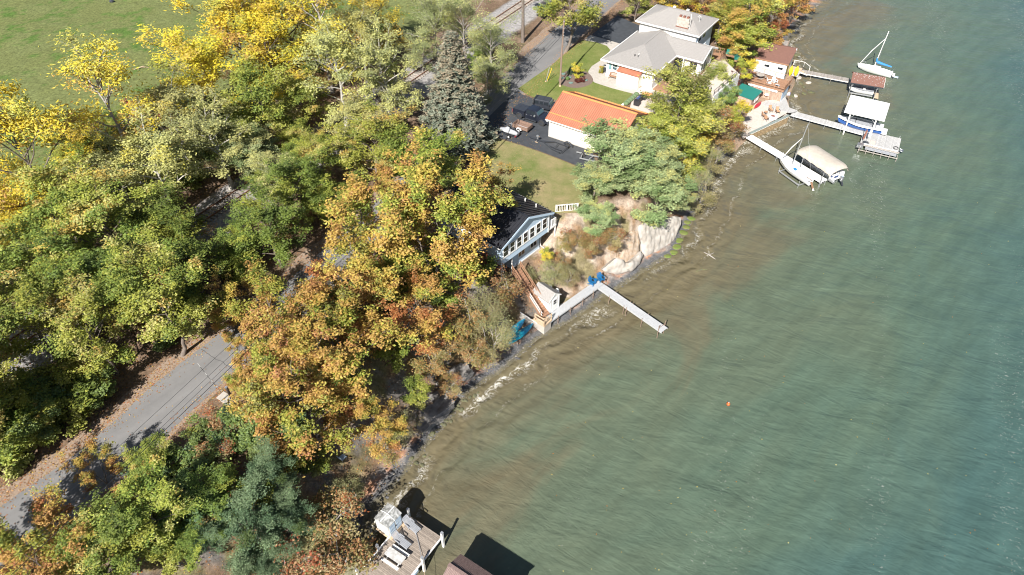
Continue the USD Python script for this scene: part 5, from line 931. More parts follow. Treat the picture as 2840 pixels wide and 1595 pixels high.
kw, ks = math.cos(rzd), math.sin(rzd)
def kp(x, y, z=0): return np.array([k0[0]+x*kw-y*ks, k0[1]+x*ks+y*kw, k0[2]+z])
t = thing('mossy_boardwalk', 'mossy plank boardwalk beside the near deck under the thicket', 'boardwalk', kp(-.35, -4.1, -.62), rzd)
for i in range(26): part(t, 'plank', G().box((-.6, -.15*i, 0), (1.2, .14, .05)), M['moss_plank'])
for i in (0, 1): part(t, 'beam', G().box((-.15-.9*i, -1.9, -.12), (.08, 3.9, .16)), M['wood_grey'])
# storage shed with an arched roof
s5 = h4(478, 440, 1.55); t = thing('storage_shed', 'stained white plastic storage shed with an arched roof on the near deck', 'shed', s5, math.radians(54.5))
W5, D5, H5 = 1.68, 1.5, 1.75
part(t, 'wall', G().prism([(0, 0), (W5, 0), (W5, D5), (0, D5)], 0, H5), M['white_worn'])
arc = [(D5*(k/10), H5+.04+.26*math.sin(math.pi*(k/10)*.98+.03)) for k in range(11)]; ar2 = [(W5*k/10, H5+.02+.26*math.sin(math.pi*k/10)) for k in range(11)]
lm = mat('lichen_stained_plastic', (0.46, 0.46, 0.44), (0.17, 0.17, 0.16), 3.2, .7, ramp=(.40, .62), detail=8)
rg = G().loft([np.array([(-.06+(W5+.12)*x/W5 if False else x, y, z) for y, z in [(-.08+(D5+.16)*k/10, H5+.02+.3*math.sin(math.pi*k/10)) for k in range(11)]]+[(x, D5+.08, H5-.06), (x, -.08, H5-.06)]) for x in (-.05, W5+.05)]); part(t, 'roof', rg, lm)
for x in (W5*.5,): part(t, 'roof_rib', G().tube([(x, -.08+(D5+.16)*k/10, H5+.04+.3*math.sin(math.pi*k/10)) for k in range(11)], .03, 5), M['white'])
part(t, 'roof_ridge', G().beam((-.05, D5/2, H5+.33), (W5+.05, D5/2, H5+.33), .06, .04), M['white'])
for k in (0, 1):
    d_ = part(t, 'door', G().box((W5*(.27+.46*k), -.02, .86), (W5*.44, .05, 1.62)), M['white_worn'])
    for j in range(3):
        for i in range(2): part(d_, 'door_panel', G().box((W5*(.27+.46*k)+(i-.5)*W5*.2, -.055, .36+j*.5), (W5*.17, .02, .42)), M['blue_siding'])
    part(d_, 'handle', G().box((W5*(.47+.06*k), -.07, .9), (.03, .05, .16)), M['black'])
part(t, 'platform', G().box((W5/2, D5/2-.1, -.06), (W5+.25, D5+.35, .1)), M['wood_new'])
def lounger(label, a, rz):
    t = thing('lounge_chair', label, 'lounge chair', a, rz); m = M['lounge']
    for s_ in (-1, 1): part(t, 'side_rail', G().box((.62, s_*.29, .30), (1.25, .05, .08)), m); part(t, 'back_rail', G().beam((0, s_*.29, .32), (-.55, s_*.29, .78), .05, .07), m); part(t, 'arm', G().box((.1, s_*.35, .5), (.55, .08, .03)), m); part(t, 'arm_post', G().box((.33, s_*.35, .25), (.07, .05, .5)), m)
    for i in range(11): part(t, 'seat_slat', G().box((.06+i*.112, 0, .345), (.085, .54, .025)), m)
    for i in range(7): f = (i+.6)/7; part(t, 'back_slat', G().beam((-.55*f, -.27, .34+.46*f), (-.55*f, .27, .34+.46*f), .075, .022, (.6, 0, .8)), m)
    for x in (.1, 1.15):
        for s_ in (-1, 1): part(t, 'leg', G().box((x, s_*.28, .15), (.07, .05, .3)), m)
l1, l2 = (h4(645, 268, 1.55)+h4(665, 330, 1.55))/2, (h4(545, 430, 1.55)+h4(575, 485, 1.55))/2
lounger('grey slatted lounge chair farther from the picnic table on the near deck', l1+np.array([.15, -.1, -.02]), math.radians(-40))
lounger('grey slatted lounge chair between the picnic table and the other lounge chair', l2+np.array([.1, -.1, -.02]), math.radians(-37))
tc = (h4(480, 535, 2.25)+h4(575, 715, 2.25)+h4(640, 635, 2.25)+h4(425, 600, 2.25))/4
t = thing('picnic_table', 'white picnic table with two benches on the near deck', 'picnic table', (tc[0], tc[1], 1.52), math.radians(-33))
for i in range(1): part(t, 'table_top', G().prism([(-.9, -.36), (-.84, -.4), (.84, -.4), (.9, -.36), (.9, .36), (.84, .4), (-.84, .4), (-.9, .36)], .69, .74), mat('stained_white_plastic', (0.52, 0.51, 0.49), (0.36, 0.345, 0.32), 3.5, .6, ramp=(.35, .6)))
for s_ in (-1, 1):
    part(t, 'bench', G().box((0, s_*.72, .43), (1.8, .25, .05)), M['white_worn']); part(t, 'leg', G().beam((s_*.62, -.55, 0), (s_*.62, -.2, .7), .06, .07), M['white']); part(t, 'leg', G().beam((s_*.62, .55, 0), (s_*.62, .2, .7), .06, .07), M['white']); part(t, 'bench_support', G().beam((s_*.62, -.78, .38), (s_*.62, .78, .38), .05, .07), M['white'])
t = thing('mooring_line', 'pale rope running from the near deck post into the corner roof', 'rope', (0, 0, 0)); part(t, 'rope', G().tube([kp(LX+.2, -2.75, .1)+np.array([0, 0, 0]), kp(LX+1.5, -4.0, -.1), kp(LX+3.2, -5.6, .0)], .016, 5), M['straw_rope'] if 'straw_rope' in M else M['wood_new'])
t = thing('rope_hoop', 'thin clear hose lying across the near deck planks', 'hose', (0, 0, 0))
for o in (0, .07): part(t, 'hose', G().tube([h4(685+o*60, 250, 1.60), h4(715+o*60, 320, 1.60), h4(745+o*60, 420, 1.60), h4(770+o*60, 520, 1.60), h4(795+o*20, 640, 1.75)], .014, 5), M['galv'])
# brown metal boathouse roof cut off by the bottom edge
rz6 = math.radians(-33.5); r0 = h5(235, 685, 4.3); t = thing('boathouse', 'brown corrugated metal boathouse roof cut off by the bottom edge', 'boathouse', (r0[0], r0[1], 0), rz6)
v6 = (h5(410, 520, 4.0)-r0)[:2]
W6, L6, ZE, ZR = 3.2, 8.0, 3.55, 4.35
ridge = (h5(235, 685, ZR)); 
part(t, 'wall', G().prism([(.2, -L6), (5.2, -L6), (5.2, -.25), (.2, -.25)] if False else [(0.1, -2.0), (5.4, -2.0), (5.4, 1.2), (0.1, 1.2)], .9, ZE-.05), M['wood_brown'])
for s_, nm in ((1, 'lake side'), (-1, 'shore side')):
    q = [(-.1, 0, ZR), (5.6, 0, ZR), (5.6, s_*1.55, ZE), (-.1, s_*1.55, ZE)]
    rf = part(t, 'roof', G().slab(q if s_ < 0 else [q[3], q[2], q[1], q[0]], .06) if s_ > 0 else G().slab([q[3], q[2], q[1], q[0]][::-1], .06), M['rust_roof'])
    for i in range(44): x = -.05+i*.13; part(rf, 'corrugation', G().beam((x, 0.02*s_, ZR+.02), (x, s_*1.55, ZE+.02), .06, .05), M['rust_roof'])
part(t, 'ridge_cap', G().beam((-.12, 0, ZR+.05), (5.62, 0, ZR+.05), .3, .05), M['rust_roof'])
for x in (.2, 2.8, 5.3):
    for y in (-1.9, 1.1): part(t, 'pile', G().tube([(x, y, -2), (x, y, 1)], .12, 8), M['pole_wood'])
# ---------------------------------------------------------------- the far shore: boathouse, stone patio, hoists and docks
A38 = math.radians(-34.0)
def tri_up(m): return m
# --- white boathouse with a brown roof
ew, ee = c4(500, 420, 5.0), c4(1200, 570, 5.0); o = np.array([ee[0], ee[1], 2.2]); rzb = ang(ew, ee); Lb = float(np.linalg.norm((ee-ew)[:2]))
t = thing('boathouse', 'white boathouse with a low brown shingle roof beside the plank deck', 'boathouse', (ew[0], ew[1], 2.6), rzb)
DB = 6.0; roof_plane(t, [(0, 0, 2.4), (Lb, 0, 2.4), (Lb+.1, DB*.82, 3.3), (0.1, DB*.82, 3.3)], M['brown_roof'], .3); roof_plane(t, [(Lb+.1, DB+.6, 2.75), (0.1, DB+.6, 2.75), (0.1, DB*.82, 3.3), (Lb+.1, DB*.82, 3.3)], M['brown_roof'], .3)
part(t, 'wall', G().hexa([(.5, .18, -1.2), (Lb-.25, .18, -1.2), (Lb-.25, DB, -1.2), (.5, DB, -1.2)], [(.5, .18, 2.37), (Lb-.25, .18, 2.37), (Lb-.25, DB, 2.85), (.5, DB, 2.85)]), M['white'])
part(t, 'siding', siding((.5, .18), (Lb-.25, .18), 0.5, 2.35, (0, -1), .2), M['white'])
for x in (Lb*.42, Lb*.80): window(t, (x, .16, 1.35), .95, .5, (0, -1, 0), M['white'], 'glass', mull=(0, 0))
part(t, 'fascia', G().beam((0, -.02, 2.3), (Lb, -.02, 2.3), .05, .16), M['wood_brown']); part(t, 'roof_light', G().box((Lb+.05, DB*.8, 3.2), (.16, .3, .3)), M['white'])
part(t, 'side_door', G().box((Lb-.22, 2.0, .6), (.06, 1.6, 2.0)), M['dark_metal'])
# --- plank deck beside it, standing on a boarded store
zc = 4.15; q0, q1, q2, q3_ = [c4(x, y, zc) for x, y in ((340, 790), (1130, 1000), (1280, 790), (640, 610))]
rzk = ang(q0, q1); Lk1 = float(np.linalg.norm((q1-q0)[:2])); Dk1 = 4.2; of = frame(q0, rzk)
t = thing('roof_deck', 'brown plank deck with railings on top of a streaky boarded store', 'deck', (q0[0], q0[1], 1.1), rzk)
zf = 2.15
for i in range(int(Dk1/.15)): part(t, 'plank', G().box((Lk1/2, .075+.15*i, zf), (Lk1, .138, .05)), M['wood_brown'])
part(t, 'store_wall', G().prism([(1.1, .25), (Lk1-.2, .25), (Lk1-.2, Dk1-.2), (1.1, Dk1-.2)], 0, zf-.05), M['wood_grey'])
for i in range(int((Lk1-1.3)/.19)): part(t, 'board', G().box((1.2+.19*i, .23, zf/2-.05+.03*math.sin(i*2.3)), (.18, .03, zf-.08)), M['barn_wood'])
for i in range(int((Dk1-.5)/.19)): part(t, 'board', G().box((Lk1-.18, .35+.19*i, zf/2-.05), (.03, .18, zf-.08)), M['blue_siding'])
for i in range(3): part(t, 'canvas_panel', G().box((1.6+i*1.72, .02, zf-.33), (1.6, .03, .42)), M['gel'])
part(t, 'rim', G().box((Lk1/2, -.02, zf-.05), (Lk1, .06, .2)), M['wood_brown'])
railing(t, [(0, Dk1, zf), (0, 0, zf), (Lk1, 0, zf), (Lk1, Dk1, zf)], .95, M['wood_brown'], 0, rail=(.13, .06), mids=1, post=.1, every=1.9)
railing(t, [(0, Dk1, zf), (Lk1-1.0, Dk1, zf)], .95, M['wood_brown'], 0, rail=(.1, .05), mids=0, low=0, post=.08, every=2.2)
part(t, 'wall_lamp', G().lathe([(.02, .0), (.42, 0), (.3, .16), (.02, .2)], (Lk1*.62, .1, .75), 12), M['white']); part(t, 'brace', G().beam((.1, -.05, zf-.2), (1.2, -.05, .1), .1, .12), M['wood_brown'])
def dk(x, y, z): c, s = math.cos(rzk), math.sin(rzk); return np.array([q0[0]+x*c-y*s, q0[1]+x*s+y*c, 1.1+z])
t = thing('round_picnic_table', 'dark round picnic table with four curved benches on the boathouse deck', 'picnic table', dk(1.9, 2.2, zf+.03), rzk)
part(t, 'table_top', G().lathe([(.01, .70), (.68, .70), (.68, .75), (.01, .75)], n=20), M['wood_grey']); part(t, 'pedestal', G().lathe([(.25, 0), (.12, .1), (.12, .7)], n=10), M['dark_metal'])
for k in range(4):
    a = k*math.pi/2+.4; R_ = [np.array([(r*math.cos(b), r*math.sin(b), z) for r, z in ((.86, .40), (1.12, .40), (1.12, .45), (.86, .45))]) for b in np.linspace(a-.5, a+.5, 7)]
    part(t, 'bench', G().loft(R_), M['wood_grey']); part(t, 'bench_arm', G().beam((.1*math.cos(a), .1*math.sin(a), .36), (1.0*math.cos(a), 1.0*math.sin(a), .36), .07, .07), M['dark_metal'])
adirondack('adirondack_chair', 'white slatted chair nearer the round table on the boathouse deck', dk(3.9, 1.25, zf+.03), rzk+math.radians(10), M['gel']); adirondack('adirondack_chair', 'white slatted chair in the middle of the three white pieces on the boathouse deck', dk(4.6, 1.9, zf+.03), rzk-math.radians(40), M['gel'])
t = thing('low_table', 'low white table at the lake end of the boathouse deck', 'table', dk(5.4, .8, zf+.03), rzk); part(t, 'table_top', G().box((0, 0, .42), (.75, .6, .05)), M['gel'])
for x in (-.3, .3):
    for y in (-.23, .23): part(t, 'leg', G().box((x, y, .2), (.06, .06, .4)), M['gel'])
# platform by the lake end with yellow kayaks standing on it, and steps down to the pier
pl = c4(1330, 640, 1.5)
t = thing('pier_platform', 'grey plank platform with a pale railing between boathouse and pier', 'platform', (pl[0], pl[1], 1.0), rzb)
for i in range(16): part(t, 'plank', G().box((.1, -2.0+i*.24, 0), (1.9, .225, .05)), M['grey_plank'] if i < 10 else M['wood_new'])
for x in (-.8, .95):
    for y in (-1.9, 1.7): part(t, 'pile', G().tube([(x, y, -2.5), (x, y, .05)], .09, 6), M['wood_grey'])
railing(t, [(-.7, 2.2, .05), (1.1, 2.2, .05), (2.3, 1.2, -.1)], .95, M['white_worn'], 0, rail=(.1, .06), low=0, mids=0, post=.09, every=2)
for i in range(4): part(t, 'step', G().box((1.25+i*.28, .2, -.05-.02*i), (.26, 1.1, .05)), M['wood_new'])
part(t, 'step_side', G().beam((1.1, -.4, .1), (2.4, -.4, -.1), .06, .2), M['white_worn'])
for i, (x, y, lb) in enumerate(((1215, 720, 'yellow kayak standing upright, nearer the boathouse door'), (1325, 725, 'yellow kayak standing upright, nearer the pier'))):
    p = c4(x, y+70, 1.1); tt = thing('kayak', lb, 'kayak', (p[0], p[1], 1.05), rzb+.1); R_ = []
    for k in range(11):
        f = k/10; w = .36*max(.05, math.sin(math.pi*f)**.8); r = np.linspace(0, 2*math.pi, 9)[:-1]; R_.append(np.column_stack([w*np.cos(r), .14*np.sin(r)*(.3+.7*math.sin(math.pi*f))+.25*f, np.full(8, 1.9*f)]))
    part(tt, 'hull', G().loft(R_), M['yellow'], smooth=50)
t = thing('flag', 'small white and violet striped flag hanging off the deck corner', 'flag', dk(Lk1+.25, .9, .9)); part(t, 'pole', G().tube([(0, 0, 0), (.5, -.1, .9)], .02, 5), M['white'])
for i in range(4): part(t, 'stripe', G().slab([(.25+.12*i, -.06, .75), (.36+.12*i, -.06, .75), (.42+.12*i, -.02, .2), (.30+.12*i, -.02, .2)], .01, (0, 1, 0)), (M['gel'], M['violet'] if 'violet' in M else M['navy'])[i % 2])
# --- pier to the brown hoist
pa, pb = c4(1400, 720, .95), c7(350, 1075, .95); n_ = np.array([-(pb-pa)[1], (pb-pa)[0]])/np.linalg.norm((pb-pa)[:2])
dock('pier', 'weathered grey pier from the boathouse to the brown roofed boat hoist', pa[:2]+n_*.7, pb[:2]+n_*.7, 1.4, .95, M['wood_grey'], board=.21, posts=(2.2, 5.6, 8.6), edge=M['white_worn'], post_m=M['wood_grey'], cross=False)
# --- hoists: a roof on four posts over a lifted boat
def hoist(name, label, quad, zr, slope, m, posts, post_m, ribs=0, zb=0, extra=None):
    q = [np.array(p, float) for p in quad]; t = thing(name, label, 'boat hoist', (q[3][0], q[3][1], 0), ang(q[3], q[2]))
    L = float(np.linalg.norm((q[2]-q[3])[:2])); D = float(np.linalg.norm((q[0]-q[3])[:2])); return t, L, D
bq = [c7(x, y, 3.5) for x, y in ((465, 815), (1010, 945), (950, 1120), (405, 1030))]
t, L, D = hoist('covered_hoist', 'boat hoist with a brown shingle roof at the end of the grey pier', bq, 3.5, 0, None, None, None)
L, D = 5.3, 4.3; zf = 2.9
roof_plane(t, [(0, 0, zf), (L, 0, zf), (L, D/2, zf+.85), (0, D/2, zf+.85)], M['brown_roof'], .28); roof_plane(t, [(L, D, zf), (0, D, zf), (0, D/2, zf+.85), (L, D/2, zf+.85)], M['brown_roof'], .28)
for x in (.35, L-.9):
    for y in (.25, D-.3): part(t, 'post', G().tube([(x, y, -2.2), (x, y, zf+.05)], .06, 7), M['galv'])
    part(t, 'beam', G().beam((x, .1, zf-.08), (x, D-.1, zf-.08), .1, .14), M['wood_grey'])
    part(t, 'brace', G().beam((x, .25, zf-.7), (x+.5, .25, zf-.05), .05, .05), M['galv'])
part(t, 'fascia', G().beam((0, -.02, zf-.1), (L, -.02, zf-.1), .05, .16), M['dark_metal']); part(t, 'fascia', G().beam((L+.02, 0, zf-.05), (L+.02, D/2, zf+.8), .05, .14), M['white_worn'])
for y in (1.1, 2.9): part(t, 'lift_bunk', G().box((2.4, y, .55), (3.6, .14, .16)), M['galv'])
part(t, 'catwalk', G().box((L-.55, 1.5, .85), (.7, 3.0, .06)), M['wood_new'])
hf = np.array([bq[3][0], bq[3][1], 0]); ha = ang(bq[3], bq[2])
def on(p0, a, x, y, z): c, s = math.cos(a), math.sin(a); return np.array([p0[0]+x*c-y*s, p0[1]+x*s+y*c, z])
spl = lambda seedx: [np.array(k) for k in seedx]
drop_rng = np.random.default_rng(4); g = G()
for i in range(70):
    x, yv = drop_rng.uniform(.1, L-.1), (D/2*(1-abs(drop_rng.normal(0, .16))) if i % 3 else drop_rng.uniform(.1, D/2)); yv = min(max(yv, .1), D/2-.03); g.add(np.array([(.05, 0), (.0, .12*drop_rng.uniform(.5, 1.6)), (-.05, 0), (0, -.14)]) @ np.eye(2, 3)+[x, yv, zf+.85*yv/(D/2)+.035], [[0, 1, 2, 3]])
part(t, 'bird_droppings', g, M['white'], stuff=True)
b = thing('runabout_boat', 'small white boat with a grey cover lifted under the brown roof', 'boat', on(hf, ha, 4.2, 1.5, .65), ha+math.pi)
R_ = hull(3.9, 1.7, .75); part(b, 'hull', hull_g(R_), M['gel'], smooth=40); part(b, 'boat_cover', deck_g(R_, .12, .05), M['lounge']); part(b, 'rub_rail', G().tube([r[0] for r in R_], .035, 5).tube([r[-1] for r in R_], .035, 5), M['white']); part(b, 'console', G().box((1.6, .1, .9), (.4, .5, .3)), M['white'])
# white hoist
wq = [c8(x, y, 4.15) for x, y in ((460, 25), (1320, 210), (1180, 545), (325, 350))]
t, L, D = hoist('covered_hoist', 'boat hoist with a flat bright white roof beside the square dock', wq, 4, 0, None, None, None); zf = 3.95
part(t, 'roof', G().slab([(0, 0, zf), (L, 0, zf), (L, D, zf+.22), (0, D, zf+.22)], .12), M['gel'])
for i in range(13): x = L*i/12; part(t, 'roof_rib', G().beam((min(max(x, .04), L-.04), 0.02, zf+.02), (min(max(x, .04), L-.04), D-.02, zf+.24), .05, .04), M['gel'])
for x in (1.0, L-1.15):
    for y in (.25, D-.5): part(t, 'post', G().box((x, y, (zf-2.2)/2), (.2, .2, zf+2.2)), M['white_worn']); part(t, 'brace', G().beam((x, y, zf-1.0), (x+(.9 if x < L/2 else -.9), y, zf-.12), .06, .06), M['galv'])
    part(t, 'beam', G().beam((x, .1, zf-.2), (x, D-.1, zf-.2), .12, .18), M['galv'])
part(t, 'gutter', G().beam((0, -.05, zf-.08), (L, -.05, zf-.08), .08, .12), M['white']); part(t, 'lift_bunk', G().box((L/2-.2, 1.3, .75), (L-1.5, .16, .16)), M['wood_new']); part(t, 'lift_bunk', G().box((L/2-.2, 3.0, .75), (L-1.5, .16, .16)), M['wood_new']); part(t, 'winch', G().box((.85, .15, 1.15), (.3, .3, .3)), M['gel'])
hf = np.array([wq[3][0], wq[3][1], 0]); ha = ang(wq[3], wq[2])
b = thing('motor_boat', 'white motor boat with a deep blue hull side lifted under the white roof', 'boat', on(hf, ha, 6.3, 1.75, .85), ha+math.pi)
R_ = hull(6.6, 2.4, 1.05); part(b, 'hull', hull_g([r*[1, 1, .72] for r in R_]), M['blue_hull'], smooth=40); band = G()
for s_ in (0, -1): band.loft([np.array([r[s_]+[0, .02*(1 if s_ else -1), 0], r[s_]*[1, 1.005, .84]+[0, .03*(1 if s_ else -1), 0]]) for r in R_], False, False)
part(b, 'topside', band, M['gel']); part(b, 'deck', deck_g(R_, 0, 0), M['gel']); part(b, 'boat_cover', deck_g(R_[2:12], .25, .09), M['lounge']); part(b, 'gunwale', G().tube([r[0] for r in R_], .06, 6).tube([r[-1] for r in R_], .06, 6), M['gel'])
part(b, 'swim_platform', G().box((-.35, 0, .45), (.8, 1.9, .12)), M['gel']); part(b, 'seat', G().box((.4, .5, 1.1), (.5, .6, .15)), M['blue_siding']); part(b, 'windscreen', G().beam((4.2, -.7, 1.25), (4.2, .7, 1.25), .06, .35), M['glass'])
# long dock with the square platform
ga, gb = c8(-160, 625-45, .9), c8(740, 815, .9)
ga = c5(1100, 800, .9); pn = None
gB = c8(700, 800, .9); dirg = (gB-ga)[:2]/np.linalg.norm((gB-ga)[:2]); ng = np.array([-dirg[1], dirg[0]])
dock('long_dock', 'long pale grey plank dock from the stone patio to the white roofed hoist', ga[:2]+dirg*.2-ng*.05, gB[:2]+dirg*.3-ng*.05, 1.5, .9, M['grey_plank'], board=.165, posts=(.6, 3.2, 5.6, 8.2), edge=M['white_worn'], post_m=M['galv'], cross=False)
pqs = [c8(x, y, .9) for x, y in ((830, 790), (1580, 960), (1470, 1280), (640, 1070))]; p0 = c8(640, 1075, .9); ra_ = ang(c8(830, 790, .9), c8(1580, 960, .9)); pf = frame(p0, ra_)
lx = pf(c8(1470, 1270, .9))[0]; ly = pf(c8(830, 790, .9))[1]
t = thing('square_dock', 'square grey plank dock with a bench at the end of the long dock', 'dock', (p0[0], p0[1], .9), ra_)
for i in range(int(lx/.165)): part(t, 'plank', G().box((.165*(i+.5), ly/2, -.025), (.15, ly, .05)), M['grey_plank'])
part(t, 'bench_back', G().box((lx/2+.2, .05, .12), (lx-.4, .12, .22)), M['wood_grey'])
for i in range(5): part(t, 'cushion', G().box((.95+i*1.02, .16, .26), (.92, .16, .09)), M['gel'])
part(t, 'bench', G().box((lx/2+.3, -.42, -.12), (lx-1.2, .75, .08)), M['lounge']); part(t, 'lower_beam', G().box((lx/2, -.95, -.35), (lx, .07, .12)), M['wood_grey']); part(t, 'storage_box', G().box((.1, -.4, .1), (.9, .8, .5)), M['grey_metal'])
for x in np.linspace(.1, lx-.1, 6): part(t, 'pile', G().tube([(x, -.9, -2.5), (x, -.9, .1)], .05, 6), M['wood_grey']); part(t, 'brace', G().box((x, -.45, -.3), (.07, 1.0, .07)), M['wood_grey'])
for x in (.1, lx-.4): part(t, 'pile', G().tube([(x, ly+.05, -2.5), (x, ly+.05, .35)], .05, 6), M['galv'])
def sq(x, y, z): c, s = math.cos(ra_), math.sin(ra_); return np.array([p0[0]+x*c-y*s, p0[1]+x*s+y*c, .9+z])
u = thing('patio_umbrella', 'folded white umbrella tied to a post on the square dock', 'umbrella', sq(.75, 1.0, 0), ra_); part(u, 'base', G().lathe([(.01, 0), (.5, 0), (.45, .1), (.01, .14)], n=14), M['dark_metal']); part(u, 'pole', G().tube([(0, 0, 0), (.1, .25, 1.0), (.25, .55, 2.6)], .03, 6), M['galv'])
part(u, 'canopy', G().tube([(.12, .3, 1.0), (.17, .4, 1.5), (.22, .5, 2.2), (.25, .55, 2.6)], [.16, .20, .14, .04], 9), M['gel'])
u = thing('patio_umbrella', 'folded brown umbrella leaning beside the white one on the square dock', 'umbrella', sq(.25, 1.15, 0), ra_); part(u, 'pole', G().tube([(0, 0, 0), (.1, .4, 1.9)], .03, 6), M['galv']); part(u, 'canopy', G().tube([(.02, .1, .4), (.05, .2, .9), (.09, .36, 1.7), (.1, .4, 2.0)], [.12, .16, .12, .03], 8), M['terracotta'])
u = thing('beach_towel', 'cream mat lying on the square dock', 'mat', sq(1.75, 1.55, .01), ra_); part(u, 'mat', G().box((0, 0, .01), (.75, 1.25, .03)), M['patio'])
u = thing('hose_coil', 'loop of hose at the lake end of the square dock', 'hose', sq(lx-.6, 1.5, .02), ra_)
for r in (.25, .33, .4): part(u, 'loop', G().tube([(r*math.cos(a), r*1.3*math.sin(a), .02) for a in np.linspace(0, 6.283, 20)], .018, 5), M['black'])
u = thing('swim_ladder', 'grey swim step hanging off the end of the square dock', 'ladder', sq(lx+.3, 1.6, -.2), ra_); part(u, 'step', G().box((0, 0, 0), (.5, .8, .05)), M['grey_metal']); part(u, 'bracket', G().beam((-.35, .3, .15), (.1, .3, 0), .05, .05).beam((-.35, -.3, .15), (.1, -.3, 0), .05, .05), M['galv'])
# moored sailboat behind the brown hoist
mb, ms = c7(555, 770, .9), c7(1120, 950, .6); La = float(np.linalg.norm((mb-ms)[:2]))
def sailboat(name, label, stern, bow, z, L, B, mast_h, mast_x, rake=0, boom=None, heel=0):
    a = ang(stern, bow); b = thing(name, label, 'sailboat', (stern[0], stern[1], z), a); R_ = hull(L, B, .85, transom=.6, fine=1.9)
    part(b, 'hull', hull_g(R_), M['gel'], smooth=40); part(b, 'deck', deck_g(R_, 0, 0), M['gel']); part(b, 'rub_rail', G().tube([r[0] for r in R_], .03, 5).tube([r[-1] for r in R_], .03, 5), M['white']); return b, R_
bt, R_ = sailboat('sailboat', 'white sailboat with a blue sail cover moored behind the brown roof', ms, mb, .0, La+.2, 2.2, 7, 0)
L = La+.2
part(bt, 'cabin', G().loft([np.array([(x, -w, .82), (x, -w*.8, h), (x, w*.8, h), (x, w, .82)]) for x, w, h in ((L*.38, .72, 1.28), (L*.55, .68, 1.26), (L*.70, .45, 1.12), (L*.74, .36, .95))]), M['gel'])
part(bt, 'cabin_window', G().box((L*.52, -.70, 1.05), (.7, .05, .16)), M['black']); part(bt, 'cockpit', G().box((L*.2, 0, .86), (L*.26, 1.0, .05)), M['white_worn'])
part(bt, 'mast', G().tube([(L*.56, 0, 1.2), (L*.56-.25, 0, 7.9)], .075, 7), M['white']); part(bt, 'furled_jib', G().tube([(L*.99, 0, 1.05), (L*.78, 0, 3.9), (L*.56-.2, 0, 6.6)], [.05, .085, .05], 6), M['white'])
part(bt, 'boom', G().tube([(L*.54, 0, 2.0), (L*.08, 0, 1.85)], .05, 6), M['white']); part(bt, 'sail_cover', G().tube([(L*.56, 0, 2.9), (L*.545, 0, 2.3), (L*.5, 0, 2.15), (L*.3, 0, 2.02), (L*.08, 0, 1.95)], [.1, .2, .24, .18, .11], 8), M['blue_cover'])
for y in (-.9, .9): part(bt, 'shroud', G().tube([(L*.5, y, .85), (L*.56-.18, 0, 5.9)], .012, 4), M['galv'])
part(bt, 'bow_rail', G().tube([(L*.80, .5, .9), (L*.85, .42, 1.45), (L*.98, 0, 1.55), (L*.85, -.42, 1.45), (L*.80, -.5, .9)], .02, 5), M['galv']); part(bt, 'stern_rail', G().tube([(.3, .8, .8), (.1, .75, 1.4), (.05, -.75, 1.4), (.3, -.8, .8)], .02, 5), M['galv'])
om = part(bt, 'outboard_motor', G().box((-.35, .25, .75), (.35, .3, .5)), M['white']); part(om, 'leg', G().box((-.4, .25, .2), (.14, .1, .9)), M['dark_metal']); part(bt, 'swim_step', G().box((-.7, -.4, .2), (.9, .5, .1)), M['blue_siding'])
# pale dock with the lifted sailboat and the covered pontoon boat
da, db = c6(200, 335, .95), c6(1695, 1230, .95)
dock('pale_dock', 'bright white dock running from the sea wall past the beige covered boat', da[:2], db[:2], 1.35, .95, M['gel'], across=False, board=.33, posts=(3.2, 6.4, 14.6), post_m=M['galv'], postlen=2.2)
sb0, sb1 = c6(1420, 1240, 1.25), c6(822, 800, 1.35)
bt, R_ = sailboat('sailboat', 'white sailing dinghy with a bare mast lifted beside the bright white dock', sb0, sb1, .55, 6.3, 2.0, 8, 0); L = 6.3
part(bt, 'cockpit', G().box((L*.36, 0, .86), (L*.34, .9, .04)), M['white_worn']); part(bt, 'cockpit_coaming', G().box((L*.36, .5, .92), (L*.34, .06, .12)).box((L*.36, -.5, .92), (L*.34, .06, .12)), M['gel'])
part(bt, 'mast', G().tube([(L*.64, 0, .85), (L*.64-.5, 0, 8.2)], .07, 7), M['galv']); part(bt, 'furled_jib', G().tube([(L*.98, 0, 1.1), (L*.8, 0, 3.6), (L*.64-.3, 0, 5.9)], [.04, .09, .04], 6), M['gel']); part(bt, 'stay', G().tube([(0, 0, .95), (L*.64-.5, 0, 8.1)], .012, 4), M['galv']); part(bt, 'spreader', G().tube([(L*.64-.2, -.45, 4.2), (L*.64-.2, .45, 4.2)], .02, 4), M['galv'])
part(bt, 'blue_bag', G().box((L*.5, .15, 1.0), (.45, .3, .2)), M['blue_cover']); rd = part(bt, 'rudder', G().beam((-.1, 0, .7), (-.75, 0, -.1), .06, .3), M['wood_brown']); part(rd, 'rudder_tip', G().beam((-.75, 0, -.1), (-.95, 0, -.35), .06, .3), M['gel']); part(bt, 'tiller', G().tube([(-.1, 0, .95), (.9, .1, 1.05)], .03, 5), M['wood_brown'])
t = thing('boat_lift', 'aluminium boat lift under the bare masted sailing dinghy', 'boat lift', (*sb0[:2], 0), ang(sb0, sb1))
for x in (.9, 5.0):
    for y in (-1.2, 1.2): part(t, 'post', G().tube([(x, y-.02, -2), (x, y, 1.15)], .05, 6), M['galv'])
    part(t, 'cross_beam', G().box((x, 0, .35), (.1, 2.4, .12)), M['galv'])
part(t, 'side_beam', G().box((2.95, 1.2, .45), (4.2, .1, .12)).box((2.95, 1.32, .45), (4.2, .06, .1)), M['galv'])
pb_, ps_ = c6(1215, 800, 1.1), c6(1830, 1230, 1.0); La = float(np.linalg.norm((pb_-ps_)[:2])); a_ = ang(ps_, pb_)
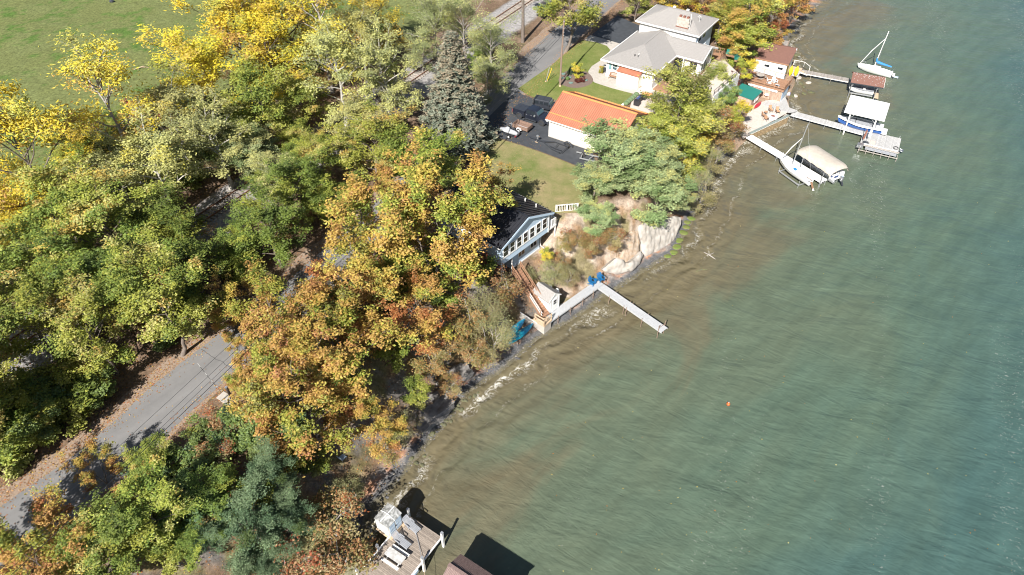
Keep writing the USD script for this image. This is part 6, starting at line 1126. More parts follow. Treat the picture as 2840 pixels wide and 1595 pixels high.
b = thing('pontoon_boat', 'white pontoon boat with blue panels under the beige canopy', 'pontoon boat', (*ps_[:2], .35), a_)
ox = -.95
for y in (ox+.35, ox-1.35): R_ = [np.column_stack([np.full(10, x), y+r*np.cos(np.linspace(0, 6.283, 11)[:-1]), .3+r*np.sin(np.linspace(0, 6.283, 11)[:-1])]) for x, r in ((-.1, .26), (0, .3), (La-.5, .3), (La-.1, .22), (La+.1, .06))]; part(b, 'pontoon', G().loft(R_), M['galv'], smooth=40)
yd = ox-.5
part(b, 'deck', G().box((La/2, yd, .65), (La, 2.3, .1)), M['gel'])
for s_ in (-1, 1):
    part(b, 'side_panel', G().box((La/2, yd+s_*1.08, 1.05), (La*.94, .05, .6)), M['gel'])
    for i in range(5): part(b, 'blue_panel', G().box((La*(.12+.18*i), yd+s_*1.115, 1.08), (La*.155, .03, .34)), M['navy'])
    part(b, 'rail', G().tube([(.15, yd+s_*1.1, 1.4), (La-.15, yd+s_*1.1, 1.4)], .03, 5), M['galv'])
part(b, 'stern_panel', G().box((.1, yd, 1.05), (.05, 2.1, .6)), M['gel']); part(b, 'bow_panel', G().box((La-.15, yd, 1.05), (.05, 2.1, .6)), M['gel']); part(b, 'stern_blue_panel', G().box((.065, yd+.6, 1.08), (.03, .8, .34)), M['navy'])
for x in (.9, 2.4, La-1.2): part(b, 'bench_seat', G().box((x, yd+.7, .95), (1.2, .55, .5)), M['gel']); part(b, 'bench_seat', G().box((x, yd-.7, .95), (1.2, .55, .5)), M['gel'])
om = part(b, 'outboard_motor', G().lathe([(.02, .55), (.25, .6), (.28, .95), (.2, 1.2), (.02, 1.25)], (-.5, yd, 0), 10), M['grey_metal']); part(om, 'leg', G().beam((-.5, yd, .7), (-1.0, yd, .0), .16, .2), M['dark_metal']); part(om, 'cowling_cap', G().box((-.35, yd-.1, 1.28), (.3, .25, .08)), M['blue_siding'])
t = thing('boat_canopy', 'beige fabric canopy on posts over the pontoon boat', 'boat canopy', (*ps_[:2], 0), a_)
cf = frame(np.array([ps_[0], ps_[1], 0]), a_); cq = [cf(c6(x, y, 3.6)) for x, y in ((1440, 445), (2210, 890), (1900, 1060), (1160, 620))]
xs = sorted(k[0] for k in cq); xa, xb = (xs[0]+xs[1])/2, (xs[2]+xs[3])/2; ys = sorted(k[1] for k in cq); ya, yb = (ys[0]+ys[1])/2, (ys[2]+ys[3])/2; yc = (ya+yb)/2
R_ = []
for i in range(15):
    f = i/14; x = xa+(xb-xa)*f; e = min(f, 1-f)*14; k = min(1, .35+.3*e) if e < 2.2 else 1; top = 3.75-.0; hw = (yb-ya)/2*(1 if e > 0.5 else .97)
    prof = [(-1, -.85), (-.99, -.55), (-.8, -.18), (-.35, 0), (0, .03), (.35, 0), (.8, -.18), (.99, -.55), (1, -.85)]
    R_.append(np.array([(x, yc+hw*p_, top+(z_ if abs(p_) < .95 else z_+.05*math.sin(i*2.1))-(.35*(1-min(1, e/1.6))**1.5)) for p_, z_ in prof]))
part(t, 'canvas', G().loft(R_, False, False), M['beige_cloth'], smooth=50)
for y in (ya+.06, yb-.06):
    for x in (xa+1.2, xb-1.6): part(t, 'post', G().tube([(x, y, -2), (x, y, 3.1)], .045, 6), M['galv'])
    part(t, 'frame_rail', G().tube([(xa+.2, y, 3.0), (xb-.2, y, 3.0)], .035, 5), M['galv'])
# --- sea wall, stone patio and what stands on it
w0, w1 = c5(300, 1222, 1.2), c5(1062, 868, 1.2); aw = ang(w0, w1); Lw = float(np.linalg.norm((w1-w0)[:2]))
t = thing('sea_wall', 'rusty corrugated sheet pile sea wall below the stone patio', 'sea wall', (w0[0], w0[1], 0), aw)
part(t, 'cap_beam', G().box((Lw/2, .12, 1.22), (Lw+.2, .42, .12)), M['teal_cap'] if 'teal_cap' in M else M['grey_metal'])
for i in range(int(Lw/.36)):
    x = .18+i*.36; part(t, 'sheet_pile', G().prism([(x-.17, .02), (x-.09, -.16), (x+.09, -.16), (x+.17, .02), (x+.17, .08), (x-.17, .08)], -1.5, 1.14), M['pile_rust']); part(t, 'pile_top', G().box((x, -.09, 1.17), (.2, .16, .05)), M['white_worn'])
part(t, 'return_wall', G().beam((Lw, .1, .5), (Lw+.3, 2.4, .5), .15, 1.4), M['concrete'])
tp = terrace_poly.intersection(land.buffer(.5)); sheet('stone_patio', tp, 1.215, M['patio'], 'pale stone patio behind the sea wall', 'patio')
pd = [tuple(c5(*p, 1.24)[:2]) for p in ((520, 640), (600, 560), (830, 625), (905, 560), (985, 480), (1010, 560), (1050, 700), (1240, 770), (1150, 800), (1060, 810), (880, 760), (700, 705))]
pgd = Polygon(pd).buffer(0); t = thing('grey_boardwalk', 'grey plank boardwalk between the boarded store and the long dock', 'boardwalk', (0, 0, 0)); dirb = dirg; nb = np.array([-dirb[1], dirb[0]]); cen = np.array(pgd.centroid.coords[0])
for i in range(-32, 33):
    c0 = cen+dirb*i*.17; ln = LineString([c0-nb*8, c0+nb*8]).buffer(.075, cap_style='flat').intersection(pgd)
    for q in getattr(ln, 'geoms', [ln]):
        if q.area > .05: part(t, 'plank', G().prism(list(q.exterior.coords)[:-1], 1.225, 1.275), M['grey_plank'])
def patio_chair(label, p, rz, m=None):
    t = thing('patio_chair', label, 'chair', p, rz); part(t, 'seat', G().box((0, 0, .42), (.55, .55, .08)), M['tan_cushion']); part(t, 'back', G().beam((-.25, 0, .42), (-.42, 0, 1.05), .52, .07, (1, 0, .2)), m or M['tan_cushion'])
    for s_ in (-1, 1): part(t, 'arm', G().box((0, s_*.31, .62), (.6, .05, .04)), M['dark_metal']); part(t, 'leg', G().beam((.26, s_*.3, 0), (.22, s_*.3, .62), .04, .04), M['dark_metal']); part(t, 'leg', G().beam((-.32, s_*.3, 0), (-.2, s_*.3, .62), .04, .04), M['dark_metal'])
for (x, y), a, lb in (((690, 790), -75, 'tan high backed patio chair at the left of the pair by the fire pit'), ((825, 820), -85, 'tan high backed patio chair at the right of the pair by the fire pit'), ((555, 900), 10, 'dark sided patio chair facing away from the green roofed shed'), ((605, 960), 40, 'tan patio chair nearest the sea wall')):
    patio_chair(lb, c5(x, y, 1.22), math.radians(a))
t = thing('side_table', 'small tan round table among the patio chairs', 'table', c5(590, 840, 1.22)); part(t, 'table_top', G().lathe([(.01, .48), (.3, .48), (.3, .52), (.01, .52)], n=14), M['tan_cushion']); part(t, 'pedestal', G().tube([(0, 0, 0), (0, 0, .48)], .06, 6), M['dark_metal'])
t = thing('fire_pit', 'round white stone fire pit with a brown bowl on the stone patio', 'fire pit', c5(740, 905, 1.22)); 
for i in range(14): a0, a1 = i*2*math.pi/14+.02, (i+1)*2*math.pi/14-.02; part(t, 'stone', G().prism([(r*math.cos(a), r*math.sin(a)) for r, a in ((.38, a0), (.72, a0), (.74, (a0+a1)/2), (.72, a1), (.38, a1))], 0, .36), M['gel'])
part(t, 'bowl', G().lathe([(.01, .2), (.36, .22), (.37, .3), (.34, .3), (.30, .25), (.01, .24)], n=16), M['terracotta'])
kA, kB = c5(370, 715, 1.5), c5(512, 590, 1.5); kayak('kayak', 'red kayak leaning against the green roofed shed', kA, kB, 1.25, M['red'], .62, .5, cock=False)
# green roofed shed
zc = 3.1; ga_, gb_, gc_, gd_ = [c5(x, y, z) for x, y, z in ((-5, 385, zc), (345, 555, zc), (540, 375, zc), (165, 195, zc))]; rzg2 = ang(gb_, gc_); L2 = float(np.linalg.norm((gc_-gb_)[:2])); D2 = float(np.linalg.norm((ga_-gb_)[:2]))
t = thing('garden_shed', 'wooden shed with a teal green metal roof beside the boarded store', 'shed', (gb_[0], gb_[1], 1.2), rzg2)
rf = part(t, 'roof', G().slab([(0, 0, 1.9), (L2, 0, 1.9), (L2, D2, 2.15), (0, D2, 2.15)], .08), M['teal_roof'])
for g in seams((0.03, 0, 1.9), (0.03, D2, 2.15), (L2-.06, 0, 0), .22, .04, .035): part(rf, 'roof_rib', g, M['teal_roof'])
part(t, 'wall', G().prism([(.2, .25), (L2-.2, .25), (L2-.2, D2-.2), (.2, D2-.2)], -.1, 1.82), M['barn_wood'])
for i in range(int((L2-.4)/.2)): part(t, 'board', G().box((.3+.2*i, .235, .85), (.19, .03, 1.75)), M['barn_wood'])
window(t, (L2*.45, .2, 1.1), .5, .8, (0, -1, 0), M['white'], 'blue_glass', mull=(0, 1)); window(t, (L2*.7, .2, 1.1), .4, .8, (0, -1, 0), M['white'], 'blue_glass', mull=(0, 1))
q = c4(660, 1180, 1.9); t = thing('wall_lantern', 'black lantern hanging at the shed corner', 'lantern', (q[0], q[1], 2.4)); part(t, 'shade', G().lathe([(.02, .2), (.16, .1), (.16, -.15), (.02, -.2)], n=8), M['black']); part(t, 'bracket', G().tube([(0, 0, .2), (-.2, .1, .4)], .02, 5), M['black'])
# grey timber retaining wall, white wall with railing, and pale terrace above
ta = [c4(x, y, 6.6) for x, y in ((60, 560), (200, 700), (190, 770), (0, 960))]
tq = [q3(x, y, 6.9)[:2] for x, y in ((1960, 640), (2130, 610), (2275, 745), (2015, 965), (1880, 1000), (1720, 900))]
t = thing('upper_terrace', 'pale paved terrace with a white wall and thin railing above the green roofed shed', 'terrace', (0, 0, 0)); part(t, 'paving', G().prism([tuple(k) for k in tq], 5.4, 7.02), M['patio'])
e = [np.array(tq[3]), np.array(tq[2])]; nn = np.array([(e[1]-e[0])[1], -(e[1]-e[0])[0]]); nn /= np.linalg.norm(nn)
part(t, 'white_wall', G().beam((*(e[0]+nn*.1), 5.9), (*(e[1]+nn*.1), 5.9), .15, 2.2, (0, 0, 1)), M['white']); 
railing(t, [(*(e[0]+nn*.1), 7.0), (*(e[1]+nn*.1), 7.0)], .95, M['dark_metal'], 0, rail=(.05, .05), low=0, mids=1, post=.06, every=1.6)
ra1, ra2 = c4(40, 1100, 2.6), c4(260, 940, 2.6); t = thing('timber_retaining_wall', 'weathered grey timber retaining wall behind the green roofed shed', 'retaining wall', (ra1[0], ra1[1], 0), ang(ra1, ra2)); Lr = float(np.linalg.norm((ra2-ra1)[:2]))
for i in range(8): part(t, 'timber', G().box((Lr/2, .03*i, 2.2+.22*i), (Lr+.6+.15*math.sin(i), .18, .2)), M['wood_grey'])
t = thing('hedge', 'row of clipped grey-green shrubs along the white terrace wall', 'hedge', (0, 0, 0))
g_ = mat('clipped_hedge', (0.16, 0.22, 0.11), (0.09, 0.14, 0.06), 14, .9, bump=.6, bdist=.05)
for i in range(6): q = e[0]+(e[1]-e[0])*(i+.3)/6.5+nn*.75; part(t, 'shrub', G().ball((*q, 5.2), .55, (1, 1, .9)), g_, smooth=True)
# green cushioned bench seats under the trees of the terrace, wooden steps
for (x, y), lb, a in (((2190, 560), 'dark green bench seat farther left under the terrace maple', -.5), ((2260, 600), 'dark green bench seat nearer the boathouse under the terrace maple', .9)):
    q = q3(x, y, 7.0); t = thing('bench', lb, 'bench', (q[0], q[1], 6.9), a); part(t, 'seat', G().box((0, 0, .45), (1.6, .5, .1)), M['teal_seat'] if 'teal_seat' in M else M['teal_roof']); part(t, 'back', G().box((0, .25, .8), (1.6, .08, .5)), M['teal_roof']); part(t, 'base', G().box((0, 0, .2), (1.4, .4, .4)), M['wood_brown'])
q = q3(2060, 560, 7.0); t = thing('side_steps', 'wooden steps with a pale rail beside the glazed gable', 'steps', (q[0], q[1], 6.9), A34); part(t, 'platform', G().box((0, 0, .1), (1.6, 1.8, .2)), M['wood_brown']); railing(t, [(-.8, .9, .2), (.8, .9, .2), (.8, -.9, .2)], .95, M['wood_brown'], 0, low=0, mids=1, rail=(.07, .05), every=1)
# boulders and weed in the shallows by the pier
brng = np.random.default_rng(3)
for i, (x, y) in enumerate(((1170, 1155), (1255, 1180), (1500, 1010), (1590, 930), (1360, 380), (1440, 940), (1330, 1190), (1640, 1120), (1500, 1145), (1400, 830))):
    q = c4(x, y, 0); s_ = brng.uniform(.3, .55); b = trimesh.creation.icosphere(subdivisions=2); v = np.array(b.vertices)*(1+.35*(meshkit.fbm(np.array(b.vertices)*1.6+i*3, 2, i)-.5))[:, None]*[s_*1.3, s_, s_*.5]
    t = thing('shore_boulder', 'mossy boulder in the shallows between the pier and the long dock', 'boulder', (q[0], q[1], 0.02), brng.uniform(0, 3), 'mossy boulders in the shallows'); part(t, 'stone', (v, b.faces), M['moss_stone'] if i % 3 else M['stone_light'], smooth=True)
# far plank walk and steps north of the boathouse
f0, f1 = c4(1090, 190, 1.6), c4(1150, 20, 1.9); t = thing('shore_walk', 'grey plank walk along the shore beyond the boathouse', 'boardwalk', (f0[0], f0[1], 1.3), ang(f0, f1)); Lf = float(np.linalg.norm((f1-f0)[:2]))
for i in range(int(Lf/.3)): part(t, 'plank', G().box((.3*i, 0, 0), (.28, 1.4, .06)), M['wood_grey'])
part(t, 'edge_board', G().box((Lf/2, -.72, .05), (Lf, .06, .3)), M['wood_brown']); part(t, 'edge_board', G().box((Lf/2, .72, .05), (Lf, .06, .3)), M['wood_brown'])
for i in range(4): part(t, 'pile', G().tube([(Lf*i/3, -.72, -2.2), (Lf*i/3, -.72, .1)], .08, 6), M['wood_grey'])
# ---------------------------------------------------------------- vehicles, yard things, pole and wires
def ring(x, wb, wm, wt, z0, zm, z1): return np.array([(x, -wb, z0), (x, -wm, zm), (x, -wt, z1), (x, wt, z1), (x, wm, zm), (x, wb, z0)])
def wheel(t, c, r, w, rim, name='wheel', axis=1):
    g = G(); prof = [(r*.55, -w/2), (r*.9, -w/2), (r, -w*.32), (r, w*.32), (r*.9, w/2), (r*.55, w/2)]; a = np.linspace(0, 2*math.pi, 19)[:-1]
    def rr(k, y): return np.column_stack([k*np.cos(a), np.full(18, y), k*np.sin(a)])+c
    wl = part(t, name, g.loft([rr(k, y) for k, y in prof], False), M['tyre'], smooth=40)
    s = -1 if c[1] < 0 else 1; rg = G().loft([rr(r*.56, s*w*.40), rr(r*.5, s*w*.30), rr(r*.12, s*w*.36)], True)
    for k in range(6): b = k*math.pi/3; rg.beam(np.array(c)+[.1*r*math.cos(b), s*w*.40, .1*r*math.sin(b)], np.array(c)+[.54*r*math.cos(b), s*w*.42, .54*r*math.sin(b)], .06, .04, (0, 1, 0))
    part(wl, 'rim', rg, rim)
def quad(a, b, c, d, t=.015, n=None):
    P_ = [np.array(k, float) for k in (a, b, c, d)]; m = np.cross(P_[1]-P_[0], P_[2]-P_[0]); m /= np.linalg.norm(m); return G().slab([p+m*t for p in P_], t*2, -m)
# pickup
wa, wb_ = c1(510, 628, 7.0), c1(950, 778, 7.0); rzp = ang(wa, wb_); WB = float(np.linalg.norm((wb_-wa)[:2])); nrm = np.array([-math.sin(rzp), math.cos(rzp), 0])
t = thing('pickup_truck', 'black crew cab pickup with a folded bed cover parked nose to the garage', 'pickup truck', wa+nrm*.84, rzp); pm = M['black_paint']
bx0, bx1 = -1.2, WB+.95
part(t, 'body', G().loft([ring(bx0, .88, .93, .86, .55, .9, 1.25), ring(bx0+.15, .92, .98, .92, .5, .9, 1.34), ring(.9, .92, .99, .92, .48, .9, 1.34), ring(1.0, .92, .99, .93, .45, .9, 1.26), ring(WB-.75, .92, .99, .93, .45, .9, 1.24), ring(WB-.65, .92, .99, .88, .45, .9, 1.22), ring(WB+.55, .92, .98, .84, .5, .9, 1.14), ring(bx1-.05, .86, .92, .76, .5, .85, 1.04), ring(bx1, .8, .86, .7, .52, .8, .98)]), pm, smooth=35)
part(t, 'cab', G().loft([ring(1.0, .93, .86, .72, 1.24, 1.5, 1.62), ring(1.25, .93, .86, .74, 1.24, 1.6, 1.9), ring(2.45, .93, .86, .73, 1.24, 1.6, 1.92), ring(2.75, .93, .86, .70, 1.24, 1.55, 1.84), ring(WB-.6, .93, .90, .80, 1.2, 1.23, 1.26)]), pm, smooth=35)
part(t, 'windscreen', quad((2.86, -.70, 1.79), (WB-.66, -.80, 1.28), (WB-.66, .80, 1.28), (2.86, .70, 1.79), .02), M['blue_glass']); part(t, 'rear_window', quad((1.0, .66, 1.36), (1.0, -.66, 1.36), (1.2, -.62, 1.78), (1.2, .62, 1.78), -.03), M['glass'])
for s_ in (-1, 1):
    for x0, x1, xa_, xb_ in ((1.2, 1.92, 1.3, 1.92), (2.0, 2.95, 2.0, 2.62)): part(t, 'side_window', quad((x0, s_*.945, 1.30), (x1, s_*.945, 1.30), (xb_, s_*.80, 1.74), (xa_, s_*.80, 1.74), .02*(1 if s_ < 0 else -1)), M['glass'])
    for x in (1.28, 2.1): part(t, 'door_handle', G().box((x, s_*1.0, 1.12), (.2, .03, .05)), M['galv'])
    part(t, 'door_gap', G().box((1.97, s_*.985, .9), (.02, .03, .7)), M['black']); part(t, 'door_gap', G().box((1.02, s_*.985, .9), (.02, .03, .75)), M['black']); part(t, 'door_gap', G().box((2.98, s_*.985, .9), (.02, .03, .7)), M['black'])
    part(t, 'mirror', G().box((2.75, s_*1.12, 1.34), (.16, .24, .24)), M['galv']); part(t, 'running_board', G().box((WB/2, s_*1.0, .42), (2.0, .16, .07)), M['dark_metal'])
    for x in (0, WB): part(t, 'wheel_arch', G().tube([(x+.52*math.cos(a), s_*.985, .42+.52*math.sin(a)) for a in np.linspace(.05, 3.09, 12)], .055, 5), M['dark_metal']); part(t, 'wheel_well', G().tube([(x, s_*.80, .44), (x, s_*.995, .44)], .5, 16), M['black'])
    for x in (0, WB): wheel(t, (x, s_*.90, .41), .41, .27, M['dark_metal'])
    part(t, 'headlight', G().box((bx1-.1, s_*.72, .95), (.16, .3, .2)), M['gel']); part(t, 'tail_light', G().box((bx0+.02, s_*.86, 1.0), (.06, .16, .4)), M['red'])
for i in range(3): part(t, 'bed_cover', G().box((-.78+i*.66, 0, 1.36), (.64, 1.72, .05)), M['jeep_paint'])
part(t, 'front_bumper', G().box((bx1+.02, 0, .62), (.2, 1.8, .24)), M['dark_metal']); part(t, 'rear_bumper', G().box((bx0-.05, 0, .62), (.16, 1.8, .2)), M['dark_metal']); part(t, 'grille', G().box((bx1+.0, 0, .9), (.06, 1.1, .28)), M['galv'])
# jeep-like off-roader
jr, jf = c1(825, 262, 8.75), c1(1108, 322, 8.72); rzj = ang(jr, jf); jl = float(np.linalg.norm((jf-jr)[:2])); nrm = np.array([-math.sin(rzj), math.cos(rzj), 0]); jo = jr+nrm*.72; jo[2] = 7.0
t = thing('off_road_vehicle', 'dark boxy off-road vehicle parked between the pickup and the lawn', 'off-road vehicle', jo, rzj); jm = M['jeep_paint']; k = jl/2.75
part(t, 'body', G().loft([ring(-.35, .74, .78, .78, .5, .8, 1.12), ring(2.9*k, .74, .78, .78, .5, .8, 1.12), ring(4.05*k, .62, .66, .62, .55, .8, 1.10), ring(4.15*k, .5, .55, .5, .6, .8, 1.02)]), jm)
part(t, 'cabin', G().loft([ring(-.33, .78, .77, .72, 1.1, 1.3, 1.72), ring(-.2, .78, .77, .70, 1.1, 1.4, 1.78), ring(2.55*k, .78, .77, .70, 1.1, 1.4, 1.78), ring(2.85*k, .77, .75, .71, 1.1, 1.12, 1.16)]), jm); part(t, 'hard_top', G().loft([ring(-.36, .76, .76, .70, 1.74, 1.78, 1.84), ring(2.58*k, .76, .76, .70, 1.74, 1.78, 1.82)]), M['dark_metal'], smooth=30); part(t, 'roof_seam', G().box((1.35*k, 0, 1.842), (.03, 1.4, .012)), M['black'])
part(t, 'windscreen', quad((2.60*k, -.68, 1.72), (2.88*k, -.69, 1.18), (2.88*k, .69, 1.18), (2.60*k, .68, 1.72), .025), M['blue_glass'])
for s_ in (-1, 1):
    for x0, x1 in ((-.2, .62), (.85, 1.45), (1.65, 2.45)): part(t, 'side_window', quad((x0*k, s_*.785, 1.2), (x1*k, s_*.785, 1.2), (x1*k, s_*.735, 1.62), (x0*k, s_*.735, 1.62), .02*(1 if s_ < 0 else -1)), M['glass'])
    for x in (.78, 1.58, 2.6): part(t, 'door_gap', G().box((x*k, s_*.787, .95), (.025, .02, .7)), M['black'])
    for x in (1.3, 2.35): part(t, 'door_handle', G().box((x*k, s_*.80, 1.05), (.16, .03, .04)), M['black'])
    for x in (.25, 3.4): wheel(t, (x*k, s_*.80, .40), .40, .26, M['dark_metal']); part(t, 'fender', G().box((x*k, s_*.86, .88), (1.05, .3, .06)), M['black'])
    part(t, 'mirror', G().box((2.7*k, s_*.95, 1.3), (.12, .2, .18)), M['black'])
part(t, 'spare_wheel', G().tube([(-.40, 0, .95), (-.62, 0, .95)], .38, 16), M['tyre']); part(t, 'front_bumper', G().box((4.25*k, 0, .6), (.2, 1.5, .2)), M['black'])
# wooden utility trailer
M['trailer_wood'] = mat('faded_brown_boards', (0.27, 0.175, 0.13), (0.18, 0.115, 0.085), 6, .8, vary=.12)
p = c1(565, 840, 7.2); t = thing('utility_trailer', 'small trailer with slatted wooden sides beside the covered watercraft', 'trailer', (p[0], p[1], 7.0), rzp+.03)
part(t, 'floor', G().box((0, 0, .5), (2.5, 1.4, .07)), M['trailer_wood'])
for i in range(3):
    for s_ in (-1, 1): part(t, 'side_slat', G().box((0, s_*.70, .64+i*.17), (2.5, .035, .13)), M['trailer_wood']); part(t, 'end_slat', G().box((s_*1.25, 0, .64+i*.17), (.035, 1.4, .13)), M['trailer_wood'])
for x in (-1.2, -.4, .4, 1.2):
    for s_ in (-1, 1): part(t, 'stake', G().box((x, s_*.735, .75), (.07, .04, .6)), M['trailer_wood'])
for i in range(4): part(t, 'pipe', G().tube([(-.9, -.3+i*.12, .56), (.8, -.3+i*.12, .56)], .03, 5), M['galv'])
for s_ in (-1, 1): wheel(t, (-.1, s_*.86, .3), .3, .18, M['gel']); part(t, 'mudguard', G().tube([(-.1+.38*math.cos(a), s_*.86, .32+.38*math.sin(a)) for a in np.linspace(.2, 2.94, 9)], .09, 5), M['gel'])
part(t, 'drawbar', G().beam((-1.25, 0, .42), (-2.2, 0, .42), .08, .08), M['galv']); part(t, 'jockey_wheel', G().tube([(-1.9, 0, .1), (-1.9, 0, .7)], .035, 6), M['galv'])
# covered watercraft on its trailer
ja, jb = c1(130, 850, 7.7), c1(500, 930, 7.7); p = c1(300, 930, 7.3); t = thing('covered_watercraft', 'personal watercraft under a grey and black cover on a small trailer', 'watercraft', (p[0], p[1], 7.0), rzp+.05)
R_ = []
for x, w, h, pk in ((-1.5, .10, .75, .78), (-1.25, .34, .85, .95), (-.6, .52, .95, 1.15), (-.2, .56, 1.0, 1.42), (.1, .57, .98, 1.40), (.4, .57, .95, 1.15), (1.0, .55, .92, 1.1), (1.35, .5, .88, .98), (1.5, .45, .80, .85)):
    R_.append(np.array([(x, -w*.7, .52), (x, -w, .75), (x, -w*.75, h), (x, -w*.25, pk), (x, w*.25, pk), (x, w*.75, h), (x, w, .75), (x, w*.7, .52)]))
part(t, 'cover', G().loft(R_), M['lounge'], smooth=50); part(t, 'cover_panel', G().loft([r[[3, 4]]+[0, 0, .012] for r in R_], False, False), M['black'])
part(t, 'cover_stripe', quad((-.7, -.585, .82), (.6, -.60, .82), (.6, -.56, .90), (-.7, -.55, .90), .02), M['gel'])
part(t, 'frame', G().beam((-2.3, 0, .42), (1.3, 0, .42), .08, .08).beam((-.8, -.5, .42), (1.3, -.5, .42), .07, .07).beam((-.8, .5, .42), (1.3, .5, .42), .07, .07).beam((.4, -.75, .36), (.4, .75, .36), .07, .07), M['dark_metal'])
for s_ in (-1, 1): wheel(t, (.4, s_*.8, .27), .27, .17, M['gel'])
part(t, 'bow_stop', G().beam((-1.7, 0, .45), (-1.7, 0, .95), .07, .07), M['dark_metal']); part(t, 'light_bar', G().box((1.35, 0, .45), (.08, 1.3, .1)), M['red'])
# boat trailers
def bp(x, y, z): return c1(x, y, 7+z)
t = thing('boat_trailer', 'black V shaped boat trailer with no boat along the cream garage wall', 'boat trailer', bp(690, 990, .5)*[1, 1, 0]+[0, 0, 7.0], 0); D_ = M['dark_metal']
hh, v1_, = bp(690, 990, .45), bp(960, 1085, .45)
for nm, a, b, w, h in (('drawbar', hh, v1_, .12, .14), ('frame_rail', v1_, bp(1200, 1090, .5), .1, .14), ('frame_rail', bp(1200, 1090, .5), bp(1480, 1190, .5), .1, .14), ('frame_rail', v1_, bp(1130, 1225, .45), .1, .14), ('frame_rail', bp(1130, 1225, .45), bp(1300, 1310, .45), .1, .14), ('cross_member', bp(1270, 1135, .5), bp(1190, 1240, .42), .08, .1), ('bunk', bp(1100, 1170, .55), bp(1330, 1265, .55), .12, .1), ('cross_member', bp(1480, 1190, .5), bp(1330, 1310, .45), .08, .1)): part(t, nm, G().beam(a, b, w, h), D_, world=True)
ws = part(t, 'winch_stand', G().tube([bp(860, 1050, .45), bp(865, 985, 1.0)], .06, 6).box(bp(865, 985, 1.05), (.25, .25, .25), .4), M['galv'], world=True); part(t, 'jack', G().tube([bp(850, 1090, .05), bp(860, 1010, .8)], .04, 6), M['galv'], world=True); part(t, 'jack_pad', G().box(bp(840, 1105, .03), (.45, .12, .06), -.6), M['wood_new'], world=True)
f_ = bp(1470, 1160, .5); part(t, 'mudguard', G().tube([f_+np.array([.62*math.cos(a)*math.cos(rzp), .62*math.cos(a)*math.sin(rzp), .55*math.sin(a)-.1]) for a in np.linspace(.1, 3.04, 10)], .13, 6), D_, world=True); part(t, 'wheel', G().tube([f_+[0, .1, -.2], f_+[-.12, -.1, -.2]], .33, 14), M['tyre'], world=True)
t = thing('boat_trailer', 'grey galvanised boat trailer beside the oak at the far end of the garage wall', 'boat trailer', bp(2000, 1380, 0), 0)
for nm, a, b, w, h in (('frame_rail', bp(1640, 1300, .5), bp(2180, 1420, .5), .1, .14), ('frame_rail', bp(1700, 1420, .5), bp(2050, 1500, .5), .1, .14), ('cross_member', bp(1980, 1370, .5), bp(1890, 1440, .5), .1, .1), ('cross_member', bp(1760, 1325, .5), bp(1720, 1425, .5), .1, .1)): part(t, nm, G().beam(a, b, w, h), M['galv'], world=True)
part(t, 'bunk', G().beam(bp(1830, 1250, .7), bp(2180, 1380, .7), .14, .1), D_, world=True); part(t, 'guide_post', G().tube([bp(2090, 1370, .5), bp(2095, 1290, 1.1)], .03, 5), M['galv'], world=True)
for q in (bp(2110, 1420, .33), bp(1780, 1350, .33)): part(t, 'wheel', G().tube([q+[0, .1, 0], q+[-.1, -.1, 0]], .32, 12), M['tyre'], world=True)
# utility poles and wires
pA = q3(482, 866, 7.0); HP = 10.7
t = thing('utility_pole', 'bare brown utility pole standing in the lawn by the mulched bed', 'utility pole', pA)
part(t, 'shaft', G().tube([(0, 0, -.5), (0, 0, HP/2), (.12, 0, HP)], [.16, .14, .11], 9), M['pole_wood']); 
for z in (HP-.25, HP-1.3, HP-1.9, HP-2.4): part(t, 'insulator', G().tube([(.05, -.05, z), (.22, -.2, z+.02)], .05, 6), M['galv'])
part(t, 'base_cover', G().tube([(0, 0, 0), (0, 0, .25)], .2, 9), M['wood_new'])
pB = q9(2475, 1395, 7.0)
M['wood_grey_dark'] = mat('dark_pole_wood', (0.13, 0.095, 0.075), (0.09, 0.065, 0.05), 4, .85, stretch=(4, 4, .4))
t = thing('wooden_pole', 'dark leaning wooden pole at the road edge beside the small yew', 'pole', pB); part(t, 'shaft', G().tube([(0, 0, -.5), (-.35, .1, 5.6)], [.15, .12], 9), M['wood_grey_dark'])
part(t, 'pole_cap', G().tube([(-.35, .1, 5.6), (-.355, .1, 5.66)], .13, 9), M['galv'])
dAB = (pA-pB)[:2]/np.linalg.norm((pA-pB)[:2]); pC = np.array([*(pA[:2]+dAB*45), 7.0]); pZ = np.array([*(pB[:2]-dAB*26), 7.0])
M['wire'] = mat('black_wire', (.012, .012, .014), None, 3, .6)
for i, (h_, nm) in enumerate(((HP-.2, 'topmost thin wire along the road'), (HP-1.25, 'second wire from the top along the road'), (HP-1.85, 'third wire from the top along the road'), (HP-2.35, 'lowest cable along the road'))):
    t = thing('power_line', nm, 'wire', (0, 0, 0)); g = G()
    for a, b, sag in ((pZ, pA, 1.1), (pA, pC, .6)):
        u = np.linspace(0, 1, 24)[:, None]; L_ = a*(1-u)+b*u; L_[:, 2] += h_-sag*4*(u*(1-u))[:, 0]; part(t, 'span', G().tube(L_, .017 if i < 3 else .028, 4, False), M['wire'])
t = thing('utility_pole', 'utility pole beyond the left edge of the photo', 'utility pole', pZ); part(t, 'shaft', G().tube([(0, 0, -.5), (0, 0, HP)], [.16, .11], 9), M['pole_wood']); part(t, 'insulator', G().tube([(.05, -.05, HP-.25), (.22, -.2, HP-.23)], .05, 6), M['galv'])
t = thing('service_cable', 'black and white service cable sagging from the road wires to the yard', 'wire', (0, 0, 0)); e_ = q9(2225, 1030, 10.0); s__ = q9(1985, 755, 14.2); u = np.linspace(0, 1, 14)[:, None]; L_ = s__*(1-u)+e_*u; L_[:, 2] -= .8*4*(u*(1-u))[:, 0]*.5
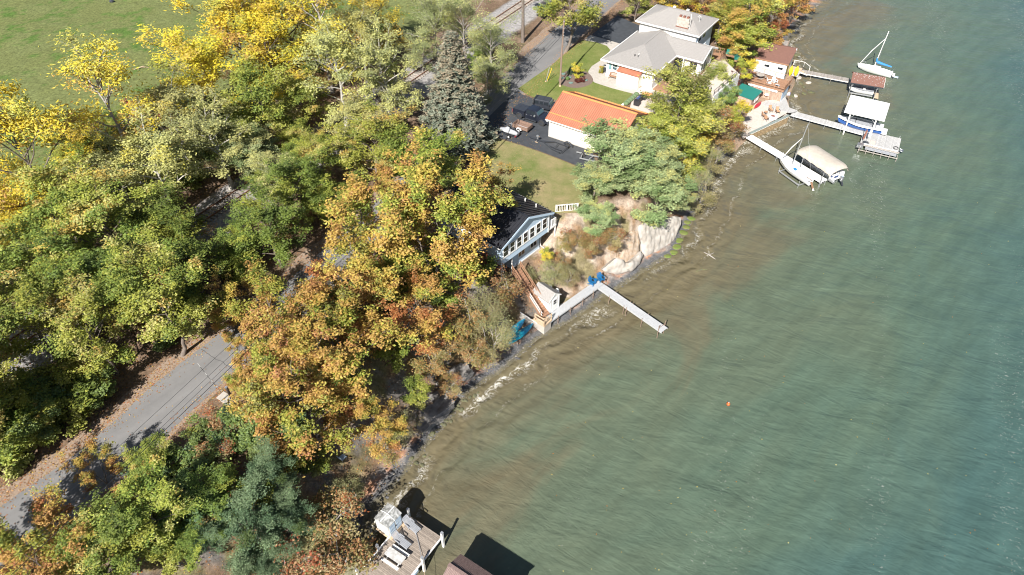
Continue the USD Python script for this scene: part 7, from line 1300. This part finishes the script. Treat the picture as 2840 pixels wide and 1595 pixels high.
for i in range(13): part(t, 'length', G().tube(L_[i:i+2], .022, 4), M['white'] if i % 3 == 0 else M['wire'])
q = q3(108, 425, 7.0); t = thing('bare_trunk', 'tall grey tree trunk standing at the road edge, its top out of the picture', 'tree', q); part(t, 'trunk', G().tube([(0, 0, -.3), (.0, .1, 4), (-.05, .1, 9), (.1, 0, 15)], [.34, .27, .22, .12], 9), M['bark'], smooth=True); part(t, 'limb', G().tube([(0, .1, 9.5), (1.2, .5, 12), (2.0, .8, 14.5)], [.1, .07, .03], 6), M['bark'])
for (x, y), (x2, y2), m, lb in (((338, 822), (376, 680), 'galv', 'slim grey guy wire guard standing on the lawn'), ((352, 815), (400, 690), 'yellow', 'slim yellow guy wire guard standing on the lawn')):
    a, b = q3(x, y, 7.0), q3(x2, y2, 9.2); t = thing('guy_wire_guard', lb, 'guy wire guard', a); part(t, 'guard', G().tube([(0, 0, 0), tuple((b-a)[:2]*1)+(2.3,)], .045, 6), M[m]); part(t, 'anchor', G().tube([(0, 0, 0), (0, 0, .15)], .1, 6), M['wood_new'])
# bed and yard plants, bench, air conditioner
def qp(x, y): return q3(x, y, 7.02)
plant('yellow_shrub', qp(660, 780), 2.0, 2.2, 'round green and amber bush in the middle of the mulched bed', var=0)
plant('red_shrub', qp(655, 830), .95, .8, 'dark purple low bush at the left front of the mulched bed'); plant('red_shrub', qp(705, 825), .95, .8, 'dark purple low bush at the right front of the mulched bed')
plant('cedar', qp(590, 735), 1.2, 1.1, 'dark clipped evergreen by the pole shadow in the mulched bed')
plant('yellow_shrub', qp(888, 735), .95, 1.2, 'bright yellow small bush at the corner of the grey roofed house')
M['box_leaf'] = mat('clipped_boxwood', (0.085, 0.14, 0.03), (0.045, 0.08, 0.02), 14, .9, bump=.6, bdist=.04); M['juniper'] = mat('blue_juniper', (0.16, 0.24, 0.22), (0.10, 0.16, 0.14), 16, .9, bump=.6, bdist=.04)
def ballbush(p, r, m, label, name='round_shrub', k=(1, 1, .8)):
    b = trimesh.creation.icosphere(subdivisions=3); v = np.array(b.vertices)*(1+.3*(meshkit.fbm(np.array(b.vertices)*4+p[0], 3, 3)-.5))[:, None]*r*np.array(k)+[0, 0, r*k[2]*.8]; t = thing(name, label, 'shrub', p); part(t, 'foliage', (v, b.faces), m); part(t, 'stem', G().tube([(0, 0, 0), (0, 0, r)], .04, 5), M['bark'])
ballbush(qp(556, 800), .36, M['box_leaf'], 'small round green bush beside the utility pole'); 
for (x, y), lb in (((515, 745), 'low blue-green ground plant at the left rim of the bed'), ((500, 785), 'low blue-green ground plant nearest the pole foot'), ((590, 835), 'low blue-green ground plant at the front of the bed'), ((738, 808), 'low blue-green ground plant at the right rim of the bed'), ((575, 780), 'low grey-green ground plant in the middle of the bed')): ballbush(qp(x, y), .3, M['juniper'], lb, 'ground_juniper', (1.2, 1, .35))
b0_, b1_ = c2(200, 850, 7.0), c2(345, 888, 7.0); t = thing('garden_bench', 'brown slatted wooden bench against the white house wall', 'bench', (b0_+b1_)/2+np.array([.15, .25, .02]), ang(b0_, b1_)); WbB = M['wood_brown']
for i in range(4): part(t, 'seat_slat', G().box((0, -.18+i*.13, .45), (1.4, .11, .03)), WbB)
for i in range(9): part(t, 'back_slat', G().box((-.6+i*.15, .27, .72), (.07, .025, .5)), WbB)
part(t, 'top_rail', G().tube([(-.72, .27, .94), (-.3, .27, .98), (0, .27, 1.06), (.3, .27, .98), (.72, .27, .94)], .045, 5), WbB)
for s_ in (-1, 1): part(t, 'leg', G().box((s_*.68, -.22, .32), (.07, .07, .64)), WbB); part(t, 'leg', G().box((s_*.68, .27, .47), (.07, .07, .94)), WbB); part(t, 'arm', G().box((s_*.68, .02, .66), (.09, .6, .04)), WbB)
p = c2(115, 715, 7.02); t = thing('air_conditioner', 'grey air conditioner with a round fan grille beside the house corner', 'air conditioner', p+np.array([.1, .3, 0]), A34); part(t, 'case', G().box((0, 0, .42), (.85, .85, .84)), M['dark_metal']); part(t, 'top', G().box((0, 0, .86), (.88, .88, .05)), M['galv']); part(t, 'fan_grille', G().lathe([(.01, .885), (.34, .885), (.36, .90), (.3, .91), (.01, .90)], n=16), M['white_worn'])
# side patio: edging shrubs, wicker seats, pergola
ha_, hb_ = c2(545, 1360, 7.0), c2(750, 1180, 7.0); t = thing('low_hedge', 'row of low rounded grey-green plants between the lawn and the side patio', 'hedge', (0, 0, 0))
for i in range(6): q = ha_+(hb_-ha_)*i/5; part(t, 'plant', G().ball((q[0], q[1], 7.22), .42, (1, 1, .75)), g_, smooth=True)
sheet('stone_edging', Polygon([tuple(c2(x, y, 7.0)[:2]) for x, y in ((440, 1370), (690, 1160), (740, 1170), (480, 1390))]), 7.022, M['gel'], 'pale stone edging strip beside the lawn', 'edging')
def wicker(label, p, rz, L):
    t = thing('wicker_seat', label, 'garden seat', p, rz); part(t, 'base', G().box((0, 0, .22), (L, .75, .36)), M['black']); part(t, 'back', G().box((0, .36, .55), (L, .14, .62)), M['black'])
    for s_ in (-1, 1): part(t, 'arm', G().box((s_*(L/2-.06), 0, .42), (.13, .78, .46)), M['black'])
    for i in range(max(1, int(L/.65))): n = max(1, int(L/.65)); part(t, 'cushion', G().box((-L/2+.13+(L-.26)*(i+.5)/n, -.05, .45), ((L-.3)/n, .6, .12)), M['navy'])
wicker('black wicker seat with navy cushions at the corner of the lawn edging', c2(760, 1370, 7.02), math.radians(150), .85); wicker('long black wicker sofa with navy cushions on the side patio', c2(800, 1290, 7.02), math.radians(-125), 1.7); wicker('black wicker armchair with navy cushions beside the tree on the side patio', c2(890, 1250, 7.02), math.radians(150), .85)
p = c2(960, 1240, 7.02); t = thing('wooden_table', 'orange brown wooden table under the tree on the side patio', 'table', p, A34+.3); part(t, 'table_top', G().box((0, 0, .7), (1.6, .9, .05)), M['orange_trim'])
for x in (-.7, .7):
    for y in (-.38, .38): part(t, 'leg', G().box((x, y, .35), (.07, .07, .7)), M['wood_brown'])
p = c2(1850, 960, 8.5); t = thing('pergola', 'orange brown slatted pergola half hidden by the yellow-green tree', 'pergola', (p[0], p[1], 7.0), A34)
for x in (-1.4, 1.4):
    for y in (-1.4, 1.4): part(t, 'post', G().box((x, y, 1.1), (.12, .12, 2.2)), M['wood_brown'])
for i in range(11): part(t, 'slat', G().box((-1.5+i*.3, 0, 2.25), (.12, 3.2, .06)), M['wood_new'])
# things under the near maples
q = q9(2270, 1115, 7.0)
for i in range(3):
    p = q9(2235+i*45, 1085+i*32, 7.0); t = thing('paving_slab', ('pale paving slab nearest the road kerb', 'middle pale paving slab beside the road', 'pale paving slab nearest the dark pole')[i], 'paving slab', (p[0], p[1], 7.0), -.55); part(t, 'slab', G().prism([(-.38, -.45), (.38, -.45), (.38, .45), (-.38, .45)], -.02, .06), M['concrete'])
p = FP(705, 915, 7.5); t = thing('covered_object', 'white covered thing half hidden under the gold maple', 'covered object', (p[0], p[1], 7.0), .5)
part(t, 'cover', G().loft([np.array([(x, -w, 0), (x, -w*.95, h*.8), (x, -w*.4, h), (x, w*.4, h), (x, w*.95, h*.8), (x, w, 0)]) for x, w, h in ((-1.6, .5, .7), (-1.2, .85, 1.2), (0, .95, 1.5), (1.1, .85, 1.3), (1.6, .5, .8))]), M['gel'], smooth=50)
for (x, y), c, r, lb in (((489, 1107), 'blue_cover', .22, 'blue ball on the grass by the road'), ((505, 1111), 'red', .32, 'dark red bucket on the grass by the road')):
    p = FP(x, y, 7.0); t = thing('ball' if c == 'blue_cover' else 'bucket', lb, 'ball' if c == 'blue_cover' else 'bucket', p)
    part(t, 'body', G().ball((0, 0, r), r) if c == 'blue_cover' else G().lathe([(.01, 0), (.2, 0), (.28, .45), (.25, .45), (.19, .05), (.01, .05)], n=12), M[c], smooth=True)
adirondack('adirondack_chair', 'blue slatted chair under the orange-brown maple above the bluff', FP(762, 1143, 7.0), .4, M['blue_chair'])
p = FP(842, 1085, 7.2); t = thing('folding_chair', 'grey-blue chair glimpsed under the orange maple', 'chair', (p[0], p[1], gz(p[0], p[1])), 1.0); part(t, 'seat', G().box((0, 0, .42), (.6, .55, .05)), M['blue_siding']); part(t, 'back', G().beam((-.28, 0, .42), (-.4, 0, .95), .55, .04, (1, 0, .2)), M['blue_siding'])
for x in (-.25, .25):
    for y in (-.24, .24): part(t, 'leg', G().box((x, y, .2), (.04, .04, .42)), M['galv'])
# --- pale rock slabs at the water, cracked apart
def rock_slab(label, pix, zs, thick, seed, m):
    """Outline in the photo on the plane through three surveyed points; a thick rough slab lying on the bluff."""
    a, b, c = zs; n = np.cross(b-a, c-a); n /= np.linalg.norm(n); n *= np.sign(n[2])
    out = []
    for x, y in pix:
        u, v = 1640+x*.24443, 560+y*.24443; r = np.array([(u-1420)/FPX, 0, 0])+_F-(v-797.5)/FPX*_U; o_ = np.array([0, 0, CAM_H]); tt = ((a-o_) @ n)/(r @ n); out.append(o_+r*tt)
    out = np.array(out); e1_ = b-a; e1_ /= np.linalg.norm(e1_); e2_ = np.cross(n, e1_); L2_ = np.column_stack([(out-a) @ e1_, (out-a) @ e2_]); pg = Polygon(L2_).buffer(0)
    bx = pg.bounds; st = .16; xs_, ys_ = np.arange(bx[0], bx[2], st), np.arange(bx[1], bx[3], st); XX, YY = np.meshgrid(xs_, ys_); ins = shapely.contains_xy(pg.buffer(-.05), XX.ravel(), YY.ravel()); dd = np.array([pg.exterior.distance(shapely.Point(*k)) for k in np.column_stack([XX.ravel(), YY.ravel()])[ins]])
    pts = np.column_stack([XX.ravel(), YY.ravel()])[ins]; from scipy.spatial import Delaunay
    bd = np.array([pg.exterior.interpolate(s).coords[0] for s in np.arange(0, pg.exterior.length, st)]); al_ = np.vstack([pts, bd]); dl_ = np.r_[dd, np.zeros(len(bd))]; T_ = Delaunay(al_).simplices; T_ = T_[shapely.contains_xy(pg, *al_[T_].mean(1).T)]
    h = .55*(meshkit.fbm(np.column_stack([al_*.55, np.full(len(al_), seed)]), 4, seed)-.5)+.28*(meshkit.fbm(np.column_stack([al_*[1.2, 3.0], np.full(len(al_), seed+9)]), 4, seed+3)-.5); h = h-.28*np.exp(-dl_/.22)
    V = a+al_[:, :1]*e1_+al_[:, 1:]*e2_+h[:, None]*n; nb_ = len(bd); i0 = len(pts); lo = V[i0:]-n*thick+np.array([0, 0, -.2])+(V[i0:]-V.mean(0))*(-.08)
    Fs = [[i0+j, len(V)+j, len(V)+(j+1) % nb_, i0+(j+1) % nb_] for j in range(nb_)]; FF = np.vstack([T_, np.array([[k[0], k[1], k[2]] for k in Fs]), np.array([[k[0], k[2], k[3]] for k in Fs])])
    VV = np.vstack([V, lo]); fn_ = np.cross(VV[T_[:, 1]]-VV[T_[:, 0]], VV[T_[:, 2]]-VV[T_[:, 0]]) @ n; FF[:len(T_)][fn_ < 0] = FF[:len(T_)][fn_ < 0][:, ::-1]
    c0 = V.mean(0); t = thing('rock_slab', label, 'rock', c0, 0); part(t, 'stone', (VV-c0, FF), m, smooth=30); return V
M['rock'] = mat('pale_limestone', (0.47, 0.435, 0.39), (0.31, 0.275, 0.235), 1.1, 0.95, bump=0.5, detail=8, bdist=.08)
pl_ = (P(1795, 606, 4.6), P(1785, 712, .7), P(1876, 640, 1.2))
rock_slab('large pale rock slab at the water, right of the dark crack', ((560, 268), (620, 235), (700, 215), (780, 205), (860, 190), (960, 160), (1030, 178), (1036, 260), (1000, 350), (960, 430), (915, 480), (870, 512), (780, 572), (700, 602), (640, 626), (606, 600), (590, 500), (580, 440), (560, 390), (548, 320)), pl_, 1.6, 3, M['rock'])
pl2 = (P(1740, 640, 4.3), P(1715, 748, .8), P(1782, 705, 1.0))
rock_slab('tan rock slab covered with dry leaves, left of the dark crack', ((470, 330), (540, 330), (556, 400), (572, 460), (562, 500), (560, 560), (500, 630), (445, 670), (430, 720), (380, 735), (330, 640), (340, 520), (380, 420)), pl2, 1.2, 5, mat('leaf_strewn_rock', (0.43, 0.355, 0.28), (0.31, 0.215, 0.14), 2.4, .95, bump=.5, detail=8, bdist=.06))
rock_slab('narrow grey rock wedge below the crack at the beach', ((575, 560), (598, 590), (590, 640), (560, 690), (520, 760), (470, 795), (440, 760), (445, 695), (510, 640)), (P(1770, 705, 1.9), P(1755, 755, .6), P(1784, 712, 1.0)), .8, 7, M['rock'])
rock_slab('rounded tan rock shoulder behind the blue chairs', ((300, 640), (370, 660), (420, 740), (440, 790), (330, 830), (180, 812), (140, 780), (200, 720)), (P(1720, 725, 2.2), P(1700, 765, .7), P(1745, 750, .8)), .8, 8, M['rock'])
M['algae'] = mat('green_algae', (0.10, 0.17, 0.02), (0.15, 0.14, 0.05), 4, .8, bump=.3)
g = G(); al_px = [(870, 605), (930, 575), (965, 510), (1000, 440), (1040, 350), (1060, 280), (1090, 240), (1130, 180)]
for i, (x, y) in enumerate(al_px):
    for k in range(3): q = r7(x+brng.uniform(-14, 14), y+brng.uniform(-14, 14), .06); b = trimesh.creation.icosphere(subdivisions=1); g.add(np.array(b.vertices)*[.55, .4, .12]*brng.uniform(.6, 1.2)+q, b.faces)
single('algae', g, M['algae'], 'green algae on the rocks at the foot of the pale slab', 'algae', 'stuff')
# stones along the shaded shore
for i in range(26):
    x, y = ((480, 395), (425, 440), (410, 480), (275, 580), (250, 625), (205, 750), (185, 780), (130, 770), (440, 420), (390, 470), (360, 500), (300, 560), (330, 540))[i % 13]; q = r8(x+brng.uniform(-25, 25), y+brng.uniform(-20, 20), .05); s_ = brng.uniform(.10, .26); b = trimesh.creation.icosphere(subdivisions=2); v = np.array(b.vertices)*(1+.4*(meshkit.fbm(np.array(b.vertices)*1.6+i*3, 2, i)-.5))[:, None]*[s_*1.3, s_, s_*.55]
    t = thing('shore_stone', 'small mossy stone at the edge of the shaded beach', 'stone', (q[0], q[1], max(gz(q[0], q[1]), 0)), brng.uniform(0, 3), 'mossy stones along the shaded beach'); part(t, 'stone', (v, b.faces), M['moss_stone'], smooth=True)
M['bluff'] = mat('grey_bluff_rock', (0.26, 0.245, 0.23), (0.15, 0.14, 0.13), 1.6, .95, bump=.5, detail=8, bdist=.06)
for (x, y, zz), s_, lb in (((330, 400, .9), 1.0, 'dark rock ledge overhanging the shaded beach'), ((385, 305, 1.4), 1.1, 'grey rock ledge above the shaded beach'), ((240, 560, .7), .9, 'broken rock at the foot of the shaded bluff'), ((290, 490, 1.0), 1.0, 'grey broken rock in the middle of the shaded bluff')):
    q = r8(x, y, zz); b = trimesh.creation.box(extents=(3.2, 1.5, 1.0)); 
    for _ in range(4): b = b.subdivide()
    v0 = np.array(b.vertices); v0 = v0+(v0/np.maximum(np.linalg.norm(v0, axis=1, keepdims=True), .3))*(.9*(meshkit.fbm(v0*.9+x, 4, 2)-.5)+.35*(meshkit.fbm(v0*[1.2, 1.2, 6]+y, 3, 4)-.5))[:, None]
    t = thing('bluff_rock', lb, 'rock', q+np.array([-.3, .3, -.3]), .8); part(t, 'stone', (v0*s_, b.faces), M['bluff'], smooth=20)
g = G(); cols = []; b0 = trimesh.creation.icosphere(subdivisions=0); prng = np.random.default_rng(6); ls = LineString(shore)
ca = np.array([ls.interpolate(k).coords[0] for k in prng.uniform(ls.project(shapely.Point(shore[3])), ls.project(shapely.Point(shore[-4])), 3600)]); ca = ca+prng.normal(0, .75, ca.shape); sd_ = shore_dist(ca[:, 0], ca[:, 1]); ca = ca[(sd_ > -.35) & (sd_ < 2.4)]; zz = ground(ca[:, 0], ca[:, 1]); ca, zz = ca[zz < 1.05], zz[zz < 1.05]
PC = [(.12, .12, .125), (.08, .08, .088), (.18, .165, .15), (.13, .11, .085), (.22, .195, .165)]
for q, z in zip(ca, zz): s_ = prng.uniform(.025, .085)*(2.2 if prng.uniform() < .06 else 1); v = np.array(b0.vertices)*prng.uniform(.6, 1.3, (12, 3))*[s_*1.3, s_, s_*.6]+[q[0], q[1], z]; g.add(v, b0.faces); cols.extend([np.array(PC[prng.integers(5)])]*12)
M['pebble'] = usdkit.material(stage, '/World/Looks/pebbles', {'a': ('attribute', {'attribute': 'tint'}), 'p': ('principled_bsdf', {'roughness': .9})}, [('a.color', 'p.base_color')], surface='p.BSDF')
single('beach_stones', g, M['pebble'], 'loose grey and tan stones strewn along the narrow beach', 'stones', 'stuff', tint=np.array(cols))
p = P(398, 202, 7.8); t = thing('fallen_branch', 'pale fallen branch lying in the open meadow', 'branch', (p[0], p[1], gz(p[0], p[1])+.05), .4); part(t, 'limb', G().tube([(-1.2, 0, .05), (0, .2, .2), (1.1, -.1, .05)], [.06, .08, .03], 6).tube([(0, .2, .2), (.5, .9, .15)], [.06, .02], 5).tube([(-.4, .1, .15), (-.6, -.7, .1)], [.05, .02], 5), M['straw_wood'] if 'straw_wood' in M else M['wood_new'])
p = P(315, 18, 8.5); t = thing('meadow_stone', 'small dark stone alone in the open meadow', 'stone', (p[0], p[1], gz(p[0], p[1]))); b = trimesh.creation.icosphere(subdivisions=2); part(t, 'stone', (np.array(b.vertices)*(1+.4*(meshkit.fbm(np.array(b.vertices)*2, 2, 1)-.5))[:, None]*[.45, .35, .3]+[0, 0, .15], b.faces), M['dark_metal'])
# buoy, driftwood, floating leaves, fallen leaves
p = P(1420+2168*.2765, 800+1165*.2765, 0); t = thing('buoy', 'round orange buoy floating alone on the open lake', 'buoy', (p[0], p[1], .05)); part(t, 'float', G().ball((0, 0, .06), .19), M['orange'], smooth=True); part(t, 'eye', G().tube([(0, 0, .3), (0, 0, .38)], .04, 6), M['gel'])
p = P(1965, 708, 0); t = thing('driftwood', 'pale forked driftwood in the shallows off the rock slab', 'driftwood', (p[0], p[1], .02), -.5)
part(t, 'log', G().tube([(-.7, .25, .03), (0, 0, .08), (.6, -.2, .04), (1.1, -.35, -.05)], [.04, .08, .07, .03], 7), M['twig'], smooth=True); part(t, 'fork', G().tube([(.1, 0, .08), (.35, .3, .17), (.5, .55, .2)], [.06, .04, .02], 6), M['twig'], smooth=True)
p = P(1945, 750, 0); t = thing('driftwood', 'sunken weedy branch in the shallows below the forked driftwood', 'driftwood', (p[0], p[1], -.01), .3); part(t, 'branch', G().tube([(-.8, 0, 0), (0, .1, .05), (.8, -.1, 0)], [.05, .08, .04], 6).tube([(0, .1, .04), (.4, .6, .03)], [.05, .03], 5), M['moss_stone'])
frng = np.random.default_rng(12); g = G(); cols = []
def flake(g, q, s, col, tilt=.25):
    a = frng.uniform(0, 6.28); n = np.array([frng.normal(0, tilt), frng.normal(0, tilt), 1]); n /= np.linalg.norm(n); u = np.cross(n, [math.cos(a), math.sin(a), 0]); u /= np.linalg.norm(u); w = np.cross(n, u)
    g.add([q+u*s*.6, q+w*s*.45, q-u*s*.6, q-w*s*.45], [[0, 1, 2, 3]]); cols.extend([np.array(col)*frng.uniform(.7, 1.25)]*4)
for i in range(150):
    u, v = (frng.uniform(1500, 2840), frng.uniform(500, 1595)); q = P(u, v, .03)
    if shore_dist(q[0], q[1]) < -3: flake(g, q, frng.uniform(.06, .13), [(.5, .36, .08), (.5, .18, .04), (.6, .5, .2)][i % 3], .05)
single('floating_leaves', g, M['leaf'], 'scattered yellow and orange leaves floating on the lake', 'leaves', 'stuff', tint=np.array(cols))
g = G(); cols = []; NL = 26000
sa = frng.uniform(0, 1, NL//2); ca = np.array([road_line.interpolate(k, True).coords[0] for k in np.linspace(0, 1, 400)]); da = np.gradient(ca, axis=0); da /= np.linalg.norm(da, axis=1, keepdims=True); ia = (sa*399).astype(int)
qa = ca[ia]+np.column_stack([da[ia, 1], -da[ia, 0]])*(frng.choice([-1, 1], NL//2)*(3.25+frng.normal(0, .7, NL//2)))[:, None]+frng.normal(0, .3, (NL//2, 2))
uv = np.column_stack([frng.uniform(-40, 1500, NL), frng.uniform(380, 1640, NL)]); qb = np.array([P(u, v, 6.0)[:2] for u, v in uv]); sb_ = shore_dist(qb[:, 0], qb[:, 1])
okb = (sb_ > .7) & ~(shapely.contains_xy(lawn_b, qb[:, 0], qb[:, 1]) & (frng.uniform(size=NL) < .85)) & ~(shapely.contains_xy(road_poly, qb[:, 0], qb[:, 1]) & (frng.uniform(size=NL) < .93))
qs = np.vstack([qa, qb[okb]]); zs_ = ground(qs[:, 0], qs[:, 1]); zs_ = np.where(zs_ > 6.9, np.maximum(zs_, 7.0)+.026, zs_+.03)
LC = [(.38, .22, .09), (.42, .16, .05), (.5, .34, .08), (.25, .13, .06), (.45, .30, .16)]
for q, z in zip(qs, zs_): flake(g, np.array([q[0], q[1], z]), frng.uniform(.07, .16), LC[frng.integers(5)])
single('fallen_leaves', g, M['leaf'], 'fallen autumn leaves on the road edges and wood floor', 'leaves', 'stuff', tint=np.array(cols))
